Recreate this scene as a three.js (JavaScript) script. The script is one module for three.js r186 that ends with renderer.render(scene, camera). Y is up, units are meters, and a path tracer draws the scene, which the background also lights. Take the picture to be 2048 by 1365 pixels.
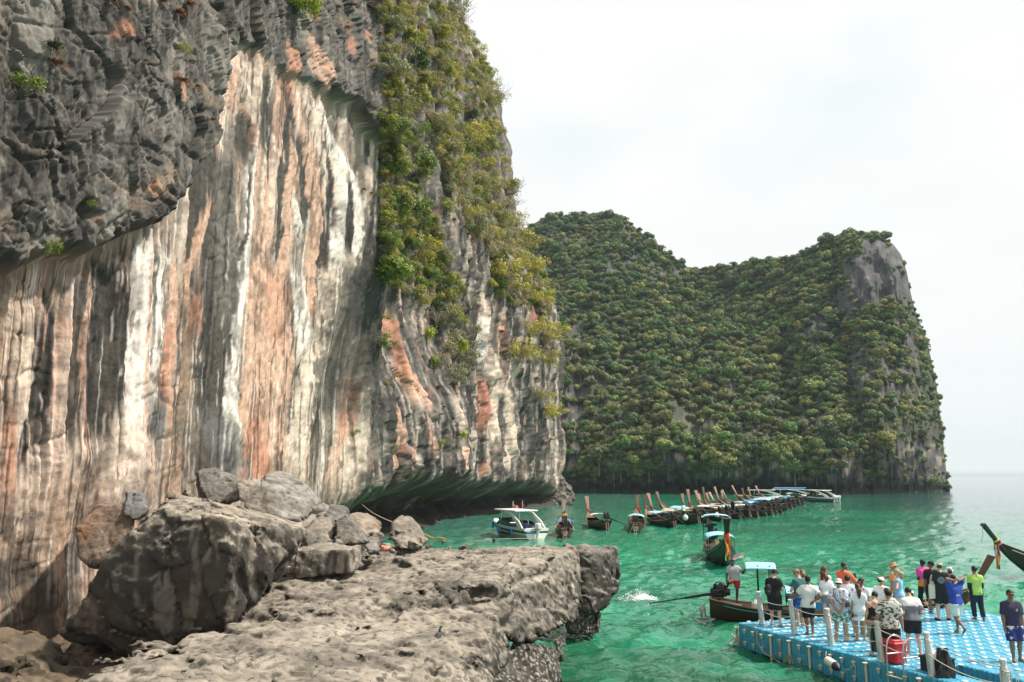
import * as THREE from 'three';
import { mergeGeometries, mergeVertices } from 'three/addons/utils/BufferGeometryUtils.js';
import { ConvexHull } from 'three/addons/math/ConvexHull.js';
import { RoundedBoxGeometry } from 'three/addons/geometries/RoundedBoxGeometry.js';

// ---------------------------------------------------------------- camera, sky, sun, exposure
const scene = new THREE.Scene();
const EYE = 5.5, FOC = 1650, TILT = Math.atan(267.5 / FOC);     // eye height above the water, lens in photo pixels, upward tilt
const camera = new THREE.PerspectiveCamera(2 * Math.atan(682.5 / FOC) * 180 / Math.PI, 1024 / 682, 0.5, 9000);
camera.position.set(0, EYE, 0);
camera.rotation.x = TILT;
camera.updateMatrixWorld();
scene.add(camera);

const renderer = new THREE.WebGLRenderer({ antialias: true });
renderer.setSize(1024, 682);
renderer.toneMapping = THREE.LinearToneMapping;
renderer.toneMappingExposure = 1.25;
renderer.shadowMap.enabled = true;

const sun = new THREE.DirectionalLight(new THREE.Color(1.0, 0.925, 0.815), 5.0);
const SUN = new THREE.Vector3(0.62, 0.86, -0.02).normalize();
sun.position.copy(SUN).multiplyScalar(300);
sun.castShadow = true; sun.shadow.radius = 4;
Object.assign(sun.shadow.camera, { left: -200, right: 200, top: 200, bottom: -200, near: 1, far: 900 });
sun.shadow.mapSize.set(4096, 4096);
scene.add(sun, sun.target);

// ---------------------------------------------------------------- noise and small helpers
function rng(seed) { let a = seed >>> 0; return () => { a = (a + 0x6D2B79F5) | 0; let t = Math.imul(a ^ (a >>> 15), 1 | a); t = (t + Math.imul(t ^ (t >>> 7), 61 | t)) ^ t; return ((t ^ (t >>> 14)) >>> 0) / 4294967296; }; }
const PERM = new Uint8Array(1024);
{ const r = rng(77), p = Array.from({ length: 256 }, (_, i) => i); for (let i = 255; i > 0; i--) { const j = Math.floor(r() * (i + 1)); [p[i], p[j]] = [p[j], p[i]]; } for (let i = 0; i < 1024; i++) PERM[i] = p[i & 255]; }
const GX = new Float32Array(256), GY = new Float32Array(256), GZ = new Float32Array(256);
{ const r = rng(5); for (let i = 0; i < 256; i++) { const z = r() * 2 - 1, a = r() * 6.2832, q = Math.sqrt(1 - z * z); GX[i] = q * Math.cos(a); GY[i] = q * Math.sin(a); GZ[i] = z; } }
function noise(x, y, z = 0) {
  const fx = Math.floor(x), fy = Math.floor(y), fz = Math.floor(z), X = fx & 255, Y = fy & 255, Z = fz & 255;
  x -= fx; y -= fy; z -= fz;
  const u = x * x * x * (x * (x * 6 - 15) + 10), v = y * y * y * (y * (y * 6 - 15) + 10), w = z * z * z * (z * (z * 6 - 15) + 10);
  const A = PERM[X] + Y, B = PERM[X + 1] + Y, AA = PERM[A] + Z, AB = PERM[A + 1] + Z, BA = PERM[B] + Z, BB = PERM[B + 1] + Z;
  const g = (h, a, b, c) => GX[h] * a + GY[h] * b + GZ[h] * c;
  const l = (a, b, t) => a + (b - a) * t;
  return 1.6 * l(l(l(g(PERM[AA], x, y, z), g(PERM[BA], x - 1, y, z), u), l(g(PERM[AB], x, y - 1, z), g(PERM[BB], x - 1, y - 1, z), u), v),
    l(l(g(PERM[AA + 1], x, y, z - 1), g(PERM[BA + 1], x - 1, y, z - 1), u), l(g(PERM[AB + 1], x, y - 1, z - 1), g(PERM[BB + 1], x - 1, y - 1, z - 1), u), v), w);
}
function fbm(x, y, z, n = 4, gain = 0.5) { let s = 0, a = 1, t = 0; for (let i = 0; i < n; i++) { s += a * noise(x, y, z); t += a; a *= gain; x = x * 2.03 + 13.7; y = y * 2.03 + 7.1; z = z * 2.03 + 3.3; } return s / t; }
function ridge(x, y, z, n = 3) { let s = 0, a = 1, t = 0; for (let i = 0; i < n; i++) { s += a * (1 - 2 * Math.abs(noise(x, y, z))); t += a; a *= 0.5; x = x * 2.1 + 5.7; y = y * 2.1 + 9.1; z = z * 2.1 + 1.3; } return s / t; }
const clamp = (x, a = 0, b = 1) => x < a ? a : x > b ? b : x;
const lerp = (a, b, t) => a + (b - a) * t;
const sstep = (a, b, x) => { const t = clamp((x - a) / (b - a)); return t * t * (3 - 2 * t); };
function curve(pts, x) { // piecewise linear y(x)
  if (x <= pts[0][0]) return pts[0][1];
  for (let i = 1; i < pts.length; i++) if (x <= pts[i][0]) return lerp(pts[i - 1][1], pts[i][1], (x - pts[i - 1][0]) / (pts[i][0] - pts[i - 1][0]));
  return pts[pts.length - 1][1];
}
const CP = Math.cos(TILT), SP = Math.sin(TILT);
const fwd = (py) => FOC * CP - (682.5 - py) * SP;
// a point of the place, given where the survey of the photograph saw it and how far away it is
function at(px, py, d) { const Y = 682.5 - py, s = d / fwd(py); return new THREE.Vector3((px - 1024) * s, EYE + (Y * CP + FOC * SP) * s, -d); }
function onLevel(px, py, h) { const Y = 682.5 - py; return at(px, py, (h - EYE) / (Y * CP + FOC * SP) * fwd(py)); }
const V = (x, y, z) => new THREE.Vector3(x, y, z);

const used = new Map();
function numbered(name) { const n = used.get(name) ?? 0; used.set(name, n + 1); return n ? name + '_' + String(n).padStart(3, '0') : name; }
function tag(o, label, category, group, kind) { if (label) o.userData.label = label; if (category) o.userData.category = category; if (group) o.userData.group = group; if (kind) o.userData.kind = kind; return o; }
function mesh(name, geo, mat, parent = scene) { const m = new THREE.Mesh(geo, mat); m.name = parent === scene ? numbered(name) : name; m.castShadow = m.receiveShadow = true; parent.add(m); return m; }
function thing(name, label, category, pos = [0, 0, 0], turn = 0, group) { const o = new THREE.Group(); o.name = numbered(name); o.position.set(...(pos.toArray ? pos.toArray() : pos)); o.rotation.y = turn; scene.add(o); return tag(o, label, category, group); }
function copyOf(root, label, group) { const c = root.clone(); c.name = numbered(root.name.replace(/_\d{3}$/, '')); c.userData = { ...root.userData }; scene.add(c); if (label) c.userData.label = label; if (group) c.userData.group = group; return c; }
const std = (r, g, b, rough = 0.8, more = {}) => new THREE.MeshStandardMaterial({ color: new THREE.Color().setRGB(r, g, b), roughness: rough, ...more });
const vmat = (rough = 0.9, more = {}) => new THREE.MeshStandardMaterial({ vertexColors: true, roughness: rough, ...more });
function merge(list) { const g = list.map((k) => { const q = k.index ? k.toNonIndexed() : k; for (const n of Object.keys(q.attributes)) if (!['position', 'normal', 'uv', 'color'].includes(n)) q.deleteAttribute(n); return q; });
  const all = ['uv', 'color'].filter((n) => g.every((k) => k.attributes[n])); for (const k of g) for (const n of ['uv', 'color']) if (!all.includes(n) && k.attributes[n]) k.deleteAttribute(n);
  return mergeGeometries(g); }
function tube(pts, r, sides = 6, seg) { const c = new THREE.CatmullRomCurve3(pts.map((p) => p.isVector3 ? p : V(...p))); return new THREE.TubeGeometry(c, seg ?? Math.max(2, (pts.length - 1) * 4), r, sides, false); }
function bar(a, b, r, r2 = r, sides = 8) { a = a.isVector3 ? a : V(...a); b = b.isVector3 ? b : V(...b); const d = b.clone().sub(a), g = new THREE.CylinderGeometry(r2, r, d.length(), sides); g.applyQuaternion(new THREE.Quaternion().setFromUnitVectors(V(0, 1, 0), d.clone().normalize())); const m = a.clone().add(b).multiplyScalar(0.5); return g.translate(m.x, m.y, m.z); }
function box(w, h, d, x = 0, y = 0, z = 0, r = 0) { const g = r ? new RoundedBoxGeometry(w, h, d, 2, r) : new THREE.BoxGeometry(w, h, d); return g.translate(x, y, z); }
function noiseTex(size, fn, srgb = false) { const d = new Uint8Array(size * size * 4); for (let j = 0; j < size; j++) for (let i = 0; i < size; i++) { const v = fn(i / size, j / size), k = (j * size + i) * 4; if (typeof v === 'number') d[k] = d[k + 1] = d[k + 2] = clamp(v) * 255; else for (let c = 0; c < 3; c++) d[k + c] = clamp(v[c]) * 255; d[k + 3] = 255; }
  const t = new THREE.DataTexture(d, size, size); t.wrapS = t.wrapT = THREE.RepeatWrapping; t.magFilter = t.minFilter = THREE.LinearFilter; if (srgb) t.colorSpace = THREE.SRGBColorSpace; t.needsUpdate = true; return t; }
// noise that repeats after one unit in u and v
function gridNoise(x, y, px, py, seed) { const fx = Math.floor(x), fy = Math.floor(y), X = ((fx % px) + px) % px, Y = ((fy % py) + py) % py, X1 = (X + 1) % px, Y1 = (Y + 1) % py; x -= fx; y -= fy; const h = (a, b) => PERM[(PERM[(a + seed * 17) & 255] + b) & 255], g = (k, a, b) => GX[k] * a + GY[k] * b, u = x * x * x * (x * (x * 6 - 15) + 10), v = y * y * y * (y * (y * 6 - 15) + 10); return 1.8 * lerp(lerp(g(h(X, Y), x, y), g(h(X1, Y), x - 1, y), u), lerp(g(h(X, Y1), x, y - 1), g(h(X1, Y1), x - 1, y - 1), u), v); }
function tileNoise(u, v, f, n, seed, fv = f) { let s = 0, a = 1, t = 0; for (let i = 0; i < n; i++) { s += a * gridNoise(u * f, v * fv, f, fv, seed + i); t += a; a *= 0.55; f *= 2; fv *= 2; } return s / t; }
function facet3(x, y, z, seed) { const fx = Math.floor(x), fy = Math.floor(y), fz = Math.floor(z); let b1 = 9, b2 = 9, H = 0, ox = 0, oy = 0, oz = 0; for (let c = -1; c <= 1; c++) for (let j = -1; j <= 1; j++) for (let i = -1; i <= 1; i++) { const k = PERM[PERM[(PERM[(fx + i + seed * 31) & 255] + fy + j) & 255] + ((fz + c) & 255)], dx = fx + i + PERM[k + 3] / 255 - x, dy = fy + j + PERM[k + 7] / 255 - y, dz = fz + c + PERM[k + 11] / 255 - z, d = dx * dx + dy * dy + dz * dz; if (d < b1) { b2 = b1; b1 = d; H = k; ox = dx; oy = dy; oz = dz; } else if (d < b2) b2 = d; } return [GX[H] * 0.5 + (GY[H] * ox + GZ[H] * oy + GX[(H + 99) & 255] * oz) * 0.8, Math.sqrt(b2) - Math.sqrt(b1)]; }
// broken facets: flat tilted cells with sharp borders; returns [height, distance to the border]
function facet(x, y, seed) { const fx = Math.floor(x), fy = Math.floor(y); let b1 = 9, b2 = 9, h = 0, ox = 0, oy = 0; for (let j = -1; j <= 1; j++) for (let i = -1; i <= 1; i++) { const k = PERM[(PERM[(fx + i + seed * 31) & 255] + fy + j) & 255], dx = fx + i + 0.5 + 0.9 * (k / 255 - 0.5) - x, dy = fy + j + 0.5 + 0.9 * (PERM[k + 7] / 255 - 0.5) - y, d = Math.hypot(dx, dy); if (d < b1) { b2 = b1; b1 = d; h = k; ox = dx; oy = dy; } else if (d < b2) b2 = d; } return [GX[h] * 0.5 + GY[h] * ox * 0.9 + GZ[h] * oy * 0.9, b2 - b1]; }

// ---------------------------------------------------------------- the sky: thin bright cloud with a few pale blue gaps
{
  const W = 1024, Hh = 512, d = new Float32Array(W * Hh * 4);
  for (let j = 0; j < Hh; j++) for (let i = 0; i < W; i++) {
    const el = ((j + 0.5) / Hh - 0.5) * Math.PI, az = ((i + 0.5) / W - 0.5) * 2 * Math.PI, x = Math.cos(el) * Math.cos(az), y = Math.sin(el), z = Math.cos(el) * Math.sin(az);
    const s = 1 / (Math.max(y, 0) + 0.22), gap = sstep(0.02, 0.5, fbm(x * s * 1.1 + 3.7, z * s * 1.1 + 5.2, 1.5, 5) + 0.10) * sstep(0.16, 0.5, y);
    const low = 1 - sstep(0.0, 0.4, y), soft = 0.03 * fbm(x * s * 2.2, z * s * 4, 7, 4);
    const k = (j * W + i) * 4;
    d[k] = 0.97 - 0.20 * gap - 0.055 * low + soft; d[k + 1] = 0.985 - 0.08 * gap - 0.03 * low + soft; d[k + 2] = 0.975 - 0.05 * gap - 0.025 * low + soft; d[k + 3] = 1;
    for (let c = 0; c < 3; c++) d[k + c] *= c === 0 ? 0.835 : 0.825;
    if (y < 0) { d[k] = 0.4; d[k + 1] = 0.5; d[k + 2] = 0.5; }
  }
  const t = new THREE.DataTexture(d, W, Hh, THREE.RGBAFormat, THREE.FloatType);
  t.mapping = THREE.EquirectangularReflectionMapping; t.magFilter = t.minFilter = THREE.LinearFilter; t.needsUpdate = true;
  scene.background = t; scene.environment = t;
}
scene.fog = new THREE.FogExp2(new THREE.Color().setRGB(0.74, 0.90, 1.0), 0.00014);

// ---------------------------------------------------------------- meshing of solid shapes given as distance fields (surface nets)
function nets(f, lo, hi, cell, color, slack = 1.35) {
  const n = [0, 1, 2].map((k) => Math.max(3, Math.ceil((hi[k] - lo[k]) / cell) + 2)), [nx, ny, nz] = n, F = new Float32Array(nx * ny * nz).fill(NaN), id = new Int32Array(nx * ny * nz).fill(-1), B = 6;
  const P = (i, j, k) => (k * ny + j) * nx + i, val = (i, j, k) => { const q = P(i, j, k); let v = F[q]; if (v !== v) v = F[q] = f(lo[0] + i * cell, lo[1] + j * cell, lo[2] + k * cell); return v; };
  const pos = [], cells = [];
  for (let K = 0; K < nz - 1; K += B) for (let J = 0; J < ny - 1; J += B) for (let I = 0; I < nx - 1; I += B) {
    const h = B / 2 * cell; if (Math.abs(f(lo[0] + I * cell + h, lo[1] + J * cell + h, lo[2] + K * cell + h)) > h * 1.74 * slack + cell) continue;
    for (let k = K; k < Math.min(K + B, nz - 1); k++) for (let j = J; j < Math.min(J + B, ny - 1); j++) for (let i = I; i < Math.min(I + B, nx - 1); i++) {
      let m = 0, x = 0, y = 0, z = 0, c = 0; const v = [];
      for (let e = 0; e < 8; e++) { const w = val(i + (e & 1), j + ((e >> 1) & 1), k + (e >> 2)); v.push(w); if (w < 0) m |= 1 << e; }
      if (m === 0 || m === 255) continue;
      for (const [a, b] of NETEDGES) if ((v[a] < 0) !== (v[b] < 0)) { const t = v[a] / (v[a] - v[b]); x += (a & 1) + t * ((b & 1) - (a & 1)); y += ((a >> 1) & 1) + t * (((b >> 1) & 1) - ((a >> 1) & 1)); z += (a >> 2) + t * ((b >> 2) - (a >> 2)); c++; }
      id[P(i, j, k)] = pos.length / 3; pos.push(lo[0] + (i + x / c) * cell, lo[1] + (j + y / c) * cell, lo[2] + (k + z / c) * cell); cells.push(i, j, k);
    }
  }
  const idx = [], quad = (a, b, c, d, flip) => { if (a < 0 || b < 0 || c < 0 || d < 0) return; flip ? idx.push(a, c, b, a, d, c) : idx.push(a, b, c, a, c, d); };
  for (let q = 0; q < cells.length; q += 3) {
    const i = cells[q], j = cells[q + 1], k = cells[q + 2], s = F[P(i, j, k)] < 0;
    if (j && k && (F[P(i + 1, j, k)] < 0) !== s) quad(id[P(i, j, k)], id[P(i, j - 1, k)], id[P(i, j - 1, k - 1)], id[P(i, j, k - 1)], s);
    if (i && k && (F[P(i, j + 1, k)] < 0) !== s) quad(id[P(i, j, k)], id[P(i, j, k - 1)], id[P(i - 1, j, k - 1)], id[P(i - 1, j, k)], s);
    if (i && j && (F[P(i, j, k + 1)] < 0) !== s) quad(id[P(i, j, k)], id[P(i - 1, j, k)], id[P(i - 1, j - 1, k)], id[P(i, j - 1, k)], s);
  }
  const g = new THREE.BufferGeometry(); g.setAttribute('position', new THREE.Float32BufferAttribute(pos, 3)); g.setIndex(idx); g.computeVertexNormals();
  if (g.index.count) { // make faces look outwards
    let s = 0; const N = g.attributes.normal, e = cell * 0.5; for (let q = 0; q < pos.length; q += Math.max(3, Math.floor(pos.length / 300) * 3)) { const i = q / 3; s += f(pos[q] + N.getX(i) * e, pos[q + 1] + N.getY(i) * e, pos[q + 2] + N.getZ(i) * e) - f(pos[q] - N.getX(i) * e, pos[q + 1] - N.getY(i) * e, pos[q + 2] - N.getZ(i) * e); }
    if (s < 0) { for (let q = 0; q < idx.length; q += 3) { const t = idx[q]; idx[q] = idx[q + 1]; idx[q + 1] = t; } g.setIndex(idx); g.computeVertexNormals(); }
  }
  if (color) { const c = new Float32Array(pos.length), N = g.attributes.normal; for (let i = 0; i < pos.length / 3; i++) c.set(color(pos[i * 3], pos[i * 3 + 1], pos[i * 3 + 2], N.getX(i), N.getY(i), N.getZ(i)), i * 3); g.setAttribute('color', new THREE.BufferAttribute(c, 3)); }
  return g;
}
const NETEDGES = [[0, 1], [2, 3], [4, 5], [6, 7], [0, 2], [1, 3], [4, 6], [5, 7], [0, 4], [1, 5], [2, 6], [3, 7]];
function smin(a, b, k) { const h = Math.max(k - Math.abs(a - b), 0) / k; return Math.min(a, b) - h * h * k * 0.25; }
const smax = (a, b, k) => -smin(-a, -b, k);
function hullField(points, round) { // distance field of the convex hull of some points, edges rounded
  const h = new ConvexHull().setFromPoints(points), pl = []; for (const f of h.faces) { const n = f.normal, c = f.constant; if (!pl.some((p) => p[0] * n.x + p[1] * n.y + p[2] * n.z > 0.998 && Math.abs(p[3] - c) < 0.03)) pl.push([n.x, n.y, n.z, c]); }
  return (x, y, z) => { let d = -1e9; for (const p of pl) { const e = p[0] * x + p[1] * y + p[2] * z - p[3]; d = d < -1e8 ? e : e > d - round && e < d + round ? smax(d, e, round) : Math.max(d, e); } return d; };
}

// ---------------------------------------------------------------- the sea
{
  const rows = 440, cols = 440, pos = new Float32Array(rows * cols * 3), col = new Float32Array(rows * cols * 3), uv = new Float32Array(rows * cols * 2), idx = [];
  for (let j = 0; j < rows; j++) {
    const t = j / (rows - 1), d = j === rows - 1 ? 3000 : j > rows - 12 ? 1250 + (j - rows + 12) * 150 : EYE / lerp(EYE / 10, EYE / 1200, Math.pow(j / (rows - 12), 0.82));
    for (let i = 0; i < cols; i++) {
      const x = (i / (cols - 1) - 0.5) * 2 * (d * 0.95 + 14), z = -d, k = j * cols + i;
      const calm = clamp(1.15 - d / 420, 0.12, 1);
      const wx = x + 1.2 * noise(x * 0.2, z * 0.2, 4), wz = z + 1.2 * noise(x * 0.2, z * 0.2, 9);
      let h = 0.075 * ridge(wx * 0.30, wz * 0.55, 1, 3) + 0.185 * noise(wx * 0.95, wz * 1.25, 3) + 0.10 * noise(x * 0.07, z * 0.10, 2);
      if (d < 150) h += 0.10 * noise(wx * 1.9, wz * 2.3, 6) + (d < 60 ? 0.03 * noise(wx * 4.2, wz * 4.6, 8) : 0);
      pos[k * 3] = x; pos[k * 3 + 1] = d > 1300 ? 0 : (h - 0.04) * calm; pos[k * 3 + 2] = z; uv[k * 2] = x / 9; uv[k * 2 + 1] = z / 9;
      // water colour: emerald over sand inside the bay, brown-green shallows plus painted dark reflection near ledge and pontoon, deep blue-grey outside
      const out = sstep(6, 60, x - d * 0.22 + 14 * noise(x * 0.02, z * 0.03, 5)) * 0.92 + sstep(150, 420, d) * 0.3;
      const shoalReflect = (1 - sstep(18, 46, d + 6 * noise(x * 0.2, z * 0.2, 31))) * (1 - sstep(9, 18, x)), patch = fbm(x * 0.16, z * 0.22, 8, 4), pale = sstep(55, 75, d) * (1 - sstep(-2, 9, x - (d - 60) * 0.2));
      let r = 0.012, g = 0.235, b = 0.125;
      const dark = sstep(-0.1, 0.45, fbm(x * 0.045, z * 0.09, 12, 4)) * 0.55;
      r = lerp(r, 0.006, dark); g = lerp(g, 0.07, dark); b = lerp(b, 0.045, dark);
      r = lerp(r, 0.07, pale * 0.8); g = lerp(g, 0.19, pale * 0.8); b = lerp(b, 0.15, pale * 0.8);
      const o = clamp(out); r = lerp(r, 0.028, o); g = lerp(g, 0.082, o); b = lerp(b, 0.08, o);
      const w = shoalReflect * sstep(-0.5, 0.15, patch); r = lerp(r, 0.020, w * 0.8); g = lerp(g, 0.050, w * 0.8); b = lerp(b, 0.024, w * 0.8);
      col.set([r, g, b], k * 3);
      if (i && j) { const a = k, c = k - cols; idx.push(c - 1, c, a, c - 1, a, a - 1); }
    }
  }
  const g = new THREE.BufferGeometry();
  g.setAttribute('position', new THREE.BufferAttribute(pos, 3)); g.setAttribute('color', new THREE.BufferAttribute(col, 3)); g.setAttribute('uv', new THREE.BufferAttribute(uv, 2)); g.setIndex(idx); g.computeVertexNormals();
  const ripple = noiseTex(1024, (u, v) => 0.5 + 0.55 * (0.6 * (1 - 2 * Math.abs(tileNoise(u, v, 14, 3, 3, 24))) - 0.25 + 0.5 * tileNoise(u, v, 30, 3, 9, 44)));
  const m = new THREE.MeshPhysicalMaterial({ vertexColors: true, roughness: 0.03, ior: 1.33, bumpMap: ripple, bumpScale: 0.045 });
  const sea = mesh('sea', g, m); sea.castShadow = false; tag(sea, 'emerald green choppy sea of the bay', 'sea', null, 'structure');
}

// ---------------------------------------------------------------- the limestone cliff on the left
// its foot in plan: [x, metres out]
const FOOT = [[-46, -40], [-36, -20], [-26, 2], [-19, 10], [-15.4, 18], [-13.6, 23], [-12.6, 30], [-12.25, 40], [-12, 52], [-11.2, 62], [-10.4, 72], [-8.3, 84], [-3, 110], [3.4, 138], [6.9, 152], [8.2, 160], [6.6, 168], [0, 178], [-25, 196]];
const cliffPath = [];
{ const c = new THREE.CatmullRomCurve3(FOOT.map(([x, d]) => V(x, 0, -d)), false, 'centripetal'), N = 9000; let s = 0, last = null;
  for (let i = 0; i <= N; i++) { const p = c.getPoint(i / N), t = c.getTangent(i / N); if (last) s += p.distanceTo(last); last = p; cliffPath.push({ s, x: p.x, d: -p.z, nx: -t.z, nz: t.x, sect: p.z < -4 ? 1024 + 1671 * p.x / -p.z : -20000 - p.z * 10 }); }
  let m = -1e9; for (const p of cliffPath) { if (p.d > 160) p.sect = Math.max(p.sect, m + 0.001); m = Math.max(m, p.sect); p.sect = Math.max(p.sect, m); } }
const CL = cliffPath[cliffPath.length - 1].s;
function pathAt(s) { let a = 0, b = cliffPath.length - 1; while (b - a > 1) { const m = (a + b) >> 1; if (cliffPath[m].s <= s) a = m; else b = m; } const P = cliffPath[a], Q = cliffPath[b], t = clamp((s - P.s) / (Q.s - P.s)); const o = {}; for (const k in P) o[k] = lerp(P[k], Q[k], t); return o; }
function cliffHit(px, py, off) { // where a sight line meets the foot line's vertical sheet, or the sheet moved out by off: [path point, height]
  const k = (px - 1024) / fwd(py), Y = 682.5 - py, m = (Y * CP + FOC * SP) / fwd(py); let best = cliffPath[0], step = off ? 4 : 1;
  for (let i = 0; i < cliffPath.length; i += step) { const p = cliffPath[i]; if (p.d < 5) continue; best = p; const o = off ? off(p, EYE + m * p.d) : 0, d = p.d - p.nz * o; if (k * d <= p.x + p.nx * o || p.d >= 162) break; }
  return [best, EYE + m * best.d];
}
const BROWOUT = [[-200, 1.35], [250, 1.25], [330, 0.9], [430, 0.6], [480, 0.4], [540, 0.5], [600, 1.0], [690, 1.5], [720, 1.1], [760, 0]];
const edge = (list, out) => list.map(([x, y]) => { const [p, h] = cliffHit(x, y, out && ((p) => curve(out, p.sect))); return [p.s, h]; });
const BROW = edge([[-200, 560], [0, 554], [95, 545], [130, 520], [200, 522], [250, 492], [300, 470], [335, 445], [375, 400], [400, 345], [425, 305], [440, 230], [447, 160], [458, 110], [480, 92], [520, 112], [560, 150], [600, 160], [640, 180], [690, 207], [700, 205], [715, 262], [735, 290], [752, 310]], BROWOUT);
const ROOF = edge([[600, 1040], [650, 1008], [690, 985], [720, 972], [800, 950], [900, 946], [960, 958], [1010, 966], [1070, 957], [1095, 972], [1120, 1000]]);
const RED = edge([[556, 95], [655, 95], [655, 165], [556, 165]]);
// how far the rock stands out of the foot line's sheet at path length s, height h
function cliffOut(p, h) {
  const q = p.sect, s = p.s;
  const hb = curve(BROW, s) + 0.35 * noise(s * 1.6, 3, 1) + 0.2 * noise(s * 5, 9, 2), up = sstep(-0.1, 0.55, h - hb), inBrow = up * (1 - sstep(735, 765, q));
  let D = up * curve(BROWOUT, q);
  // flutes and drapery: long vertical ribs that wander
  const wq = q + 9 * noise(q * 0.012, h * 0.09, 5) + 3.5 * noise(q * 0.05, h * 0.25, 8);
  const wall = 1 - inBrow, far = sstep(650, 760, q);
  const rib = ridge(wq * 0.034, h * 0.022, 3.3, 3), fine = ridge(wq * 0.11, h * 0.06, 7.7, 2);
  const thin = ridge(wq * 0.075, h * 0.035, 13.7, 2);
  D += wall * (lerp(0.17, 1.15, far) * rib + lerp(0.07, 0.75, far) * thin + lerp(0.05, 0.34, far) * fine + far * 0.22 * ridge(wq * 0.26, h * 0.07, 29.5, 2) - lerp(0.12, 0.9, far) * sstep(0.5, 0.8, noise(wq * 0.05, h * 0.03, 23)));
  D += lerp(0.5, 2.2, far) * noise(q * 0.011, h * 0.025, 2.2) + lerp(0.1, 0.8, far) * fbm(s * 0.12, h * 0.2, 6.6, 3);
  // bedded, jointed grey rock above the brow
  if (inBrow > 0.01 || far > 0.3) {
    const k = Math.max(inBrow, far * 0.7), sc = lerp(1, 0.32, far), e = s + 0.7 * noise(s * 0.4 * sc, h * 0.35, 4), y = h + 0.18 * s * (1 - far) + 0.6 * noise(s * 0.3 * sc, h * 0.5, 8);
    const [f1, e1] = facet(e * 0.50 * sc, y * lerp(0.30, 0.13, far), 3), [f2, e2] = facet(e * 1.5 * sc + f1, y * 0.85 + f1, 5), [f3, e3] = facet(e * 3.6 * sc + f2, y * 2.3 + f2, 9), big = lerp(1, 1.25, far);
    D += k * big * (0.34 * f1 + 0.17 * f2 + 0.06 * f3 - 0.10 * (1 - sstep(0, 0.05, e1)) - 0.05 * (1 - sstep(0, 0.08, e2)));
    const sn = lerp(1, 0.25, far), wx = s * sn + 0.4 * noise(s * 0.8 * sn, h * 0.7, 61), wy = h + 0.4 * noise(s * 0.8 * sn, h * 0.7, 71);
    D += k * (0.07 * ridge(wx * 2.2, wy * 0.22, 62, 3) + 0.10 * fbm(wx * 0.7, wy * 0.6, 64, 5, 0.6) + 0.04 * ridge(wx * 6.5, wy * 0.8, 66, 2) + 0.03 * fbm(wx * 13, wy * 7, 67, 2));
    D -= k * 0.14 * (1 - sstep(0.0, 0.06, Math.abs(noise(wx * 0.42, wy * 1.25, 68)))) * sstep(-0.15, 0.3, noise(s * 0.35, h * 0.4, 69));
    D -= k * 0.14 * (1 - sstep(0.0, 0.06, Math.abs(noise(wx * 1.2, wy * 0.25, 78)))) * sstep(-0.1, 0.3, noise(s * 0.4, h * 0.3, 79));
    const pit = noise(s * 0.9, h * 1.5, 41); D -= k * 0.2 * sstep(0.42, 0.7, pit);
  }
  D += lerp(0.10, 0.25, far) * fbm(s * lerp(0.9, 0.7, far), h * lerp(0.7, 0.3, far), 11, 5, 0.6) + 0.075 * fbm(s * 4.5, h * 2.6, 15, 4, 0.65);
  D -= wall * lerp(0.06, 0.12, far) * (1 - sstep(0, 0.08, Math.abs(noise(s * lerp(0.5, 0.2, far), h * lerp(1.1, 0.5, far), 90)))) * sstep(0, 0.3, noise(s * 0.3, h * 0.3, 91));
  // the corner that hides the gully, and the gully
  const tall = sstep(9, 22, h);
  D += tall * (1.5 * Math.exp(-(((p.d - 57) / 5.5) ** 2)) - 2.6 * sstep(61, 69, p.d) * (1 - sstep(78, 96, p.d)));
  // the head leans back with height
  const L = sstep(70, 128, p.d); D += L * curve([[0, 0], [30, 1.0], [36, 0], [43, -4.5], [49, -7.6], [57, -9], [70, -10.2], [80, -12.5], [90, -16], [110, -26]], h);
  // red niche under the brow
  if (s > RED[0][0] && s < RED[1][0]) D -= 0.55 * sstep(RED[2][1] - 0.2, RED[2][1] + 0.2, h) * (1 - sstep(RED[0][1] - 0.3, RED[0][1] + 0.1, h)) * sstep(RED[0][0], RED[0][0] + 0.6, s) * (1 - sstep(RED[1][0] - 1.2, RED[1][0], s));
  // sea notch at the foot
  const n = sstep(632, 720, q) * (p.d > 160 ? 1 - sstep(160, 170, p.d) : 1);
  if (n > 0 && h < 9) { const rf = curve(ROOF, s) + 0.5 * noise(q * 0.06, 1, 6) + 0.45 * ridge(q * 0.14, 2.5, 16, 2) + 0.3 * fbm(s * 0.9, h * 1.2, 36, 3), dep = curve([[640, 1.5], [720, 5.5], [900, 6], [1060, 5], [1130, 2.2]], q); D -= n * dep * Math.pow(1 - sstep(rf - 3.4, rf + 0.5, h), 1.4) * (1 + 0.16 * ridge(q * 0.11, h * 0.25, 46, 2) + 0.1 * fbm(s * 0.7, h * 1.5, 48, 3)); D += n * curve([[640, 1], [800, 2.6], [950, 2], [1080, 2.2], [1125, 4.2]], q) * sstep(1.7, -0.2, h + 0.5 * noise(s * 0.4, h, 3)); }
  if (q < 640) D += (1 - sstep(-0.5, 3.5, h)) * 0.9 * (0.6 + 0.5 * noise(s * 0.4, h * 0.5, 50));
  return D;
}
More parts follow.
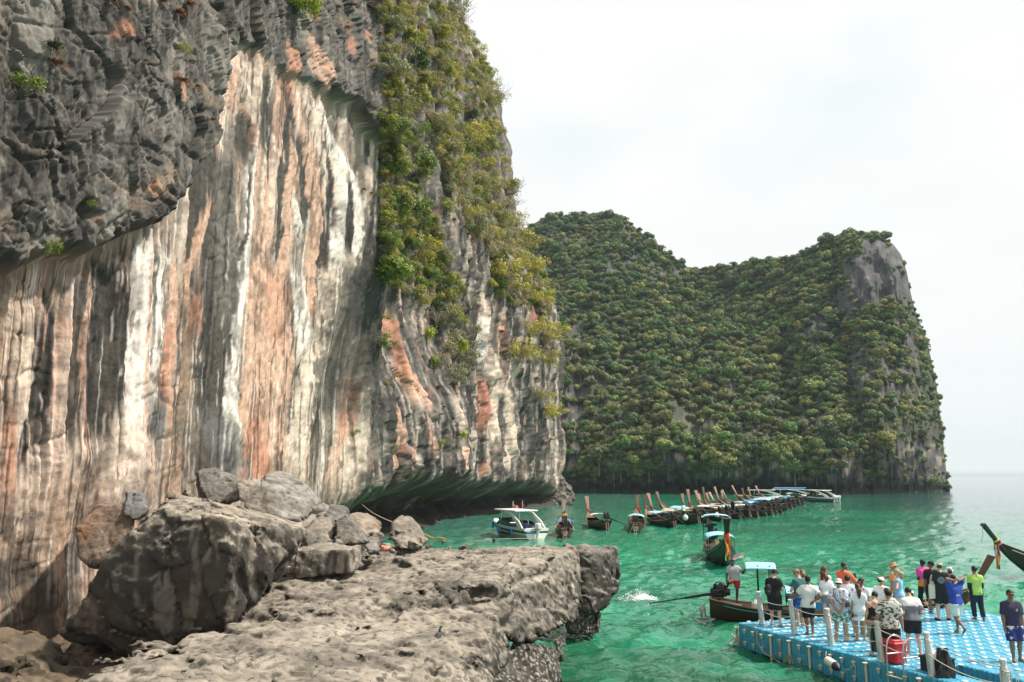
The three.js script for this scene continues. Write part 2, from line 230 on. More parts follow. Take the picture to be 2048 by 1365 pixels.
// stains on the pale wall: colour, half-width at top and bottom, strength, then points down the streak
const RC = { W: [0.72, 0.655, 0.59], C: [0.62, 0.50, 0.405], P: [0.57, 0.36, 0.26], O: [0.50, 0.235, 0.145], R: [0.36, 0.15, 0.10], T: [0.29, 0.205, 0.14], G: [0.145, 0.13, 0.112], B: [0.13, 0.133, 0.13], D: [0.033, 0.033, 0.028], K: [0.014, 0.013, 0.011] };
const STREAKS = `P 60 64 .8 520 560 525 700 520 960|T 40 40 .75 30 560 30 700 20 820|C 30 26 .6 60 640 40 760 20 860|D 48 60 .9 402 300 408 460 405 600 402 700 405 830 400 930
D 40 32 .95 214 530 214 640 206 740 196 830 188 950|D 18 15 .9 148 556 150 650 140 720 130 800 124 930|K 12 15 .9 77 640 73 716 68 790 42 880 34 990|K 9 7 .8 92 570 100 650 92 740 84 800|D 12 14 .8 110 570 105 650 80 800 70 960
T 9 10 .7 96 560 120 643 122 690|P 13 13 .95 124 660 110 771 100 863 97 985|C 6 7 .7 119 690 108 771 101 863|P 5 13 .95 178 531 179 588 165 643 161 716 160 753 161 826 163 940
W 38 32 .97 291 505 285 640 270 740 262 826 250 950|P 3 5 .8 293 526 286 643 280 753 274 863|K 2.5 2 .8 302 505 299 560 296 640|K 2 2 .8 322 505 318 600 316 660|P 9 9 .9 342 535 342 680 332 753 330 850|O 6 8 .7 338 660 330 760 331 822
T 13 14 .75 362 560 368 680 372 790|P 5 5 .9 388 450 377 515 366 570 371 618|O 8 12 .9 384 606 384 634|C 5 5 .9 367 350 366 421 359 510|P 5 5 .9 404 415 400 440 387 492|T 50 60 .5 345 800 352 960
W 8 15 1 489 230 486 300 480 345 474 403 471 470 464 551 451 625 443 735 446 826 455 856|C 10 12 .9 500 120 492 200 490 250|K 3 3.5 .9 476 345 474 410 470 460 454 522 447 590 441 643 439 716|D 3 2 .7 466 400 462 470 458 560|T 11 16 .7 510 330 508 430 504 510 500 560
P 30 34 .85 505 550 500 650 500 780 500 960|C 6 5 .85 524 260 516 300 505 395 503 470|P 6 5 .8 512 400 500 470 495 540|D 14 18 .95 552 150 560 200 556 262|D 22 9 .9 530 210 528 300 528 380 512 450|D 11 20 .95 462 200 468 228 470 262 462 296
P 15 12 .95 556 190 545 300 533 360 531 430 528 510 520 580|C 5 6 .8 541 280 538 350 536 420|D 10 12 .9 566 170 576 240 560 330 556 380 562 440 560 500 552 560|P 8 9 .95 583 270 580 330 570 400 576 470 564 540 548 600|D 16 6 .95 588 275 604 340 604 400 600 440
C 34 26 .95 604 165 625 260 645 330 652 400|W 13 20 .9 625 200 648 290 664 350 668 430 662 490 660 540|P 16 18 .9 606 280 622 380 628 460 622 540 612 640|W 5 9 .95 585 395 590 425 593 440|K 4 7 .95 637 290 642 340 643 400 641 440|K 6 14 .97 634 420 637 470 630 533 634 600 632 640 619 698 606 745
K 4 5 .95 663 362 664 420 663 500|O 38 20 .5 552 560 552 640 552 712|P 22 22 .9 552 712 552 800 548 870|O 22 36 .85 500 830 502 885 500 950|R 10 18 .7 494 845 498 890 500 930|W 16 14 .85 594 560 604 650 606 700|C 20 20 .85 650 560 640 640 626 720 605 830 590 920|C 14 20 .8 668 520 660 600 648 680 620 780
K 4 3 .8 690 540 672 640 655 720 640 800 622 880|D 20 30 .85 712 320 706 420 700 520 690 640|C 6 6 .8 700 205 694 300 690 350 684 410|K 12 8 .95 706 225 712 250 706 275|C 7 4 .8 720 220 724 260 728 300|O 16 16 .85 568 98 568 130 566 160|R 18 16 .8 612 108 616 140|P 26 24 .8 610 98 612 165|C 20 18 .85 465 110 462 150 470 190
P 10 8 .8 450 140 452 180 470 220 485 260|D 12 15 .8 512 150 508 200 506 260|G 16 20 .9 445 250 442 330 440 420 438 520 436 600|P 10 8 .85 680 760 676 850 660 950|C 10 12 .8 700 760 690 860 680 950|O 8 8 .8 690 770 682 860|R 5 5 .9 788 860 788 890|P 12 10 .8 780 820 782 880 776 940
R 16 16 .9 962 765 962 800 966 850|C 9 9 .85 951 592 960 680 985 800 980 880|C 7 6 .8 1020 700 1000 770 1010 860 1000 930|P 12 12 .85 815 740 818 765 822 800|O 10 8 .8 806 640 814 700 812 750|C 6 6 .7 870 800 872 880|P 8 8 .8 895 870 900 930|W 5 5 .7 955 640 955 720|R 5 5 .8 1041 610 1040 650
D 40 50 .75 690 560 680 700 660 820|D 26 30 .8 756 560 752 640 746 720|D 20 24 .7 725 650 720 750 730 860|G 60 40 .5 400 860 400 950|B 18 22 .9 315 815 305 870 300 905|B 36 40 .7 412 840 440 900 460 940|C 110 90 .6 150 900 150 985|C 40 60 .7 250 850 260 960|T 150 160 .6 60 960 60 1100|C 60 60 .5 40 960 30 1040|D 40 50 .75 30 1120 40 1200|T 60 60 .4 300 900 300 980|O 10 12 .7 12 840 10 960|B 30 30 .6 160 1060 150 1120`.split(/[|\n]/).map((l) => {
  const f = l.trim().split(/\s+/), k = f.slice(1).map(Number), pts = []; for (let i = 3; i + 1 < k.length; i += 2) { const [p, h] = cliffHit(k[i], k[i + 1]); pts.push([h, p.sect]); }
  pts.sort((a, b) => a[0] - b[0]);
  return { c: RC[f[0]], top: k[0], foot: k[1], a: k[2], pts, lo: pts[0][0], hi: pts[pts.length - 1][0], q0: Math.min(...pts.map((e) => e[1])) - Math.max(k[0], k[1]) * 1.8 - 8, q1: Math.max(...pts.map((e) => e[1])) + Math.max(k[0], k[1]) * 1.8 + 8 };
});
function cliffColor(p, h, out, c) {
  const q = p.sect, s = p.s, mixc = (k, t) => { c[0] += (k[0] - c[0]) * t; c[1] += (k[1] - c[1]) * t; c[2] += (k[2] - c[2]) * t; };
  const hb = curve(BROW, s) + 0.35 * noise(s * 1.6, 3, 1) + 0.2 * noise(s * 5, 9, 2), up = sstep(-0.15, 0.35, h - hb) * (1 - sstep(740, 765, q)), far = sstep(660, 740, q);
  const wq = q + 7 * noise(q * 0.02, h * 0.12, 5) + 2.5 * noise(q * 0.09, h * 0.4, 8);
  const n1 = fbm(wq * 0.035, h * 0.02, 1.5, 4), n2 = fbm(wq * 0.07, h * 0.03, 9.5, 3), n3 = fbm(s * 1.5, h * 1.5, 3.1, 4), n4 = noise(wq * 0.3, h * 0.12, 6), n6 = fbm(s * 5.5, h * 1.6, 12, 3, 0.7), sp = noise(s * 11, h * 9, 14);
  if (up < 0.5) {
    const g0 = lerp(0.22, 0.105, far); c[0] = g0 * lerp(1.4, 1, far); c[1] = g0 * lerp(1.1, 0.94, far); c[2] = g0 * lerp(0.88, 0.86, far);
    if (far < 0.5) { mixc(RC.P, sstep(-0.15, 0.25, n1) * 0.85); mixc(RC.C, sstep(0.1, 0.4, n2) * 0.7); mixc(RC.D, sstep(0.12, 0.4, -n1) * 0.85); }
    else { const n5 = fbm(wq * 0.15, h * 0.035, 39, 3); mixc(RC.C, sstep(0.08, 0.36, n2 * 0.6 + n5 * 0.7) * 0.6); mixc(RC.P, sstep(0.1, 0.4, n1) * 0.5); mixc(RC.O, sstep(0.14, 0.34, fbm(s * 0.35, h * 0.35, 51, 4)) * 0.35); mixc(RC.K, 0.8 * sstep(0.18, 0.4, noise(wq * 0.45, h * 0.05, 55) + 0.3 * n6)); mixc(RC.C, 0.6 * sstep(0.22, 0.42, noise(wq * 0.55 + 7, h * 0.06, 56) + 0.25 * n6)); mixc(RC.D, sstep(0.0, 0.22, -n5) * 0.8); mixc(RC.K, sstep(0.1, 0.35, -n2) * 0.6); mixc(RC.O, sstep(0.3, 0.5, fbm(q * 0.03, h * 0.08, 22, 3)) * 0.8); mixc(RC.G, sstep(28, 45, h) * 0.6); }
    const th = noise(wq * 0.24, h * 0.045, 91), tl = noise(wq * 0.42 + 9, h * 0.06, 95);
    mixc(RC.K, 0.85 * sstep(0.27, 0.42, th + 0.15 * n6) * (0.5 + 0.5 * sstep(-0.3, 0.3, n1))); mixc(RC.W, 0.75 * sstep(0.34, 0.5, -th) * (1 - 0.5 * far));
    let lift = 0;
    for (const k of STREAKS) { // painted by dripping water: position along the wall against height
      if (q < k.q0 || q > k.q1 || h < k.lo - 2.2 || h > k.hi + 1.6) continue;
      let i = 1; while (i < k.pts.length - 1 && k.pts[i][0] < h) i++;
      const A = k.pts[i - 1], B = k.pts[i], t = clamp((h - A[0]) / (B[0] - A[0] + 1e-6)), qc = lerp(A[1], B[1], t), w = lerp(k.foot, k.top, (clamp((h - k.lo) / (k.hi - k.lo + 1e-6))));
      const wob = w * (0.30 * noise(h * 0.55, k.lo * 3.1, 2) + 0.16 * noise(h * 2.1, k.hi, 7)) + 1.6 * noise(h * 1.3, q * 0.1, 5), e = Math.abs(q - qc + wob) / w;
      const ends = sstep(k.lo - 1.6 + 1.5 * n4, k.lo + 0.4, h) * (1 - sstep(k.hi - 0.3, k.hi + 0.9 + 0.8 * n4, h));
      const hold = (1 - sstep(0.90, 1.04, e + 0.22 * n3 + 0.20 * n4 + 0.16 * n6 + 0.2 * tl)) * ends; mixc(k.c, clamp(k.a * hold * (1.0 + 0.25 * n6)));
      lift += hold * (1 - Math.min(1, e) ** 2) * (k.c === RC.W || k.c === RC.C ? 0.13 : k.c === RC.P ? 0.07 : k.c === RC.K || k.c === RC.D ? -0.12 : 0) * Math.min(1, w / 8);
    }
    mixc(RC.K, 0.8 * sstep(0.36, 0.48, tl + 0.12 * n6) * (1 - far)); mixc(RC.W, 0.5 * sstep(0.42, 0.55, -tl) * (1 - far)); c.lift = lift;
    const tone = (1 + 0.26 * n3 + 0.16 * n4 + 0.20 * noise(wq * 0.7, h * 0.25, 2) + 0.34 * n6 + 0.16 * sp) * (1 - 0.5 * sstep(0.25, 0.5, ridge(s * 1.1 + 0.3 * n3, h * 0.7, 71, 3)) * sstep(0, 0.3, noise(s * 0.4, h * 0.3, 72))); c[0] *= tone; c[1] *= tone; c[2] *= tone;
    mixc(RC.K, 0.55 * sstep(0.30, 0.6, ridge(s * 0.7, h * 0.5, 8, 3)) * sstep(0, 0.4, n3)); // cracks
  } else {
    const v = 0.098 + 0.055 * n6 + 0.02 * sp + 0.06 * n3 + 0.05 * fbm(s * 0.25, h * 0.2, 30, 3) + 0.03 * n4; c[0] = v * 1.0; c[1] = v * 0.90; c[2] = v * 0.79;
    mixc(RC.D, sstep(0.0, 0.3, fbm(wq * 0.05, h * 0.06, 17, 4)) * 0.8);
    mixc(RC.K, sstep(0.08, 0.36, fbm(s * 0.5, h * 0.9, 27, 4) + 0.25 * n6) * 0.8); mixc(RC.K, 0.75 * sstep(0.3, 0.5, noise(wq * 0.16, h * 0.12, 81) + 0.3 * n6));
    mixc([0.25, 0.228, 0.195], sstep(0.06, 0.34, fbm(s * 0.6, h * 0.3, 37, 3) + 0.3 * n6) * 0.6); mixc(RC.K, 0.8 * (1 - sstep(0.0, 0.05, Math.abs(noise(s * 0.5 + 0.4 * n3, h * 1.35, 68)))) * sstep(-0.1, 0.3, noise(s * 0.35, h * 0.4, 69))); mixc(RC.K, 0.7 * (1 - sstep(0.0, 0.05, Math.abs(noise(s * 1.2 + 0.3 * n3, h * 0.3, 78)))) * sstep(-0.1, 0.3, noise(s * 0.4, h * 0.3, 79)));
    mixc(RC.O, 0.6 * sstep(0.36, 0.5, fbm(s * 0.45, h * 0.45, 47, 3))); mixc(RC.T, 0.5 * sstep(0.2, 0.5, fbm(s * 0.3, h * 0.6, 57, 3)));
    for (const k of STREAKS) { if (k.hi < 20 || q < k.q0 || q > k.q1 || !(k.c === RC.R || k.c === RC.O || (k.c === RC.P && k.lo > 22)) || h < k.lo || h > k.hi) continue; const qc = curve(k.pts, h); mixc(k.c, 0.6 * (1 - sstep(0.7, 1.1, Math.abs(q - qc) / k.top + 0.3 * n3))); }
  }
  // underside of the brow
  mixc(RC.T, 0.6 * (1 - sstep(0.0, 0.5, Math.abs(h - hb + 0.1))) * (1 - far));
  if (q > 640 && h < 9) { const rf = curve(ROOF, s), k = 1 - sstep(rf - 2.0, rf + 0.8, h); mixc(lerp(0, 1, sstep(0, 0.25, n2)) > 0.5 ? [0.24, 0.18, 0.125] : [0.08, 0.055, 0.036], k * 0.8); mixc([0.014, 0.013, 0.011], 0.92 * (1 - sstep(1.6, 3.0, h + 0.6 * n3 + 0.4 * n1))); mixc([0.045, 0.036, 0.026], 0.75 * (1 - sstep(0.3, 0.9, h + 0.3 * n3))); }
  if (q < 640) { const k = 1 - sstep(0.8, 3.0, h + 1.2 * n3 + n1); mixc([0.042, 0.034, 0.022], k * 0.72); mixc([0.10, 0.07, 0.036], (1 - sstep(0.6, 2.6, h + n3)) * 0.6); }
}
function cliffPoint(s, h, lift = 0) { const p = pathAt(s), D = cliffOut(p, h) + lift; return V(p.x + p.nx * D, h, -p.d + p.nz * D); }
{
  const cols = [], q0 = -900;
  { let last = -1e9; for (const p of cliffPath) { const step = p.d < 8 ? 500 : p.sect < -330 ? 60 : p.d > 160 ? 99 : p.sect > 640 ? 1.6 : 2.05; if (p.sect - last >= step || (p.d > 160 && p.s - cols[cols.length - 1].s > 0.8)) { cols.push(p); last = p.sect; } } }
  const nc = cols.length, nr = 470, pos = new Float32Array(nc * nr * 3), col = new Float32Array(nc * nr * 3), uv = new Float32Array(nc * nr * 2), idx = [], c = [0, 0, 0];
  for (let i = 0; i < nc; i++) {
    const p = cols[i], top = EYE + 0.66 * Math.max(p.d, 26) + 3, low = p.sect > 640 ? -0.7 : -0.9;
    for (let j = 0; j < nr; j++) {
      const t = j / (nr - 3), h = j > nr - 3 ? top + (j - nr + 3) * 2 : low + (top - low) * (p.sect > 640 ? Math.pow(t, 1.12) : t), k = i * nr + j;
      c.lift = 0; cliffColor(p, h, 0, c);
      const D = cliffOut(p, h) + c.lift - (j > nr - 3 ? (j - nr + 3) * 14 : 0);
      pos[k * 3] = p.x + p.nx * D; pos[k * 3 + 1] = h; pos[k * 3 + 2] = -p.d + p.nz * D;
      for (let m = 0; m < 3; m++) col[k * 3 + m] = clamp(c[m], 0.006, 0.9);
      uv[k * 2] = p.s / 5 + 0.06 * noise(p.s * 0.3, h * 0.3, 7); uv[k * 2 + 1] = h / 5 + 0.06 * noise(p.s * 0.3, h * 0.3, 17);
      if (i && j) { const a = k, b = k - nr; idx.push(b - 1, a - 1, a, b - 1, a, b); }
    }
  }
  const g = new THREE.BufferGeometry();
  g.setAttribute('position', new THREE.BufferAttribute(pos, 3)); g.setAttribute('color', new THREE.BufferAttribute(col, 3)); g.setAttribute('uv', new THREE.BufferAttribute(uv, 2)); g.setIndex(idx); g.computeVertexNormals();
  const grain = noiseTex(1024, (u, v) => 0.5 + 0.36 * tileNoise(u, v, 34, 4, 5, 21) + 0.3 * (0.4 - Math.abs(tileNoise(u, v, 17, 3, 8, 9))));
  tag(mesh('limestone_cliff', g, vmat(0.92, { bumpMap: grain, bumpScale: 0.045 })), 'tall limestone cliff with pale and black streaks and a sea notch', 'cliff', null, 'structure');
  console.log('cliff', nc, nr);
}

// ---------------------------------------------------------------- the wooded island across the bay
// skyline in photo survey: bearing (photo x), skyline y, distance of the crest; foot distance
const CREST = [[960, 470, 430], [1000, 462, 420], [1045, 450, 410], [1080, 430, 400], [1120, 421, 395], [1170, 416, 392], [1215, 417, 390], [1250, 428, 388], [1280, 452, 385], [1310, 478, 385], [1340, 502, 385], [1370, 522, 385], [1400, 529, 380], [1430, 524, 372], [1480, 518, 362], [1530, 512, 350], [1580, 503, 340], [1615, 488, 332], [1645, 468, 326], [1680, 458, 322], [1720, 452, 320], [1755, 460, 318], [1785, 476, 316], [1802, 500, 314], [1814, 535, 310], [1822, 580, 306], [1832, 618, 302], [1846, 650, 300], [1860, 700, 298], [1870, 745, 296], [1878, 800, 294], [1884, 850, 293], [1888, 890, 292], [1892, 930, 292], [1897, 966, 291]];
const SHORE = [[960, 262], [1150, 256], [1280, 250], [1400, 248], [1520, 244], [1640, 240], [1700, 244], [1760, 250], [1830, 262], [1870, 276], [1890, 288], [1897, 291]];
CREST.forEach((c) => { c[0] = 1024 + 1671 * (c[0] - 1024) / fwd(c[1]); });
const crestY = CREST.map(([a, y]) => [a, y]), crestD = CREST.map(([a, , d]) => [a, d]);
const BARE = [[1765, 550, 80, 74, 1], [1700, 590, 40, 60, 0.75], [1810, 560, 26, 60, 1], [1650, 665, 50, 38, 0.85], [1800, 730, 55, 100, 0.5], [1866, 800, 22, 150, 0.22], [1720, 740, 40, 60, 0.4], [1350, 930, 80, 46, 0.85], [1520, 945, 70, 34, 0.75], [1680, 930, 50, 40, 0.85], [1830, 930, 80, 50, 0.9], [1480, 965, 400, 14, 1], [1130, 480, 34, 26, 0.55], [1240, 470, 26, 30, 0.5], [1210, 560, 30, 40, 0.5], [1150, 700, 16, 60, 0.7], [1150, 840, 18, 120, 0.8], [1345, 540, 40, 16, 0.7], [1125, 900, 20, 100, 0.7], [1270, 510, 34, 20, 0.5]];
// islandAt(bearing, t): t 0 at the waterline, 1 on the crest; returns a point of the rock
function islandAt(a, t, rough = 1) {
  const D0 = curve(SHORE, a), D1 = curve(crestD, a), hy = at(1024 + (a - 1024) * fwd(curve(crestY, a)) / 1671, curve(crestY, a) + 9, D1).y, k = (a - 1024) / 1671;
  const cl = 0.055 + 0.04 * noise(a * 0.012, 3.3, 1), steep = sstep(1680, 1840, a);
  const kk = clamp(t / cl), y = t < 0 ? t * 60 : hy * Math.min(t, 1.02), slopeT = clamp((t - cl) / (1 - cl));
  let d = D0 + (D1 - D0) * lerp(Math.pow(slopeT, 1.12), 0.18 * slopeT + 0.82 * Math.pow(slopeT, 3), steep) * (1);
  const fade = sstep(1.0, 0.88, t) * (1 - 0.85 * sstep(1850, 1895, a)), nb = (a - 1024) * 0.165;
  d += fade * rough * (15 * noise(nb * 0.028, y * 0.012, 2.5) + 8 * noise(nb * 0.07, y * 0.03, 7) - 9 * ridge(nb * 0.02 + 3, y * 0.006, 5, 2) + 3 * noise(nb * 0.2, y * 0.12, 9)) * sstep(0.0, 0.2, t + 0.06);
  if (rough) d += 1.6 * ridge(nb * 0.28, y * 0.05, 11, 3) + 0.8 * ridge(nb * 0.9, y * 0.12, 13, 2) + fade * 0.9 * fbm(nb * 0.5, y * 0.5, 15, 3);
  d += 4.0 * sstep(0.05, 0.012, t) * sstep(-0.02, 0.0, t) - 1.4 * sstep(0.006, -0.01, t);   // sea notch
  const x = k * d;
  return V(x, y, -d);
}
function bareness(px, py) { let b = 0; for (const [x, y, w, h, s] of BARE) { const e = Math.hypot((px - x) / w, (py - y) / h) + 0.35 * fbm(px * 0.03, py * 0.02, x, 3); b = Math.max(b, s * (1 - sstep(0.75, 1.1, e))); } return b; }
function bearing(p) { return 1024 + 1671 * p.x / -p.z; }
function photoXY(p) { const f = -p.z, u = p.y - EYE, zc = f * CP + u * SP, yc = u * CP - f * SP; return [1024 + FOC * p.x / zc, 682.5 - FOC * yc / zc]; }
{
  const nc = 420, nr = 190, pos = new Float32Array(nc * (nr + 8) * 3), col = new Float32Array(nc * (nr + 8) * 3), idx = [], R = nr + 8;
  for (let i = 0; i < nc; i++) for (let j = 0; j < R; j++) {
    const u = i / (nc - 1), a = 1010 + (1898 - 1010) * (u < 0.8 ? u / 0.8 * 0.86 : 0.86 + (u - 0.8) / 0.2 * 0.14), k = i * R + j;
    let p;
    if (j < nr) p = islandAt(a, -0.03 + 1.03 * j / (nr - 1)); else { const e = (j - nr + 1) / 8; p = islandAt(a, 1); p.z -= 60 * e; p.x += 60 * e * -(p.x / p.z); p.y *= 1 - e * e; p.y -= e; }
    pos.set([p.x, p.y, p.z], k * 3);
    const nb = (a - 1024) * 0.165, n = fbm(nb * 0.5, p.y * 0.06, 3, 4), n2 = fbm(nb * 0.3, p.y * 0.3, 8, 4), v = 0.062 + 0.07 * n + 0.08 * n2;
    const tan = sstep(-0.05, 0.3, n2) * (1 - sstep(20, 40, p.y)), c = [lerp(v, 0.34, tan * 0.7), lerp(v * 0.99, 0.27, tan * 0.7), lerp(v * 0.97, 0.21, tan * 0.7)], w = 1 - sstep(1.6, 3.4, p.y + n * 2);
    const dk = sstep(0.1, 0.4, -n) * 0.7; for (let m = 0; m < 3; m++) c[m] = lerp(lerp(c[m], 0.06, dk), 0.022, w);
    const [sx, sy] = photoXY(p); if (bareness(sx, sy) < 0.3) { c[0] = lerp(c[0], 0.045, 0.75); c[1] = lerp(c[1], 0.055, 0.75); c[2] = lerp(c[2], 0.03, 0.75); }
    col.set(c.map((x) => clamp(x, 0.012, 0.6)), k * 3);
    if (i && j) { const A = k, B = k - R; idx.push(B - 1, A - 1, A, B - 1, A, B); }
  }
  const g = new THREE.BufferGeometry(); g.setAttribute('position', new THREE.BufferAttribute(pos, 3)); g.setAttribute('color', new THREE.BufferAttribute(col, 3)); g.setIndex(idx); g.computeVertexNormals();
  tag(mesh('island_hill', g, vmat(0.95)), 'steep wooded limestone island across the bay', 'hill', null, 'structure');
}
// foliage pieces: bent leaf cards spread through lobes of a crown
function leafCards(r, lobes, count, size, shell = 0.55, flat = 0.8, blades = 1) {
  const pos = [], nor = [], col = []; const q = new THREE.Quaternion(), e = new THREE.Euler();
  for (let i = 0; i < count; i++) {
    const L = lobes[Math.floor(r() * lobes.length)], z = r() * 2 - 1, a = r() * 6.2832, w = Math.sqrt(1 - z * z), rad = Math.pow(lerp(shell, 1, r()), 0.8);
    const n = V(w * Math.cos(a), z, w * Math.sin(a)); if (n.y < -0.35 && r() < 0.6) n.y *= -0.5;
    const c = V(L[0] + n.x * L[3] * rad, L[1] + n.y * L[3] * rad * flat, L[2] + n.z * L[3] * rad);
    e.set(0, r() * 6.28, 0); q.setFromUnitVectors(V(0, 1, 0), V(n.x + (r() - 0.5) * 1.1, n.y + 0.25 + (r() - 0.5) * 1.1, n.z + (r() - 0.5) * 1.1).normalize()).multiply(new THREE.Quaternion().setFromEuler(e));
    const s = size * (0.6 + 0.8 * r()), shade = (0.8 + 0.4 * r()) * (L[4] ?? 1), up = V(0, 1, 0).applyQuaternion(q).multiplyScalar(0.6).add(n.clone().multiplyScalar(0.5)).normalize();
    const pts = [V(-s * 0.5, 0, -s * 0.12), V(0, s * 0.16, s * 0.42), V(s * 0.55, 0, 0), V(0.05 * s, -s * 0.06, -s * 0.45)].map((p) => p.applyQuaternion(q).add(c));
    for (const t of [0, 1, 2, 0, 2, 3]) { pos.push(pts[t].x, pts[t].y, pts[t].z); nor.push(up.x, up.y, up.z); col.push(shade, shade, shade * 0.95); }
  }
  const g = new THREE.BufferGeometry(); g.setAttribute('position', new THREE.Float32BufferAttribute(pos, 3)); g.setAttribute('normal', new THREE.Float32BufferAttribute(nor, 3)); g.setAttribute('color', new THREE.Float32BufferAttribute(col, 3)); return g;
}
function lobesFor(r, n, spread, rad) { const o = []; for (let i = 0; i < n; i++) { const a = r() * 6.28, q = Math.sqrt(r()) * spread; o.push([Math.cos(a) * q, (r() - 0.3) * spread * 0.75, Math.sin(a) * q, rad * (0.65 + 0.6 * r()), 0.82 + 0.36 * r()]); } return o; }
const leafMat = (r, g, b, through = 0.45) => new THREE.MeshPhysicalMaterial({ vertexColors: true, color: new THREE.Color().setRGB(r, g, b), roughness: 0.75, transmission: through, thickness: 0, side: THREE.DoubleSide, specularIntensity: 0.35 });
const TREEMATS = [[0.12, 0.175, 0.06], [0.085, 0.14, 0.06], [0.15, 0.19, 0.065], [0.19, 0.195, 0.075], [0.105, 0.19, 0.055], [0.14, 0.165, 0.085], [0.06, 0.11, 0.05], [0.23, 0.25, 0.085], [0.10, 0.12, 0.055]].map((c) => leafMat(c[0] * 1.2, c[1] * 1.18, c[2] * 1.15, 0.22));
const BARK = std(0.16, 0.135, 0.11, 0.95), PALEBARK = std(0.36, 0.33, 0.29, 0.95);
{
  const r = rng(2024), crowns = [], trunks = [];
  for (let v = 0; v < 6; v++) {
    const rr = rng(90 + v), L = lobesFor(rr, 6 + v % 3, 0.62, 0.46); crowns.push(leafCards(rr, L, 760, 0.19, 0.74, 0.88));
    const parts = [bar([0, -1.35, 0], [0.03, -0.25, 0], 0.075, 0.05, 6)]; for (let b = 0; b < 4; b++) { const a = b * 1.6 + rr(); parts.push(bar([0.03, -0.35, 0], [Math.cos(a) * 0.5, 0.12 + 0.2 * rr(), Math.sin(a) * 0.5], 0.04, 0.018, 5)); } trunks.push(merge(parts));
  }
  const spots = []; let tries = 0;
  const cell = new Map(), key = (x, y) => Math.floor(x / 14) + ',' + Math.floor(y / 14);
  while (spots.length < 3300 && tries++ < 40000) {
    const a = 1015 + r() * 880, t = r() < 0.16 ? 0.02 + 0.13 * r() : 0.03 + 0.98 * Math.sqrt(r() * 0.95 + 0.002), p = islandAt(a, Math.min(t, 1)), [sx, sy] = photoXY(p);
    if (r() < bareness(sx, sy) * 0.97 || false) continue;
    const d = -p.z, R = (1.5 + 3.6 * r() * r() * r() + 0.5 * noise(a * 0.02, t * 8, 3)) * (a > 1690 ? 0.85 : 1), k = key(sx, sy), near = cell.get(k) ?? []; if (near.filter((o) => Math.hypot(o[0] - sx, o[1] - sy) < 7.5).length > 0) continue;
    near.push([sx, sy]); cell.set(k, near); spots.push({ p, R, sx, sy, v: Math.floor(r() * 6), y: r() * 6.28, m: Math.floor(clamp(r() * 8.99 + noise(sx * 0.012, sy * 0.012, 4) * 2.4, 0, 8.99)), seen: R / d });
  }
  spots.sort((a, b) => b.seen - a.seen);
  const put = (o, s) => { o.position.copy(s.p); o.position.y += s.R * 0.45; o.position.z += s.R * 0.35; if (s.sx > 1780) o.position.x -= s.R * 0.5; o.rotation.set(0, s.y, 0); o.scale.set(s.R, s.R * (0.85 + 0.3 * ((s.sx * 7) % 1)), s.R); };
  const proto = new Map();
  spots.slice(0, 290).forEach((s) => {
    const k = s.v + '/' + s.m; let o = proto.get(k);
    if (!o) { o = thing('island_tree', 'green broadleaf tree in the forest on the far island slope', 'tree', [0, 0, 0], 0, 'trees of the far island forest'); mesh('crown', crowns[s.v], TREEMATS[s.m], o); mesh('trunk', trunks[s.v], BARK, o); proto.set(k, o); } else o = copyOf(o);
    put(o, s);
  });
  const rest = spots.slice(290), D = new THREE.Object3D();
  for (let v = 0; v < 6; v++) {
    const list = rest.filter((s) => s.v === v), im = new THREE.InstancedMesh(crowns[v], leafMat(1, 1, 1, 0.22), list.length); im.name = numbered('island_forest'); tag(im, 'far-off green forest covering the island slopes', 'forest', 'island forest', 'stuff');
    list.forEach((s, i) => { put(D, s); D.updateMatrix(); im.setMatrixAt(i, D.matrix); im.setColorAt(i, TREEMATS[s.m].color.clone().multiplyScalar(0.8 + 0.5 * ((s.sy * 3.7) % 1))); }); scene.add(im);
  }
  console.log('trees', spots.length, tries);
}

// ---------------------------------------------------------------- the rock ledge and boulders in front of the cliff
const ROCKGRAIN = noiseTex(1024, (u, v) => 0.5 + 0.4 * tileNoise(u, v, 30, 5, 55, 30) + 0.25 * (0.35 - Math.abs(tileNoise(u, v, 18, 3, 66, 18))));
const ROCKMAT = vmat(0.93, { bumpMap: ROCKGRAIN, bumpScale: 0.03 });
function boxUV(g, size) { const P = g.attributes.position, N = g.attributes.normal, uv = new Float32Array(P.count * 2); for (let i = 0; i < P.count; i++) { const x = P.getX(i), y = P.getY(i), z = P.getZ(i), ax = Math.abs(N.getX(i)), ay = Math.abs(N.getY(i)), az = Math.abs(N.getZ(i)); const [u, v] = ay > ax && ay > az ? [x, z] : ax > az ? [z, y] : [x, y]; uv[i * 2] = u / size; uv[i * 2 + 1] = v / size; } g.setAttribute('uv', new THREE.BufferAttribute(uv, 2)); return g; }
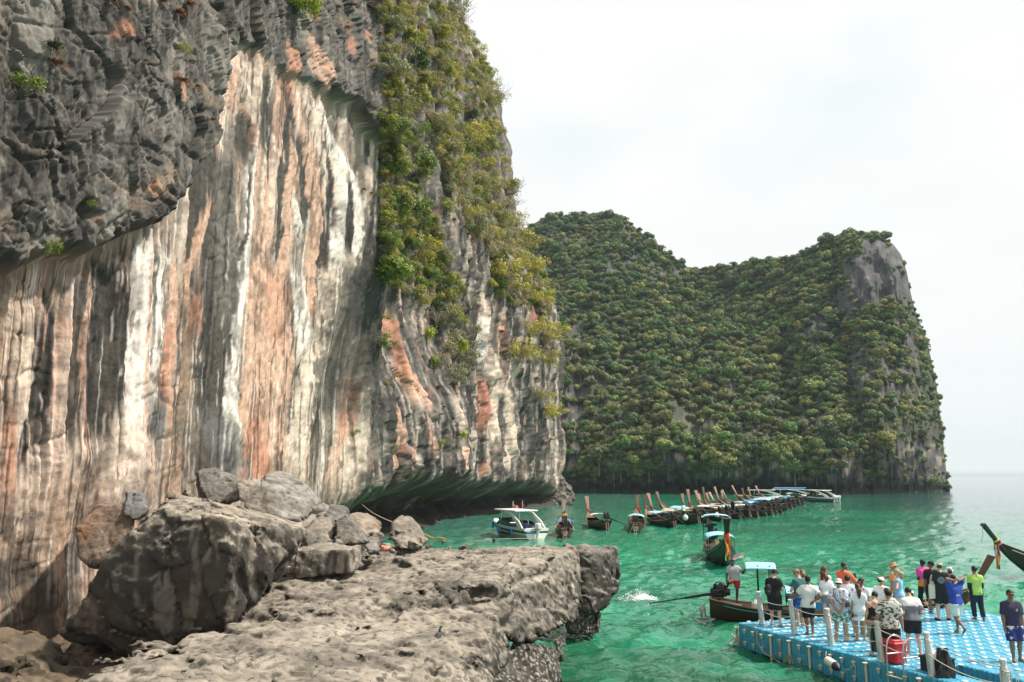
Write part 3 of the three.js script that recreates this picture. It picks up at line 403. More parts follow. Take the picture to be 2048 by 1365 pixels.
function rockGeo(fields, o) { // fields: hulls joined; o: cell, rough, algae (height below which sides are stained), tint
  let lo = [1e9, 1e9, 1e9], hi = [-1e9, -1e9, -1e9]; const fs = fields.map(([pts, round]) => { for (const p of pts) ['x', 'y', 'z'].forEach((k, i) => { lo[i] = Math.min(lo[i], p[k] - 0.35 * Math.max(1, o.rough ?? 1)); hi[i] = Math.max(hi[i], p[k] + 0.35 * Math.max(1, o.rough ?? 1)); }); return hullField(pts, Math.min(0.16, (round ?? 0.25) * 0.4)); });
  const R = o.rough ?? 1, dir = o.grain ?? [0.35, 1, 0.2];
  const field = (x, y, z) => {
    let d = fs[0](x, y, z); for (let i = 1; i < fs.length; i++) d = o.blend ? smin(d, fs[i](x, y, z), o.blend) : Math.min(d, fs[i](x, y, z));
    if (Math.abs(d) > 0.9 * Math.max(1, R)) return d;
    const b = x * dir[0] + y * dir[1] + z * dir[2] + 0.25 * noise(x * 0.5, y * 0.5, z * 0.5);
    d -= R * (0.10 * noise(x * 0.7, y * 0.7, z * 0.7 + 40) + 0.03 + 0.075 * fbm(x * 1.9, y * 1.9, z * 1.9 + 9, 4, 0.6) + 0.035 * ridge(x * 3.4, y * 3.4, z * 3.4, 2));
    if (Math.abs(d) < 0.5) { const [f1, e1] = facet3(x * 0.8 + 0.2 * noise(x, y, z), b * 0.9, z * 0.8, 2), [f2] = facet3(x * 2.3, b * 2.8, z * 2.3, 6); d -= R * (0.15 * f1 + 0.055 * f2) - R * 0.05 * (1 - sstep(0, 0.05, e1)); }
    d += R * 0.11 * (1 - sstep(0, 0.055, Math.abs(noise(x * 0.11 + 7, b * 1.05, z * 0.11)))) * sstep(-0.2, 0.2, noise(x * 0.5, y * 0.5, z * 0.5 + 70)); // bedding cracks
    d += R * 0.10 * (1 - sstep(0, 0.05, Math.abs(noise(x * 0.75 + z * 0.45 + 3, y * 0.10, 31 + 0.15 * (z - x))))) * sstep(-0.1, 0.25, noise(x * 0.4, y * 0.4, z * 0.4 + 90));
    if (o.grooves) for (const b of o.grooves) d = smax(d, 0.05 * noise(x * 2.5, y * 2.5, z * 2.5) - cone(x, y, z, b), 0.05);
    d += 0.022 * noise(x * 9, y * 9, z * 9) + R * 0.05 * (1 - sstep(0, 0.07, Math.abs(noise(x * 0.3 + 7, b * 2.8, z * 0.3)))) * sstep(-0.1, 0.25, noise(x * 0.8, y * 0.8, z * 0.8 + 170)); if (o.pits) d += 0.05 * sstep(0.3, 0.6, noise(x * 2.4, y * 2.0, z * 3.6 + 5)) + 0.05 * sstep(0.2, 0.55, noise(x * 6.5, y * 5, z * 8.5 + 25)) - 0.03;
    return d;
  };
  const T = (o.tint ?? [0.42, 0.365, 0.295]).map((k) => k * 0.66);
  return boxUV(nets(field, lo, hi, o.cell ?? 0.06, (x, y, z, nx, ny, nz) => {
    const n = fbm(x * 1.3, y * 1.3, z * 1.3 + 2, 4), m = noise(x * 6, y * 6, z * 6), big = noise(x * 0.35, y * 0.35, z * 0.35 + 8);
    let c = T.map((k) => k * (0.93 + 0.65 * n + 0.3 * m + 0.25 * big)); const mix = (k, t) => { c = c.map((v, i) => lerp(v, k[i], t)); };
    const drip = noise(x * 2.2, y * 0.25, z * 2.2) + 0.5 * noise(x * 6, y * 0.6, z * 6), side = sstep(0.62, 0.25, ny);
    mix([0.024, 0.021, 0.016], side * clamp((o.dark ?? 0.55) * (0.35 + sstep(-0.3, 0.35, drip + 0.6 * n)), 0, 0.93));                                          // dried algae drips, and shade painted into the side faces
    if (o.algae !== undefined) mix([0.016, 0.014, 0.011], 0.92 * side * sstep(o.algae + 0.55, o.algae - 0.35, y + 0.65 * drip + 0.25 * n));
    if (o.wet !== undefined) { mix([0.03, 0.027, 0.02], 0.9 * sstep(o.wet + 0.2, o.wet - 0.2, y + 0.2 * n)); mix([0.36, 0.33, 0.29], 0.85 * sstep(0.16, 0.4, noise(x * 13, y * 13, z * 13)) * sstep(o.wet + 0.3, o.wet, y) * sstep(0.0, 0.25, y)); }  // barnacles
    mix([0.045, 0.04, 0.032], 0.8 * sstep(0.1, 0.45, noise(x * 6.5, y * 5, z * 8.5 + 25)) * (o.pits ? 0.9 : 0.4));
    mix([0.075, 0.068, 0.056], 0.6 * sstep(0.05, 0.4, fbm(x * 0.8 + 5, y * 0.8, z * 1.6, 4)));
    if (o.rust) mix([0.20, 0.105, 0.055], o.rust * sstep(0.0, 0.4, fbm(x * 0.9, y * 0.9, z * 0.9 + 60, 3)));
    return c.map((v) => clamp(v, 0.012, 0.8));
  }), 2.3);
}
const pts = (s) => s.trim().split(/\s*;\s*/).map((q) => at(...q.split(/[ ,]+/).map(Number)));
{
  const A = pts('1148 1098 27.2; 1120 1096 28.5; 985 1163 22.3; 840 1182 21.2; 700 1200 20.3; 590 1238 19.2; 470 1212 21; 560 1140 25; 760 1112 29; 930 1099 29.6; 1168 1205 26.6; 1130 1252 24; 1015 1285 21.6; 780 1290 20; 600 1290 19.2; 500 1270 20; 900 1230 26');
  const Bs = pts('996 1214 21.3; 985 1246 19.4; 920 1292 17.5; 832 1348 15.2; 780 1420 13.4; 520 1420 13.0; 300 1420 13.4; 165 1345 15.2; 190 1325 16.2; 430 1290 17.8; 520 1238 20.5; 640 1228 21.4; 800 1218 22; 1012 1284 20.8; 1010 1330 18.9; 985 1400 16; 900 1480 13.6; 400 1500 13; 165 1420 14.6');
  const base = pts('440 1262 19.2; 560 1165 24; 760 1118 29; 930 1100 29.4; 990 1170 24; 700 1200 22; 520 1090 34; 330 1130 28; 300 1200 24; 440 1330 19; 990 1300 23; 700 1160 34; 330 1250 26; 930 1180 31');
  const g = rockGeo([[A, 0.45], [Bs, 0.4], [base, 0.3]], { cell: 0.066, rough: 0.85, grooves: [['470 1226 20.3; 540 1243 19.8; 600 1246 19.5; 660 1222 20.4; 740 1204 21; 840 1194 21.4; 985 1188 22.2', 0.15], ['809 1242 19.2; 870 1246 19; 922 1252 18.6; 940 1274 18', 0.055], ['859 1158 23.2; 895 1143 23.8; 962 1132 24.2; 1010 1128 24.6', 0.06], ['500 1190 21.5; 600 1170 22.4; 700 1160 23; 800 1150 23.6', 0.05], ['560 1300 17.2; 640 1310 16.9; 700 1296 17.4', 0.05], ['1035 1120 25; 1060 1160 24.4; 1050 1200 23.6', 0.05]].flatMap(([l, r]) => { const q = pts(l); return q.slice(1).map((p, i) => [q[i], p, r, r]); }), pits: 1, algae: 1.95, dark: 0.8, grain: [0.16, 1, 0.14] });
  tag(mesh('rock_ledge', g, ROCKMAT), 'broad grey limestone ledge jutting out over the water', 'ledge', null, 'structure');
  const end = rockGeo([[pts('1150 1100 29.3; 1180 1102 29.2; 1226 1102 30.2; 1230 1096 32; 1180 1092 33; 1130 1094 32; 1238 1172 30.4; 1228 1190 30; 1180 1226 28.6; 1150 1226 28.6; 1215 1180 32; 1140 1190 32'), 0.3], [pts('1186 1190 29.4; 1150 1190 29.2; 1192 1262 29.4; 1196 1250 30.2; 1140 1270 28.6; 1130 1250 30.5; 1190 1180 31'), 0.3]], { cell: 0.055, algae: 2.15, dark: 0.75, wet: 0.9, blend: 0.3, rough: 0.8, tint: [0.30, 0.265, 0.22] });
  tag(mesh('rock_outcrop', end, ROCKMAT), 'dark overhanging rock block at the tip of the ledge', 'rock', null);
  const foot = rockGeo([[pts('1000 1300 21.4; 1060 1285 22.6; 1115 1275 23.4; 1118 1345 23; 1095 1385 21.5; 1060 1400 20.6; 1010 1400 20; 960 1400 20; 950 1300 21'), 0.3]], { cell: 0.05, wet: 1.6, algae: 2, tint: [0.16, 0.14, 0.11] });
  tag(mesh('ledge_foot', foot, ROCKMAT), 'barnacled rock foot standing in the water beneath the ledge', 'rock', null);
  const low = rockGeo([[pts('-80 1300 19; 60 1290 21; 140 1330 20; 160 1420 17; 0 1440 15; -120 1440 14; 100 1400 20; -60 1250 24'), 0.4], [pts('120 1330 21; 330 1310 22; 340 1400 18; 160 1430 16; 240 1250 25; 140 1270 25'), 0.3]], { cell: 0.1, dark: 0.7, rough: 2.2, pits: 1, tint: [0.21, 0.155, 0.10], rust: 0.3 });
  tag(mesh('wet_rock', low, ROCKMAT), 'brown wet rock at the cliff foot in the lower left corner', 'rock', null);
}
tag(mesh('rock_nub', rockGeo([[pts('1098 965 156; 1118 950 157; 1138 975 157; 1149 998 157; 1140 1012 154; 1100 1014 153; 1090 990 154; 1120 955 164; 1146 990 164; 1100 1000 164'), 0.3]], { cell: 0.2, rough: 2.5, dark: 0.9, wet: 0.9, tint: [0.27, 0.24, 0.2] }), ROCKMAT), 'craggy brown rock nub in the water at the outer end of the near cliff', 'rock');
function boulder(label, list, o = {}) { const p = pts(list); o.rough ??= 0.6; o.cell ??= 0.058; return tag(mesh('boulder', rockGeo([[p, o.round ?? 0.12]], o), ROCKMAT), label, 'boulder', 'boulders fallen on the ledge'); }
boulder('huge dark boulder leaning on the ledge, pale only on its sloping top', '130 1258 19.6; 205 1130 19.1; 305 1022 19.3; 345 1000 20; 445 1046 18.6; 455 1115 18.4; 425 1275 19.2; 300 1320 20.0; 160 1292 19.9; 612 1062 21.4; 562 1130 20.2; 505 1165 19.5; 458 1262 19.3; 345 998 21.6; 480 1016 22.6; 602 1054 23.6; 200 1250 23; 560 1150 23', { cell: 0.056, dark: 1.3, round: 0.3, rust: 0.12, rough: 0.9, grain: [0.3, 1, -0.5] });  // brown rock; the high dark value also paints shade into its overhanging face
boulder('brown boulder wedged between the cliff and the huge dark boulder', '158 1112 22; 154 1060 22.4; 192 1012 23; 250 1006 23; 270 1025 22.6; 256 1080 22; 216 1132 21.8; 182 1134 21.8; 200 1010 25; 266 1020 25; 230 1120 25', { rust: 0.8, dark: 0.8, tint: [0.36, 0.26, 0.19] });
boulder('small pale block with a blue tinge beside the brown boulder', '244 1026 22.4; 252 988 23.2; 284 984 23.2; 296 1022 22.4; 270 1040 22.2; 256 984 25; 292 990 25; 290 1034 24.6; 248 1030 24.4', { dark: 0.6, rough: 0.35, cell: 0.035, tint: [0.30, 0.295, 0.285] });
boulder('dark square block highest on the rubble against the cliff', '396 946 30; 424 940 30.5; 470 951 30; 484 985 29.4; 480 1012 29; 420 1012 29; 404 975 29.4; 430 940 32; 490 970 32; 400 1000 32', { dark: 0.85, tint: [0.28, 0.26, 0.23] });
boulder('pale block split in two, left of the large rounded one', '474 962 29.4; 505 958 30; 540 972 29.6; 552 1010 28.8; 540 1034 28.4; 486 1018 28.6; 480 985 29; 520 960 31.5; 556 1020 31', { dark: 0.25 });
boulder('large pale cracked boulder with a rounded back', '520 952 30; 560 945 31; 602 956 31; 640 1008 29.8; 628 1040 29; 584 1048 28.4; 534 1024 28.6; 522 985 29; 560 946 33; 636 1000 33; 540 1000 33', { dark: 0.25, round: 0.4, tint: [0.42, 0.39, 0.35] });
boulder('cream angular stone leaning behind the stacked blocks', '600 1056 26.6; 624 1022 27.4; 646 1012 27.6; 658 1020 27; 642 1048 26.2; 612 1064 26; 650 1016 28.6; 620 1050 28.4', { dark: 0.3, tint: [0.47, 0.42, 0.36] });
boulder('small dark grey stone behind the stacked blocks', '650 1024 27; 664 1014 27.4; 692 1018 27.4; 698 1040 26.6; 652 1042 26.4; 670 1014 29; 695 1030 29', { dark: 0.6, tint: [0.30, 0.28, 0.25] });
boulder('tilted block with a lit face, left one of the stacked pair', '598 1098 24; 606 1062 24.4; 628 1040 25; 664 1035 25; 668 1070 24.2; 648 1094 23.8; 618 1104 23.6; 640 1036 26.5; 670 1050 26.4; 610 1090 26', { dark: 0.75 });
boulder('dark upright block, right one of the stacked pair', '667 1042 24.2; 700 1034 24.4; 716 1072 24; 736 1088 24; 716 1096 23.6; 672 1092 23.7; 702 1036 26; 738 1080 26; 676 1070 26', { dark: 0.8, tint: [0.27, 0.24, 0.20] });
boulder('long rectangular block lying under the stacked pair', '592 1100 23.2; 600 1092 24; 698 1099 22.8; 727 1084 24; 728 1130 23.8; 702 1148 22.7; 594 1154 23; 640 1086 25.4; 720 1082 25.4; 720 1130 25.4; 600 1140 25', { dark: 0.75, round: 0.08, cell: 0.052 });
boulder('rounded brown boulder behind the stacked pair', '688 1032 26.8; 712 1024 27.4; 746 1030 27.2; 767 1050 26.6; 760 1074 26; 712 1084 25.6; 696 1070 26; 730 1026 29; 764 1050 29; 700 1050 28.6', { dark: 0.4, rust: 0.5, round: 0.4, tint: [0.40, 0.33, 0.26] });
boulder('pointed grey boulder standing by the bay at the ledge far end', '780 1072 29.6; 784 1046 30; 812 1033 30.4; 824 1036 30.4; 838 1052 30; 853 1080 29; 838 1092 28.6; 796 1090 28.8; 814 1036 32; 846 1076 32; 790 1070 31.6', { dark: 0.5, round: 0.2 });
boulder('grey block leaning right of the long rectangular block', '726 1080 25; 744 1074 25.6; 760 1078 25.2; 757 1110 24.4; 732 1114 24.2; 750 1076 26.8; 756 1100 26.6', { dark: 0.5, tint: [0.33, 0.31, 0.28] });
{ const r = rng(12), kinds = ['small rounded stone in the rubble behind the ledge', 'small angular stone in the rubble behind the ledge'];
  const sp = [[772, 1088, 26.5, 22], [790, 1076, 27.4, 20], [806, 1092, 26.4, 17], [823, 1089, 26.6, 24], [848, 1082, 28, 18], [864, 1090, 27.6, 22], [885, 1087, 28.4, 20], [926, 1092, 28.6, 26], [752, 1100, 25.2, 14], [782, 1104, 25.4, 13], [840, 1102, 26, 12], [900, 1096, 27.6, 14], [760, 1070, 27.6, 14], [375, 990, 27, 26], [350, 996, 26.4, 18], [400, 1008, 25.5, 18], [560, 1052, 25.6, 16], [575, 1064, 25, 12]];
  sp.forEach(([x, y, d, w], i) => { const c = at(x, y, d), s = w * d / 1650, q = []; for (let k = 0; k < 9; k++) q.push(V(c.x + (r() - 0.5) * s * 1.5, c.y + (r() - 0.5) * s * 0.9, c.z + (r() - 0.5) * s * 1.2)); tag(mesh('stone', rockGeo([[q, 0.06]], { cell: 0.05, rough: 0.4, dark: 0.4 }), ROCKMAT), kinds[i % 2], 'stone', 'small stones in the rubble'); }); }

// ---------------------------------------------------------------- bushes, dry tufts and vines on the cliff
const SHRUB = {}; // kind -> [foliage geometries, twig geometries]
function twigs(r, n, R, thick, up = 0.6) { const g = []; for (let i = 0; i < n; i++) { const a = r() * 6.28, b = 0.3 + r() * 0.9, L = R * (0.7 + 0.6 * r()); let p = V((r() - 0.5) * 0.1 * R, -0.5 * R * r(), (r() - 0.5) * 0.1 * R); const q = [p.clone()]; for (let k = 1; k <= 3; k++) { p = p.clone().add(V(Math.cos(a + (r() - 0.5) * 1.2) * L * 0.33 * b, L * 0.33 * (up + (r() - 0.4) * 0.7), Math.sin(a + (r() - 0.5) * 1.2) * L * 0.33 * b)); q.push(p); } g.push(new THREE.TubeGeometry(new THREE.CatmullRomCurve3(q), 5, thick * (0.5 + 0.8 * r()), 4, false)); } return merge(g); }
{
  const mk = (seed, n, spread, rad, count, size, flat, tw, thick) => { const f = [], t = []; for (let v = 0; v < 4; v++) { const r = rng(seed + v * 17); f.push(leafCards(r, lobesFor(r, n + v % 2, spread, rad), count, size, 0.45, flat)); t.push(twigs(r, tw, 1.0, thick)); } return [f, t]; };
  SHRUB.lush = mk(300, 8, 0.66, 0.48, 1050, 0.135, 0.9, 7, 0.02);
  SHRUB.airy = mk(400, 10, 0.82, 0.44, 760, 0.105, 0.9, 18, 0.014);
  SHRUB.dry = mk(500, 9, 0.75, 0.42, 280, 0.09, 0.9, 34, 0.012);
  SHRUB.hanging = mk(600, 7, 0.55, 0.36, 560, 0.12, 1.7, 8, 0.016);
}
const tuftGeo = [0, 1, 2].map((v) => { const r = rng(700 + v), pos = [], nor = [], col = []; for (let i = 0; i < 150; i++) { const a = r() * 6.28, lean = 0.35 + 0.9 * r(), L = 0.6 + 0.7 * r(), w = 0.025 + 0.02 * r(), p = [0, 0.5, 1].map((t) => V(Math.cos(a) * lean * L * t, L * (t * 0.75 - 0.95 * t * t * lean), Math.sin(a) * lean * L * t)), s = V(-Math.sin(a) * w, 0, Math.cos(a) * w), sh = 0.7 + 0.6 * r();
  for (let k = 0; k < 2; k++) { const A = p[k], B = p[k + 1], e = k ? 0.05 : 0.7, tri = [A.clone().add(s.clone().multiplyScalar(k ? 0.7 : 1)), A.clone().sub(s.clone().multiplyScalar(k ? 0.7 : 1)), B.clone().add(s.clone().multiplyScalar(e)), A.clone().sub(s.clone().multiplyScalar(k ? 0.7 : 1)), B.clone().sub(s.clone().multiplyScalar(e)), B.clone().add(s.clone().multiplyScalar(e))]; for (const q of tri) { pos.push(q.x, q.y, q.z); nor.push(Math.cos(a) * 0.6, 0.8, Math.sin(a) * 0.6); col.push(sh, sh, sh); } } }
  const g = new THREE.BufferGeometry(); g.setAttribute('position', new THREE.Float32BufferAttribute(pos, 3)); g.setAttribute('normal', new THREE.Float32BufferAttribute(nor, 3)); g.setAttribute('color', new THREE.Float32BufferAttribute(col, 3)); return g; });
const GREENS = { lime: leafMat(0.40, 0.46, 0.05), green: leafMat(0.20, 0.275, 0.04), deep: leafMat(0.09, 0.15, 0.035), olive: leafMat(0.33, 0.335, 0.08), gold: leafMat(0.48, 0.43, 0.085), tan: leafMat(0.44, 0.36, 0.19), grey: leafMat(0.31, 0.31, 0.18) };
const TWIG = std(0.30, 0.26, 0.215, 0.95), DRYGRASS = leafMat(0.62, 0.33, 0.14), GREENGRASS = leafMat(0.32, 0.29, 0.11);
const leanOff = (p, h) => cliffOut(p, h);
function onCliff(px, py, lift) { const [p, h] = cliffHit(px, py, leanOff); const D = cliffOut(p, h) + lift; return { pos: V(p.x + p.nx * D, h, -p.d + p.nz * D), d: p.d, p }; }
const shrubProto = new Map();
function shrub(px, py, w, kind, tint, label, group, seed = 1) { // w: width in the survey photograph
  const e = onCliff(px, py, 0), R = Math.min(4.2, w / 2 * e.d / 1650 * 1.05), v = (seed * 7 + Math.round(px)) % 4, key = kind + v + tint; let o = shrubProto.get(key);
  if (!o) { o = thing('cliff_shrub', label, 'shrub', [0, 0, 0], 0, group); mesh('foliage', SHRUB[kind][0][v], GREENS[tint], o); mesh('branches', SHRUB[kind][1][v], TWIG, o); shrubProto.set(key, o); } else { o = copyOf(o, label); if (group) o.userData.group = group; else delete o.userData.group; }
  o.position.copy(e.pos); o.position.x += e.p.nx * R * 0.35; o.position.z += e.p.nz * R * 0.35; o.rotation.set(0.15 * Math.sin(px), px * 1.7, 0.15 * Math.cos(py)); o.scale.set(R, R * (0.85 + 0.3 * ((px * 13) % 7) / 7), R);
  return o;
}
// single ones that stand out
shrub(585, 12, 84, 'lush', 'lime', 'bright green bush at the top of the grey brow above the red niche', null, 3);
shrub(760, 548, 100, 'lush', 'green', 'large dark green round bush beside the pale streaked wall', null, 2);
shrub(866, 620, 46, 'lush', 'deep', 'small deep green round bush below the dry shrubs in mid cliff', null, 1);
shrub(846, 668, 50, 'hanging', 'lime', 'yellow green hanging bush just below the small deep green one', null, 4);
shrub(866, 728, 48, 'hanging', 'green', 'green drooping bush lowest in the vegetation above the notch', null, 5);
shrub(905, 695, 44, 'lush', 'lime', 'lime green bush right of the drooping one', null, 2);
shrub(758, 686, 50, 'airy', 'green', 'small flat green bush clinging to the dark rock left of the drooping one', null, 2);
shrub(770, 636, 26, 'airy', 'olive', 'tiny olive bush above the flat green one', null, 2);
shrub(878, 888, 24, 'hanging', 'lime', 'small lime plant over the sea notch, left of two', null, 1);
shrub(918, 872, 26, 'hanging', 'lime', 'small lime plant over the sea notch, right of two', null, 2);
shrub(705, 866, 22, 'airy', 'green', 'tiny green plant on the streaked rock left of the notch plants', null, 2);
shrub(772, 768, 18, 'airy', 'olive', 'tiny plant below the flat green bush on grey rock', null, 2);
shrub(766, 436, 34, 'lush', 'lime', 'yellow green bush in the gully against the wall corner', null, 1);
shrub(352, 102, 34, 'airy', 'lime', 'small yellow green leafy plant on the grey brow near the top', null, 3);
shrub(40, 188, 74, 'airy', 'green', 'thin green leafy plant on the grey brow at the far left', null, 3);
shrub(168, 415, 30, 'airy', 'green', 'small green plant low on the grey brow', null, 2);
shrub(95, 505, 52, 'hanging', 'green', 'green leafy plant hanging from the lip of the overhang', null, 4);
shrub(822, 118, 64, 'lush', 'deep', 'dark green dome shaped bush high on the wooded cliff head', null, 1);
shrub(932, 222, 42, 'lush', 'deep', 'dark green flat bush near the cliff edge', null, 3);
shrub(1088, 590, 30, 'lush', 'lime', 'bright green bush at the outer end of the cliff', null, 1);
shrub(940, 30, 60, 'airy', 'grey', 'greyish bush on the skyline at the top of the cliff head', null, 1);
shrub(985, 190, 40, 'airy', 'grey', 'thin grey green bush leaning out on the cliff skyline', null, 3);
shrub(1012, 378, 40, 'airy', 'green', 'green bush leaning out over the cliff skyline', null, 2);
{
  const r = rng(4242), zones = [ // polygons of scrub in the survey: [points, count, kinds]
    [[[758, 0], [930, 0], [985, 120], [1000, 250], [940, 330], [860, 200], [800, 250], [758, 240]], 54, 'airy olive,airy gold,airy grey,lush olive,airy olive,dry tan,lush gold'],
    [[[758, 240], [830, 260], [850, 420], [900, 520], [910, 600], [840, 610], [760, 560], [752, 400]], 40, 'lush green,airy olive,lush olive,airy gold,lush green,airy green'],
    [[[850, 230], [980, 240], [1018, 330], [1030, 440], [1000, 480], [950, 480], [890, 380]], 38, 'airy olive,airy grey,dry tan,airy olive,airy gold'],
    [[[960, 450], [1060, 470], [1105, 560], [1095, 640], [1030, 620], [980, 580]], 26, 'airy gold,airy olive,dry tan,airy tan'],
    [[[850, 560], [940, 580], [945, 720], [900, 760], [860, 700]], 20, 'dry tan,airy grey,dry grey,airy olive'],
    [[[1000, 640], [1100, 640], [1110, 880], [1060, 800]], 16, 'dry tan,airy gold'],
    [[[760, 40], [960, 40], [1010, 330], [1000, 420], [780, 420]], 22, 'airy olive,dry tan,airy grey,lush olive']];
  const inside = (P, x, y) => { let c = false; for (let i = 0, j = P.length - 1; i < P.length; j = i++) if ((P[i][1] > y) !== (P[j][1] > y) && x < (P[j][0] - P[i][0]) * (y - P[i][1]) / (P[j][1] - P[i][1]) + P[i][0]) c = !c; return c; };
  const names = { 'airy olive': 'loose olive green shrub in the scrub of the cliff head', 'airy gold': 'loose yellowish shrub in the scrub of the cliff head', 'airy grey': 'loose greyish shrub in the scrub of the cliff head', 'lush olive': 'dense olive shrub in the scrub of the cliff head', 'dry tan': 'leafless brown twiggy shrub in the scrub of the cliff head', 'lush gold': 'dense yellow shrub in the scrub of the cliff head', 'lush green': 'dense green shrub in the scrub of the cliff head', 'airy green': 'loose green shrub in the scrub of the cliff head', 'airy tan': 'loose tan shrub in the scrub of the cliff head', 'dry grey': 'leafless grey twiggy shrub in the scrub of the cliff head' };
  for (const [P, n, kinds] of zones) { const K = kinds.split(','); for (let i = 0, t = 0; i < n && t < 900; t++) { const x = 740 + r() * 380, y = r() * 900; if (!inside(P, x, y)) continue; const k = K[Math.floor(r() * K.length)], [kind, tint] = k.split(' '); shrub(x, y, 28 + 46 * r() * r() + 6, kind, tint, names[k], 'scrub of the cliff head: ' + k, i); i++; } }
  { // low growth between the shrubs
    const list = [], D = new THREE.Object3D(); for (const [P, n] of zones) for (let i = 0, t = 0; i < n * 7 && t < 40000; t++) { const x = 740 + r() * 380, y = r() * 900; if (!inside(P, x, y)) continue; i++; list.push([x, y]); }
    for (const [kind, v, share] of [['airy', 1, 0.5], ['dry', 2, 0.25], ['lush', 0, 0.25]]) { const mine = list.splice(0, Math.ceil(list.length * share / 1)), im = new THREE.InstancedMesh(SHRUB[kind][0][v], leafMat(1, 1, 1), mine.length); im.name = numbered('cliff_undergrowth'); tag(im, 'low yellow green undergrowth between the shrubs of the cliff head', 'undergrowth', 'cliff undergrowth', 'stuff');
      const K = ['olive', 'gold', 'grey', 'green', 'olive', 'tan']; mine.forEach(([x, y], i) => { const e = onCliff(x, y, 0.1), R = (9 + 11 * r()) * e.d / 1650; D.position.copy(e.pos); D.rotation.set(r(), r() * 6, r()); D.scale.setScalar(R); D.updateMatrix(); im.setMatrixAt(i, D.matrix); im.setColorAt(i, GREENS[K[Math.floor(r() * 6)]].color); }); scene.add(im); }
  }
  const tuft = (px, py, w, mat, label, group) => { const e = onCliff(px, py, 0.05), R = w / 2 * e.d / 1650 * 1.15, o = mesh('grass_tuft', tuftGeo[Math.floor(r() * 3)], mat); o.position.copy(e.pos); o.position.x += e.p.nx * 0.1; o.scale.setScalar(R); o.rotation.y = r() * 6; return tag(o, label, 'grass', group); };
  tuft(95, 110, 56, GREENGRASS, 'long grass tuft with hanging blades on the grey brow at the upper left');
  tuft(100, 140, 50, DRYGRASS, 'dry grass hanging under the long green tuft at the upper left');
  for (const [x, y, w] of [[245, 28, 26], [210, 10, 30], [350, 30, 34], [372, 12, 34], [320, 8, 24], [357, 166, 34], [440, 68, 16], [282, 130, 18], [388, 175, 16], [415, 242, 18], [452, 48, 16], [670, 14, 20], [700, 10, 24], [690, 55, 20], [712, 118, 14], [735, 15, 22], [755, 70, 18], [722, 380, 14], [738, 388, 12], [760, 350, 34], [764, 320, 26], [935, 470, 20], [940, 480, 16], [905, 440, 18], [925, 455, 14], [876, 775, 18], [878, 830, 16], [885, 815, 14], [1000, 665, 20], [1045, 690, 18], [1070, 760, 20], [1090, 700, 18], [1085, 820, 18], [1100, 880, 18], [845, 255, 18], [780, 180, 22], [770, 230, 26], [800, 380, 18], [905, 770, 12], [890, 860, 10]]) tuft(x, y, w, DRYGRASS, 'dry orange grass tuft growing out of the cliff rock', 'dry grass tufts on the cliff');
}

// ---------------------------------------------------------------- the floating pontoon of plastic cubes
const DECK = 0.75, E1 = V(0.335, 0, 0.942), E2 = V(0.942, 0, -0.335), CORNER = onLevel(1475, 1246, DECK), CUBE = 0.44;
const deckAt = (a, b, y = 0) => CORNER.clone().addScaledVector(E1, a).addScaledVector(E2, b).add(V(0, y, 0)); // a: metres along the near edge, b: metres in from it
const DTURN = Math.atan2(-E2.z, E2.x);
const plasticTex = noiseTex(256, (u, v) => { const n = 0.86 + 0.12 * tileNoise(u, v, 9, 4, 3) - 0.12 * sstep(0.2, 0.5, tileNoise(u, v, 5, 3, 8)); return [n, n, n]; }, true);
const BLUE = [0, 1, 2].map((k) => std(0.07 + 0.015 * k, 0.45 + 0.025 * k, 0.68 + 0.015 * k, 0.38, { map: plasticTex })), PINW = std(0.80, 0.82, 0.80, 0.45), CREAM = std(0.62, 0.58, 0.46, 0.6), POSTW = std(0.9, 0.89, 0.86, 0.5, { map: plasticTex }), ROPEM = std(0.55, 0.50, 0.42, 0.9), TANROPE = std(0.36, 0.27, 0.18, 0.9), STEEL = std(0.62, 0.63, 0.63, 0.28, { metalness: 0.9 }), BLACKP = std(0.02, 0.02, 0.022, 0.45);
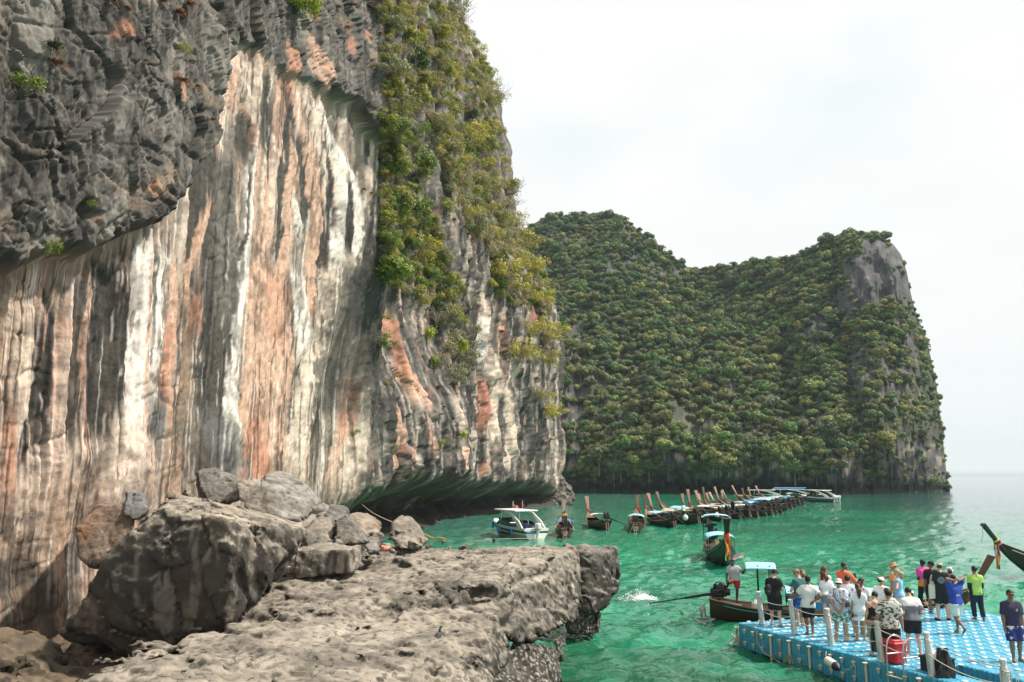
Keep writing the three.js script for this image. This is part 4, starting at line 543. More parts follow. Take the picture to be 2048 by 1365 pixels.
{
  const root = thing('floating_pontoon', 'blue floating pontoon of plastic cubes with white pins, crowded with people', 'pontoon', [0, 0, 0]);
  const outline = new THREE.Shape(), H = CUBE * 0.49, corner = 0.055, ptsO = [];
  for (let s = 0; s < 4; s++) { const c = Math.cos(s * Math.PI / 2), n = Math.sin(s * Math.PI / 2); for (const [x, o] of [[-H + corner, 0], [-0.12, 0], [-0.10, -0.022], [-0.04, -0.022], [-0.02, 0], [0.02, 0], [0.04, -0.022], [0.10, -0.022], [0.12, 0], [H - corner, 0]]) { const y = -(H + o); ptsO.push(new THREE.Vector2(x * c - y * n, x * n + y * c)); } }
  outline.setFromPoints(ptsO);
  const cubeGeo = (h) => { const g = new THREE.ExtrudeGeometry(outline, { depth: h - 0.05, bevelEnabled: true, bevelThickness: 0.025, bevelSize: 0.022, bevelOffset: -0.022, bevelSegments: 1 }); g.rotateX(-Math.PI / 2); g.translate(0, 0.025, 0); const P = g.attributes.position, uv = g.attributes.uv; for (let i = 0; i < P.count; i++) uv.setXY(i, P.getX(i) * 1.1 + P.getY(i) * 0.7, P.getZ(i) * 1.1 + P.getY(i) * 0.9); return g; };
  const upper = cubeGeo(0.385), slot = box(0.05, 0.012, 0.018);
  const pinGeo = merge([new THREE.CylinderGeometry(0.062, 0.068, 0.018, 14).translate(0, 0.004, 0)]);
  const has = (r, c) => { const a = (r + 0.5) * CUBE, b = (c + 0.5) * CUBE; if (c >= 21) return false; if (a > 9.6) return c >= -3 && a < 12; if (c < 0) return false; if (a > 7.1 && b > 1.0 && b < 1.9) return false; if (a > 8.7 && b < 1.9) return false; return a < 12; };
  const list = []; for (let r = 0; r < 28; r++) for (let c = -3; c < 21; c++) if (has(r, c)) for (const low of [0, 1]) { if (low && has(r, c - 1) && has(r - 1, c) && c > 0) continue; const p = deckAt((r + 0.5) * CUBE, (c + 0.5) * CUBE, -0.385 - low * 0.375), q = photoXY(p); list.push({ p, low, r, c, far: p.distanceTo(camera.position) + (q[0] > 2080 || q[1] > 1400 ? 60 : 0) }); }
  list.sort((a, b) => a.far - b.far);
  const rr = rng(8), rest = [];
  list.forEach((m, i) => { const tilt = (rr() - 0.5) * 0.012, dy = (rr() - 0.5) * 0.014; if (i < 300) { const o = mesh('cube', upper, BLUE[Math.floor(rr() * 3)], root); o.position.copy(m.p); o.position.y += dy; o.rotation.set(tilt, DTURN, tilt); } else { const g = upper.clone(); g.rotateY(DTURN); g.translate(m.p.x, m.p.y + dy, m.p.z); rest.push(g); } });
  tag(mesh('outer_cubes', merge(rest), BLUE[1], root), null, null, null, 'stuff');
  const pins = []; for (let r = 0; r <= 28; r++) for (let c = -3; c <= 21; c++) { const n = has(r, c) + has(r - 1, c) + has(r, c - 1) + has(r - 1, c - 1); if (n >= 2) { const p = deckAt(r * CUBE, c * CUBE, 0.004); pins.push([p, n, p.distanceTo(camera.position) + (photoXY(p)[0] > 2080 || photoXY(p)[1] > 1390 ? 60 : 0)]); } }
  pins.sort((a, b) => a[2] - b[2]); const more = [];
  pins.forEach(([p, n], i) => { if (n < 3) return; if (i < 300) { const o = mesh('pin', pinGeo, PINW, root); o.position.copy(p); o.rotation.x = (rr() - 0.5) * 0.06; } else more.push(pinGeo.clone().translate(p.x, p.y, p.z)); });
  tag(mesh('far_pins', merge(more), PINW, root), null, null, null, 'stuff');
  // lugs and long bolts along the near side
  const lug = merge([new THREE.CylinderGeometry(0.062, 0.055, 0.03, 10), new THREE.CylinderGeometry(0.05, 0.022, 0.10, 8).translate(0, -0.065, 0)]), bolt = merge([new THREE.CylinderGeometry(0.075, 0.07, 0.035, 10), new THREE.CylinderGeometry(0.033, 0.033, 0.75, 8).translate(0, -0.38, 0)]);
  for (let r = 0; r <= 19; r++) for (const low of [0, 1]) { const long = !low && [4, 6, 8, 13, 17].includes(r); if (low && [4, 6, 8, 13, 17].includes(r)) continue; const o = mesh(long ? 'bolt' : 'lug', long ? bolt : lug, CREAM, root); o.position.copy(deckAt(r * CUBE, -0.045, (long ? -0.10 : -0.15) - low * 0.37)); }
}
// posts with a neck, leaning a little
const postGeo = (() => { const g = new THREE.LatheGeometry([[0.0, 0], [0.098, 0], [0.098, 0.03], [0.086, 0.05], [0.082, 0.5], [0.078, 0.83], [0.06, 0.87], [0.057, 0.91], [0.07, 0.95], [0.074, 1.0], [0.068, 1.025], [0, 1.03]].map(([x, y]) => new THREE.Vector2(x, y)), 8); return g; })();
const LEAN = V(-0.085, 0.995, 0.03).normalize(), posts = [[0.52, 0.58], [2.28, 0.45], [4.02, 0.33], [6.12, 0.13], [7.72, 0.13], [10.5, -0.72]];
const postNames = ['first white post at the far corner of the pontoon edge', 'second white post, with a hand of the man in a white shirt on it', 'third white post in front of the man in a bucket hat', 'fourth white post beside the red bin', 'fifth white post with a black plastic bag tied to it', 'nearest white post, wound with a coil of rope'];
posts.forEach(([a, b], i) => { const p = deckAt(a, b), o = tag(mesh('rope_post', postGeo, POSTW), postNames[i], 'post', 'white rope posts along the pontoon edge'); o.position.copy(p); o.quaternion.setFromUnitVectors(V(0, 1, 0), LEAN); o.rotateY(0.3); });
const postPoint = (i, h) => deckAt(...posts[i]).addScaledVector(LEAN, h);
for (let i = 0; i < 5; i++) for (const [h, nm, sag] of [[0.86, 'upper', 0.10], [0.52, 'lower', 0.13]]) { const A = postPoint(i, h), B = postPoint(i + 1, h), q = []; for (let k = 0; k <= 6; k++) { const t = k / 6, p = A.clone().lerp(B, t); p.y -= sag * 4 * t * (1 - t); p.addScaledVector(E2, -0.06); q.push(p); } tag(mesh('rail_rope', tube(q, 0.0115, 5, 18), ROPEM), `${nm} pale rope between the ${['first', 'second', 'third', 'fourth', 'fifth'][i]} and the ${['second', 'third', 'fourth', 'fifth', 'nearest'][i]} white post`, 'rope', 'ropes between the white posts'); }
for (const [h, nm] of [[0.86, 'upper'], [0.52, 'lower']]) { const A = postPoint(5, h), B = deckAt(12.5, 1.0, h - 0.3); tag(mesh('rail_rope', tube([A, A.clone().lerp(B, 0.5).add(V(0.3, -0.1, 0)), B.add(V(0.9, 0, 0))], 0.0115, 5), ROPEM), `${nm} pale rope running right from the nearest white post`, 'rope', 'ropes between the white posts'); }
{ const q = [], c = postPoint(5, 0.78); for (let k = 0; k <= 60; k++) { const a = k * 0.62, r = 0.085 + 0.006 * Math.sin(k); q.push(c.clone().add(V(Math.cos(a) * r, 0.05 * Math.sin(k * 0.21) - 0.03, Math.sin(a) * r))); } const drop = (s, w, l) => { const r = []; for (let k = 0; k <= 12; k++) { const a = k / 12 * Math.PI; r.push(c.clone().add(V(s + Math.cos(a) * w, -Math.sin(a) * l, 0.09))); } return tube(r, 0.008, 5, 20); };
  tag(mesh('rope_coil', merge([tube(q, 0.010, 5, 120), drop(-0.11, 0.04, 0.42), drop(0.13, 0.05, 0.5), drop(0.15, 0.08, 0.4), drop(0.02, 0.045, 0.18)]), ROPEM), 'pale rope coiled round the neck of the nearest white post', 'rope coil'); }
{ // swim ladder with two steel hoops
  const root = thing('swim_ladder', 'polished steel swim ladder with two hoops beside the red bin', 'ladder', [0, 0, 0]);
  for (const a of [6.55, 7.08]) { const q = [deckAt(a, -0.11, -1.1), deckAt(a, -0.11, -0.1), deckAt(a, -0.10, 0.42), deckAt(a, -0.02, 0.66), deckAt(a, 0.17, 0.74), deckAt(a, 0.36, 0.66), deckAt(a, 0.44, 0.42), deckAt(a, 0.45, 0.0)]; mesh('hoop', tube(q, 0.02, 8, 40), STEEL, root); mesh('crossbar', bar(deckAt(a, -0.10, 0.30), deckAt(a, 0.445, 0.30), 0.016), STEEL, root); mesh('foot_plate', new THREE.CylinderGeometry(0.06, 0.06, 0.012, 14).translate(...deckAt(a, 0.45, 0.008).toArray()), STEEL, root); }
  for (const y of [-0.2, -0.45, -0.7]) { const g = new RoundedBoxGeometry(0.10, 0.025, 0.53, 2, 0.01); g.rotateY(Math.atan2(E1.x, E1.z)); const p = deckAt(6.815, -0.13, y); g.translate(p.x, p.y, p.z); mesh('step', g, y > -0.3 ? std(0.30, 0.27, 0.2, 0.8) : STEEL, root); }
}
{ const p = deckAt(6.3, 0.36), root = thing('red_bin', 'red plastic bin with a rounded lid behind the swim ladder', 'bin', p, DTURN), R = std(0.58, 0.025, 0.035, 0.4); const sq = (w, d, h, y, r) => new RoundedBoxGeometry(w, h, d, 4, r).translate(0, y + h / 2, 0); mesh('body', merge([sq(0.40, 0.52, 0.5, 0.0, 0.07), sq(0.34, 0.44, 0.06, 0.02, 0.02)]), R, root); mesh('lid', merge([sq(0.44, 0.56, 0.075, 0.47, 0.035), sq(0.34, 0.42, 0.06, 0.53, 0.03)]), std(0.62, 0.05, 0.06, 0.4), root); mesh('handle', tube([[0, 0.56, -0.28], [0, 0.62, -0.32], [0, 0.62, 0.32], [0, 0.56, 0.28]].map((q) => V(0.18, q[1] - 0.2, q[2])), 0.012, 6), std(0.7, 0.1, 0.1, 0.5), root); }
{ const p = deckAt(7.42, 0.62), root = thing('black_crate', 'black plastic crate full of crumpled white bags beside the fifth post', 'crate', p, DTURN), q = []; for (const s of [-1, 1]) { q.push(box(0.46, 0.34, 0.025, 0, 0.17, s * 0.30, 0.008), box(0.025, 0.34, 0.6, s * 0.23, 0.17, 0, 0.008), box(0.50, 0.03, 0.04, 0, 0.345, s * 0.305, 0.01), box(0.04, 0.03, 0.62, s * 0.235, 0.345, 0, 0.01)); } q.push(box(0.46, 0.02, 0.6, 0, 0.02, 0)); mesh('crate_body', merge(q), BLACKP, root);
  const lump = (s, x, y, z, m, nm) => { const f = (X, Y, Z) => Math.hypot((X - x) / 1.1, (Y - y) * 1.15, (Z - z)) - s - 0.05 * noise(X * 9 + s, Y * 9, Z * 9) - 0.025 * ridge(X * 14, Y * 14, Z * 14, 2); const g = nets(f, [x - s - 0.12, y - s - 0.12, z - s - 0.12], [x + s + 0.12, y + s + 0.12, z + s + 0.12], 0.018), o = mesh(nm, g, m); o.position.copy(p); o.rotation.y = DTURN; return o; };
  tag(lump(0.15, 0, 0.36, 0.1, PINW, 'plastic_bag'), 'crumpled white plastic bag in the near half of the black crate', 'bag'); tag(lump(0.13, 0.02, 0.37, -0.15, std(0.6, 0.62, 0.6, 0.5), 'plastic_bag'), 'crumpled greyish plastic bag in the far half of the black crate', 'bag'); }
{ // black bin liner hung from the fifth post
  const c = postPoint(4, 0.30).add(V(0.27, -0.02, 0.08)), f = (x, y, z) => { const Y = y - c.y, w = lerp(0.22, 0.11, sstep(-0.3, 0.36, Y + 0.25 * (x - c.x))), a = Math.atan2(z - c.z, x - c.x); return Math.max(Math.hypot((x - c.x - 0.06 * Y), (z - c.z) * 1.6) - w - 0.04 * Math.cos(a * 5 + Y * 4) - 0.05 * noise(x * 6, y * 4, z * 6) - 0.02 * ridge(x * 13, y * 8, z * 13, 2), Math.abs(Y) - 0.38 - 0.06 * noise(x * 5, 1, z * 5)); };
  tag(mesh('bin_liner', nets(f, [c.x - 0.45, c.y - 0.55, c.z - 0.45], [c.x + 0.45, c.y + 0.55, c.z + 0.45], 0.022, null, 2), std(0.012, 0.012, 0.012, 0.28)), 'black plastic bag hanging from the fifth white post', 'bag'); }
{ // white fender with a dark end
  const A = at(1661, 1320, 23.2), B = at(1685, 1336, 22.6); A.add(V(-0.12, 0, 0.08)); B.add(V(-0.12, 0, 0.08)); const root = thing('boat_fender', 'white fender with a dark blue end hanging on the pontoon side', 'fender', A), L = B.clone().sub(A).length(), prof = (list) => new THREE.LatheGeometry(list.map(([x, y]) => new THREE.Vector2(x, y)), 18), Q = new THREE.Quaternion().setFromUnitVectors(V(0, 1, 0), B.clone().sub(A).normalize());
  mesh('fender_body', prof([[0, -0.03], [0.06, -0.02], [0.11, 0.03], [0.118, 0.1], [0.118, L * 0.72]]).applyQuaternion(Q), std(0.72, 0.68, 0.58, 0.5), root); mesh('fender_end', prof([[0.118, L * 0.72], [0.112, L * 0.82], [0.08, L * 0.95], [0.03, L * 1.0], [0.02, L * 1.06], [0, L * 1.07]]).applyQuaternion(Q), std(0.015, 0.02, 0.05, 0.5), root); mesh('lanyard', tube([V(0, -0.02, 0), V(-0.02, 0.12, -0.01), V(0.02, 0.22, -0.06)], 0.012, 5), ROPEM, root); }
const hang = (label, list, r = 0.016, mat = TANROPE, cat = 'rope') => tag(mesh('hanging_rope', tube(list, r, 6, list.length * 6), mat), label, cat, 'ropes hanging on the pontoon side');
hang('tan rope looping from the pontoon side down to the water near the corner', [deckAt(1.1, -0.06, -0.05), deckAt(1.12, -0.08, -0.2), deckAt(1.2, -0.1, -0.4), deckAt(1.5, -0.14, -0.6), deckAt(2.1, -0.16, -0.72), deckAt(2.6, -0.2, -0.76)], 0.02);
hang('knotted pale rope hanging at the far corner of the pontoon', [deckAt(0.12, -0.06, -0.1), deckAt(0.16, -0.12, -0.18), deckAt(0.05, -0.1, -0.3), deckAt(0.2, -0.09, -0.5), deckAt(0.16, -0.1, -0.68), deckAt(0.08, -0.09, -0.4), deckAt(0.14, -0.08, -0.12)], 0.022);
hang('short tan rope loop on the pontoon side between the long bolts', [deckAt(2.25, -0.06, -0.1), deckAt(2.3, -0.09, -0.16), deckAt(2.28, -0.12, -0.42), deckAt(2.05, -0.14, -0.6), deckAt(1.9, -0.16, -0.68), deckAt(2.15, -0.2, -0.7)], 0.018);
hang('frayed tan rope knotted low on the pontoon side', [deckAt(2.72, -0.06, -0.42), deckAt(2.7, -0.1, -0.5), deckAt(2.55, -0.12, -0.62), deckAt(2.45, -0.16, -0.76), deckAt(2.7, -0.14, -0.6), deckAt(2.75, -0.1, -0.48), deckAt(2.85, -0.1, -0.7)], 0.02);
hang('thin white line from the fender to the pontoon side', [deckAt(5.0, -0.1, -0.42), deckAt(5.15, -0.09, -0.36), deckAt(5.35, -0.06, -0.22), deckAt(5.34, -0.07, -0.55)], 0.009, ROPEM);
hang('loose rope tangle floating off the pontoon corner', [at(1468, 1258, 28.4), at(1463, 1268, 28.4), at(1470, 1275, 28.2), at(1460, 1283, 28.3), at(1466, 1290, 28), at(1474, 1270, 28)], 0.022, ROPEM);

// ---------------------------------------------------------------- boats
const woodTex = noiseTex(512, (u, v) => { const g = tileNoise(u, v, 4, 4, 21, 60), p = Math.abs(((v * 9) % 1) - 0.5) > 0.465 ? 0.55 : 1, n = (0.8 + 0.25 * g) * p; return [n, n, n]; }, true);
const wood = (r, g, b, rough = 0.6) => std(r, g, b, rough, { map: woodTex });
const HULLWOOD = wood(0.105, 0.055, 0.034, 0.5), HULLDARK = wood(0.045, 0.034, 0.026, 0.5), HULLGREEN = wood(0.05, 0.052, 0.035, 0.5), DECKWOOD = wood(0.30, 0.19, 0.11, 0.7), RAWWOOD = wood(0.52, 0.30, 0.23, 0.75), PALEWOOD = wood(0.60, 0.42, 0.34, 0.75), DARKMETAL = std(0.03, 0.03, 0.03, 0.45, { metalness: 0.5 }), GREYMETAL = std(0.2, 0.2, 0.2, 0.45, { metalness: 0.6 }), RUSTM = std(0.14, 0.085, 0.06, 0.8);
const CLOTH = { sky: std(0.30, 0.60, 0.74, 0.75), blue: std(0.03, 0.27, 0.58, 0.7), white: std(0.72, 0.72, 0.70, 0.8), cream: std(0.62, 0.55, 0.44, 0.85), grey: std(0.35, 0.37, 0.38, 0.8), navy: std(0.03, 0.05, 0.11, 0.7), orange: std(0.85, 0.16, 0.03, 0.8), pink: std(0.72, 0.16, 0.22, 0.8), red: std(0.6, 0.04, 0.04, 0.8), yellow: std(0.75, 0.55, 0.04, 0.8), lilac: std(0.5, 0.42, 0.58, 0.8), green: std(0.12, 0.5, 0.25, 0.8), teal: std(0.05, 0.30, 0.30, 0.6) };
const HB = [[0, 0.46], [0.04, 0.58], [0.2, 0.86], [0.42, 0.98], [0.62, 0.9], [0.8, 0.62], [0.92, 0.28], [1, 0.045]], SHEER = [[0, 1.0], [0.12, 0.74], [0.3, 0.56], [0.5, 0.56], [0.7, 0.78], [0.86, 1.22], [1, 1.86]], KEEL = [[0, 0.05], [0.05, -0.12], [0.15, -0.22], [0.6, -0.24], [0.74, -0.16], [0.86, 0.2], [0.95, 0.95], [1, 1.5]];
function hullStrip(L, t0, t1, off, n = 36, m = 12, lift = 0) { // a shell between girth parameters, -1 port gunwale, 1 starboard gunwale
  const pos = [], uv = [], idx = [];
  for (let i = 0; i <= n; i++) for (let j = 0; j <= m; j++) { const s = i / n, t = lerp(t0, t1, j / m), hb = Math.max(0.01, curve(HB, s) - off), sh = curve(SHEER, s) + lift, k = curve(KEEL, s) + off * 0.8, a = Math.abs(t), z = Math.sign(t) * hb * Math.pow(a, 0.62) * (0.82 + 0.18 * a), y = k + (sh - k) * Math.pow(a, 1.75); pos.push(-L / 2 + L * s, y, z); uv.push(s * L * 0.5, t * 1.2); }
  for (let i = 0; i < n; i++) for (let j = 0; j < m; j++) { const a = i * (m + 1) + j, b = a + m + 1; idx.push(a, a + 1, b, a + 1, b + 1, b); }
  const g = new THREE.BufferGeometry(); g.setAttribute('position', new THREE.Float32BufferAttribute(pos, 3)); g.setAttribute('uv', new THREE.Float32BufferAttribute(uv, 2)); g.setIndex(idx); g.computeVertexNormals(); return g;
}
function sheet(w, l, camber, thick = 0.02, drop = 0) { // a cloth roof bowed across, thin but solid, edges hanging a little
  const g = new THREE.BoxGeometry(l, thick, w, 8, 1, 10), P = g.attributes.position; for (let i = 0; i < P.count; i++) { const z = P.getZ(i) / (w / 2), x = P.getX(i) / (l / 2); P.setY(i, P.getY(i) + camber * (1 - z * z) - drop * Math.pow(Math.abs(z), 8) - 0.03 * x * x * x * x); } g.computeVertexNormals(); return g;
}
function ribbon(len, w, sway, seed) { const g = new THREE.BoxGeometry(w, len, 0.012, 1, 8, 1), P = g.attributes.position; for (let i = 0; i < P.count; i++) { const t = 0.5 - P.getY(i) / len; P.setZ(i, P.getZ(i) + sway * t + 0.05 * Math.sin(t * 7 + seed)); P.setX(i, P.getX(i) * (0.7 + 0.5 * t) + 0.03 * Math.sin(t * 5 + seed * 2)); P.setY(i, P.getY(i) - len / 2); } g.computeVertexNormals(); return g; }
function longtail(o) { // bow at +x, water at y 0; o: L, hull, prow, roof, ribbons, detail
  const L = o.L ?? 10.5, root = thing('longtail_boat', o.label, 'longtail boat', [0, 0, 0], 0, o.group), big = o.detail;
  mesh('hull', merge([hullStrip(L, -1, 1, 0, 36, 16), hullStrip(L, 1, -1, 0.05, 36, 12)]), o.hull ?? HULLDARK, root);
  const rim = (s) => { const q = []; for (let i = 0; i <= 18; i++) { const t = i / 18; q.push(V(-L / 2 + L * t, curve(SHEER, t) + 0.01, s * (curve(HB, t) - 0.02))); } return tube(q, 0.045, 6, 36); };
  for (const s of [-1, 1]) mesh('gunwale', rim(s), o.rim ?? DECKWOOD, root);
  if (big) for (const s of [-1, 1]) { const q = []; for (let i = 1; i <= 17; i++) { const t = i / 18; q.push(V(-L / 2 + L * t, curve(SHEER, t) - 0.13, s * (curve(HB, t) + 0.012 - 0.02 * (1 - t)))); } mesh('rubbing_strip', tube(q, 0.026, 5, 32), o.strip ?? CLOTH.teal, root); }
  { const q = []; for (let i = 0; i <= 14; i++) { const t = 0.06 + 0.8 * i / 14; q.push([-L / 2 + L * t, Math.max(0.12, curve(KEEL, t) + 0.3), (curve(HB, t) - 0.10) * 0.86]); } const pos = [], uv = [], idx = []; q.forEach(([x, y, z], i) => { pos.push(x, y, -z, x, y, z); uv.push(x * 0.5, -z, x * 0.5, z); if (i) { const a = i * 2; idx.push(a - 2, a - 1, a, a - 1, a + 1, a); } }); const g = new THREE.BufferGeometry(); g.setAttribute('position', new THREE.Float32BufferAttribute(pos, 3)); g.setAttribute('uv', new THREE.Float32BufferAttribute(uv, 2)); g.setIndex(idx); g.computeVertexNormals(); mesh('floor_boards', g, DECKWOOD, root); }
  const deck = (t0, t1, dy, nm) => { const pos = [], uv = [], idx = [], n = 8; for (let i = 0; i <= n; i++) { const t = lerp(t0, t1, i / n), z = curve(HB, t) - 0.03, x = -L / 2 + L * t, y = curve(SHEER, t) - dy; pos.push(x, y, -z, x, y, z); uv.push(x * 0.5, -z, x * 0.5, z); if (i) { const a = i * 2; idx.push(a - 2, a - 1, a, a - 1, a + 1, a); } } const g = new THREE.BufferGeometry(); g.setAttribute('position', new THREE.Float32BufferAttribute(pos, 3)); g.setAttribute('uv', new THREE.Float32BufferAttribute(uv, 2)); g.setIndex(idx); g.computeVertexNormals(); mesh(nm, g, DECKWOOD, root); };
  deck(0.82, 0.985, 0.06, 'bow_deck'); deck(0.01, 0.13, 0.12, 'stern_deck');
  for (const t of [0.26, 0.38, 0.5, 0.62, 0.73]) mesh('bench', box(0.26, 0.035, 2 * curve(HB, t) - 0.16, -L / 2 + L * t, curve(SHEER, t) - 0.16, 0), DECKWOOD, root);
  // tall prow plank
  { const a = o.prowTilt ?? 0.62, b = V(L / 2 - 0.10, 1.72, 0), n = 8, sh = new THREE.Shape(), PL = o.prowL ?? 1.55, w0 = 0.10, w1 = o.prowW ?? 0.21; sh.moveTo(-w0, -0.5); sh.lineTo(-w0 * 0.9, 0); sh.quadraticCurveTo(-w0, PL * 0.4, -w1, PL); sh.lineTo(w1, PL); sh.quadraticCurveTo(w0, PL * 0.4, w0 * 0.9, 0); sh.lineTo(w0, -0.5);
    const g = new THREE.ExtrudeGeometry(sh, { depth: 0.13, bevelEnabled: true, bevelSize: 0.012, bevelThickness: 0.012, bevelSegments: 1, curveSegments: n }); g.translate(0, 0, -0.065); g.rotateY(Math.PI / 2); g.rotateZ(-a); g.translate(b.x, b.y, b.z); const uv = g.attributes.uv; for (let i = 0; i < uv.count; i++) uv.setXY(i, uv.getY(i) * 0.4, uv.getX(i) * 0.6); const pr = mesh('prow', g, o.prow ?? RAWWOOD, root);
    const along = (k, dz = 0, dx = 0) => V(b.x + Math.sin(a) * k + dx, b.y + Math.cos(a) * k, dz), rb = o.ribbons ?? ['red', 'pink'];
    const ring = (k, m, r) => { const t = new THREE.TorusGeometry(r, 0.05, 7, 18); t.rotateX(Math.PI / 2); t.rotateZ(-a); const c = along(k); t.translate(c.x, c.y, c.z); mesh('garland', t, CLOTH[m], root); };
    ring(0.12, rb[0], 0.15); ring(0.26, rb[1 % rb.length], 0.14); if (big) ring(0.36, rb[2 % rb.length], 0.13);
    rb.forEach((m, i) => { if (!big && i > 1) return; const g2 = ribbon((big ? 1.25 : 0.7) * (0.8 + 0.1 * ((i * 3) % 4)), 0.075, big ? 0.02 : 0.05, i); g2.rotateY(Math.PI / 2 + 0.2 * i); const c = along(0.15, (i - rb.length / 2) * 0.05, 0.14); g2.translate(c.x, c.y, c.z); mesh('ribbon', g2, CLOTH[m], root); });
    if (o.tape) { const g3 = ribbon(0.95, 0.035, 0, 1); g3.rotateY(1.5); const c = along(PL - 0.05, 0, 0.02); g3.rotateZ(0.18); g3.translate(c.x, c.y, c.z); mesh('streamer', g3, CLOTH.lilac, root); } }
  // roof over the benches
  if (o.roof) { const [m, t0, t1, h] = o.roof, x0 = -L / 2 + L * t0, x1 = -L / 2 + L * t1, w = 1.7; mesh('canopy', sheet(w, x1 - x0, 0.14, 0.025, o.roofDrop ?? 0.06).translate((x0 + x1) / 2, h, 0), CLOTH[m], root);
    for (const x of [x0 + 0.08, (x0 + x1) / 2, x1 - 0.08]) for (const s of [-1, 1]) { const t = clamp((x + L / 2) / L), z = s * Math.min(w / 2 - 0.05, curve(HB, t) - 0.04); mesh('canopy_pole', bar([x, curve(SHEER, t), z], [x, h + 0.02, s * (w / 2 - 0.08)], 0.018, 0.018, 6), DARKMETAL, root); }
    if (o.panel) for (const s of [-1, 1]) { mesh('side_curtain', box(x1 - x0 - 0.1, 0.32, 0.02, (x0 + x1) / 2, h - 0.62, s * (w / 2 - 0.03)), CLOTH.blue, root); mesh('side_board', box(x1 - x0 - 0.1, 0.13, 0.025, (x0 + x1) / 2, h - 0.38, s * (w / 2 - 0.028)), CLOTH.white, root); } }
  if (o.rear) { const [m, x, h, w, l] = o.rear; mesh('rear_awning', sheet(w, l, 0.08, 0.02, 0.12).translate(x, h, 0), CLOTH[m], root); for (const dx of [-l * 0.1, l * 0.3]) for (const s of [-1, 1]) { const t = clamp((x + dx + L / 2) / L); mesh('awning_pole', bar([x + dx, curve(SHEER, t) - 0.05, s * Math.min(w / 2 - 0.1, curve(HB, t) - 0.06)], [x + dx, h + 0.03, s * (w / 2 - 0.1)], 0.02, 0.02, 6), DARKMETAL, root); } }
  // engine on its pivot, with the long shaft behind
  { const e = V(-L / 2 + 0.35, 1.25, 0), q = [box(0.62, 0.36, 0.40, 0, 0.02, 0, 0.05), box(0.4, 0.2, 0.5, 0.05, 0.24, 0, 0.05), new THREE.CylinderGeometry(0.17, 0.17, 0.16, 14).rotateZ(Math.PI / 2).translate(0.36, 0.05, 0), new THREE.CylinderGeometry(0.07, 0.07, 0.3, 10).translate(-0.12, 0.3, 0.16), new THREE.CylinderGeometry(0.1, 0.1, 0.2, 12).rotateX(Math.PI / 2).translate(0.1, 0.36, -0.12), box(0.26, 0.16, 0.14, -0.1, 0.1, 0.28, 0.03), box(0.3, 0.14, 0.12, 0.05, -0.02, -0.28, 0.03), new THREE.TorusGeometry(0.13, 0.03, 6, 14).translate(0.1, 0.06, 0.3), bar([-0.2, 0.1, -0.2], [0.2, 0.46, -0.2], 0.03), bar([0.3, -0.1, 0.24], [0.1, 0.4, 0.24], 0.025), tube([[0.3, 0.2, 0.1], [0.2, 0.42, 0.2], [-0.1, 0.36, 0.25], [-0.25, 0.1, 0.18]], 0.03), tube([[-0.2, 0.25, -0.1], [0, 0.5, -0.15], [0.3, 0.3, -0.2]], 0.028)];
    mesh('engine', merge(q).translate(e.x, e.y, e.z), DARKMETAL, root); mesh('engine_mount', merge([bar([e.x, 0.85, 0], [e.x, 1.1, 0], 0.07), box(0.4, 0.06, 0.5, e.x, 1.05, 0)]), RUSTM, root);
    const tail = o.tail ?? V(-L / 2 - 4.0, -0.05, 1.0), d = tail.clone().sub(e).normalize(); mesh('shaft', merge([bar(e.clone().addScaledVector(d, 0.3), e.clone().addScaledVector(d, 2.1), 0.075, 0.06), bar(e.clone().addScaledVector(d, 2.0), tail, 0.038, 0.028)]), DARKMETAL, root);
    const blades = []; for (let k = 0; k < 3; k++) { const b = new THREE.SphereGeometry(0.11, 8, 6).scale(0.14, 1, 0.5).translate(0, 0.11, 0); b.rotateX(k * 2.09); blades.push(b); } const pg = merge(blades); pg.applyQuaternion(new THREE.Quaternion().setFromUnitVectors(V(-1, 0, 0), d)); pg.translate(tail.x, tail.y, tail.z); mesh('propeller', pg, GREYMETAL, root);
    mesh('tiller', bar(e.clone().addScaledVector(d, -0.35), e.clone().addScaledVector(d, -1.5).add(V(0, 0.1, 0)), 0.02), RUSTM, root); }
  if (o.sternRope) { const q = []; for (let k = 0; k <= 40; k++) { const a = k * 0.5; q.push([-L / 2 - 0.28 - 0.1 * Math.cos(a * 0.3), 0.33 + 0.30 * Math.sin(a) * (0.8 + 0.2 * Math.sin(k)), 0.26 * Math.cos(a) + 0.1 * Math.sin(k * 0.2)]); } mesh('rope_bundle', merge([tube(q, 0.022, 5, 110), tube([[-L / 2 + 0.1, 1.1, 0.2], [-L / 2 - 0.3, 0.6, 0.3], [-L / 2 - 0.7, 0.14, 0.25], [-L / 2 + 0.2, 0.06, 0.3]], 0.025)]), std(0.42, 0.38, 0.31, 0.9), root); }
  else mesh('rudder_frame', merge([bar([-L / 2 + 0.05, 0.8, 0.1], [-L / 2 - 0.25, -0.1, 0.12], 0.03), bar([-L / 2 + 0.05, 0.8, -0.1], [-L / 2 - 0.25, -0.1, -0.12], 0.03), bar([-L / 2 - 0.2, 0.1, 0.12], [-L / 2 - 0.2, 0.1, -0.12], 0.025)]), PALEWOOD, root);
  return root;
}
function faceTo(o, stern, bow) { const c = stern.clone().add(bow).multiplyScalar(0.5), d = bow.clone().sub(stern); o.position.set(c.x, 0, c.z); o.rotation.y = Math.atan2(-d.z, d.x); return o; }
function bowAt(px, stern, L) { const k = (px - 1024) / 1671; let lo = -stern.z, hi = lo + L, A = k * k + 1, B = -2 * (k * stern.x + -stern.z), C = stern.x ** 2 + stern.z ** 2 - L * L, q = B * B - 4 * A * C; const d = q > 0 ? (-B + Math.sqrt(q)) / (2 * A) : -stern.z + L * 0.9; return V(k * d, 0, -d); }
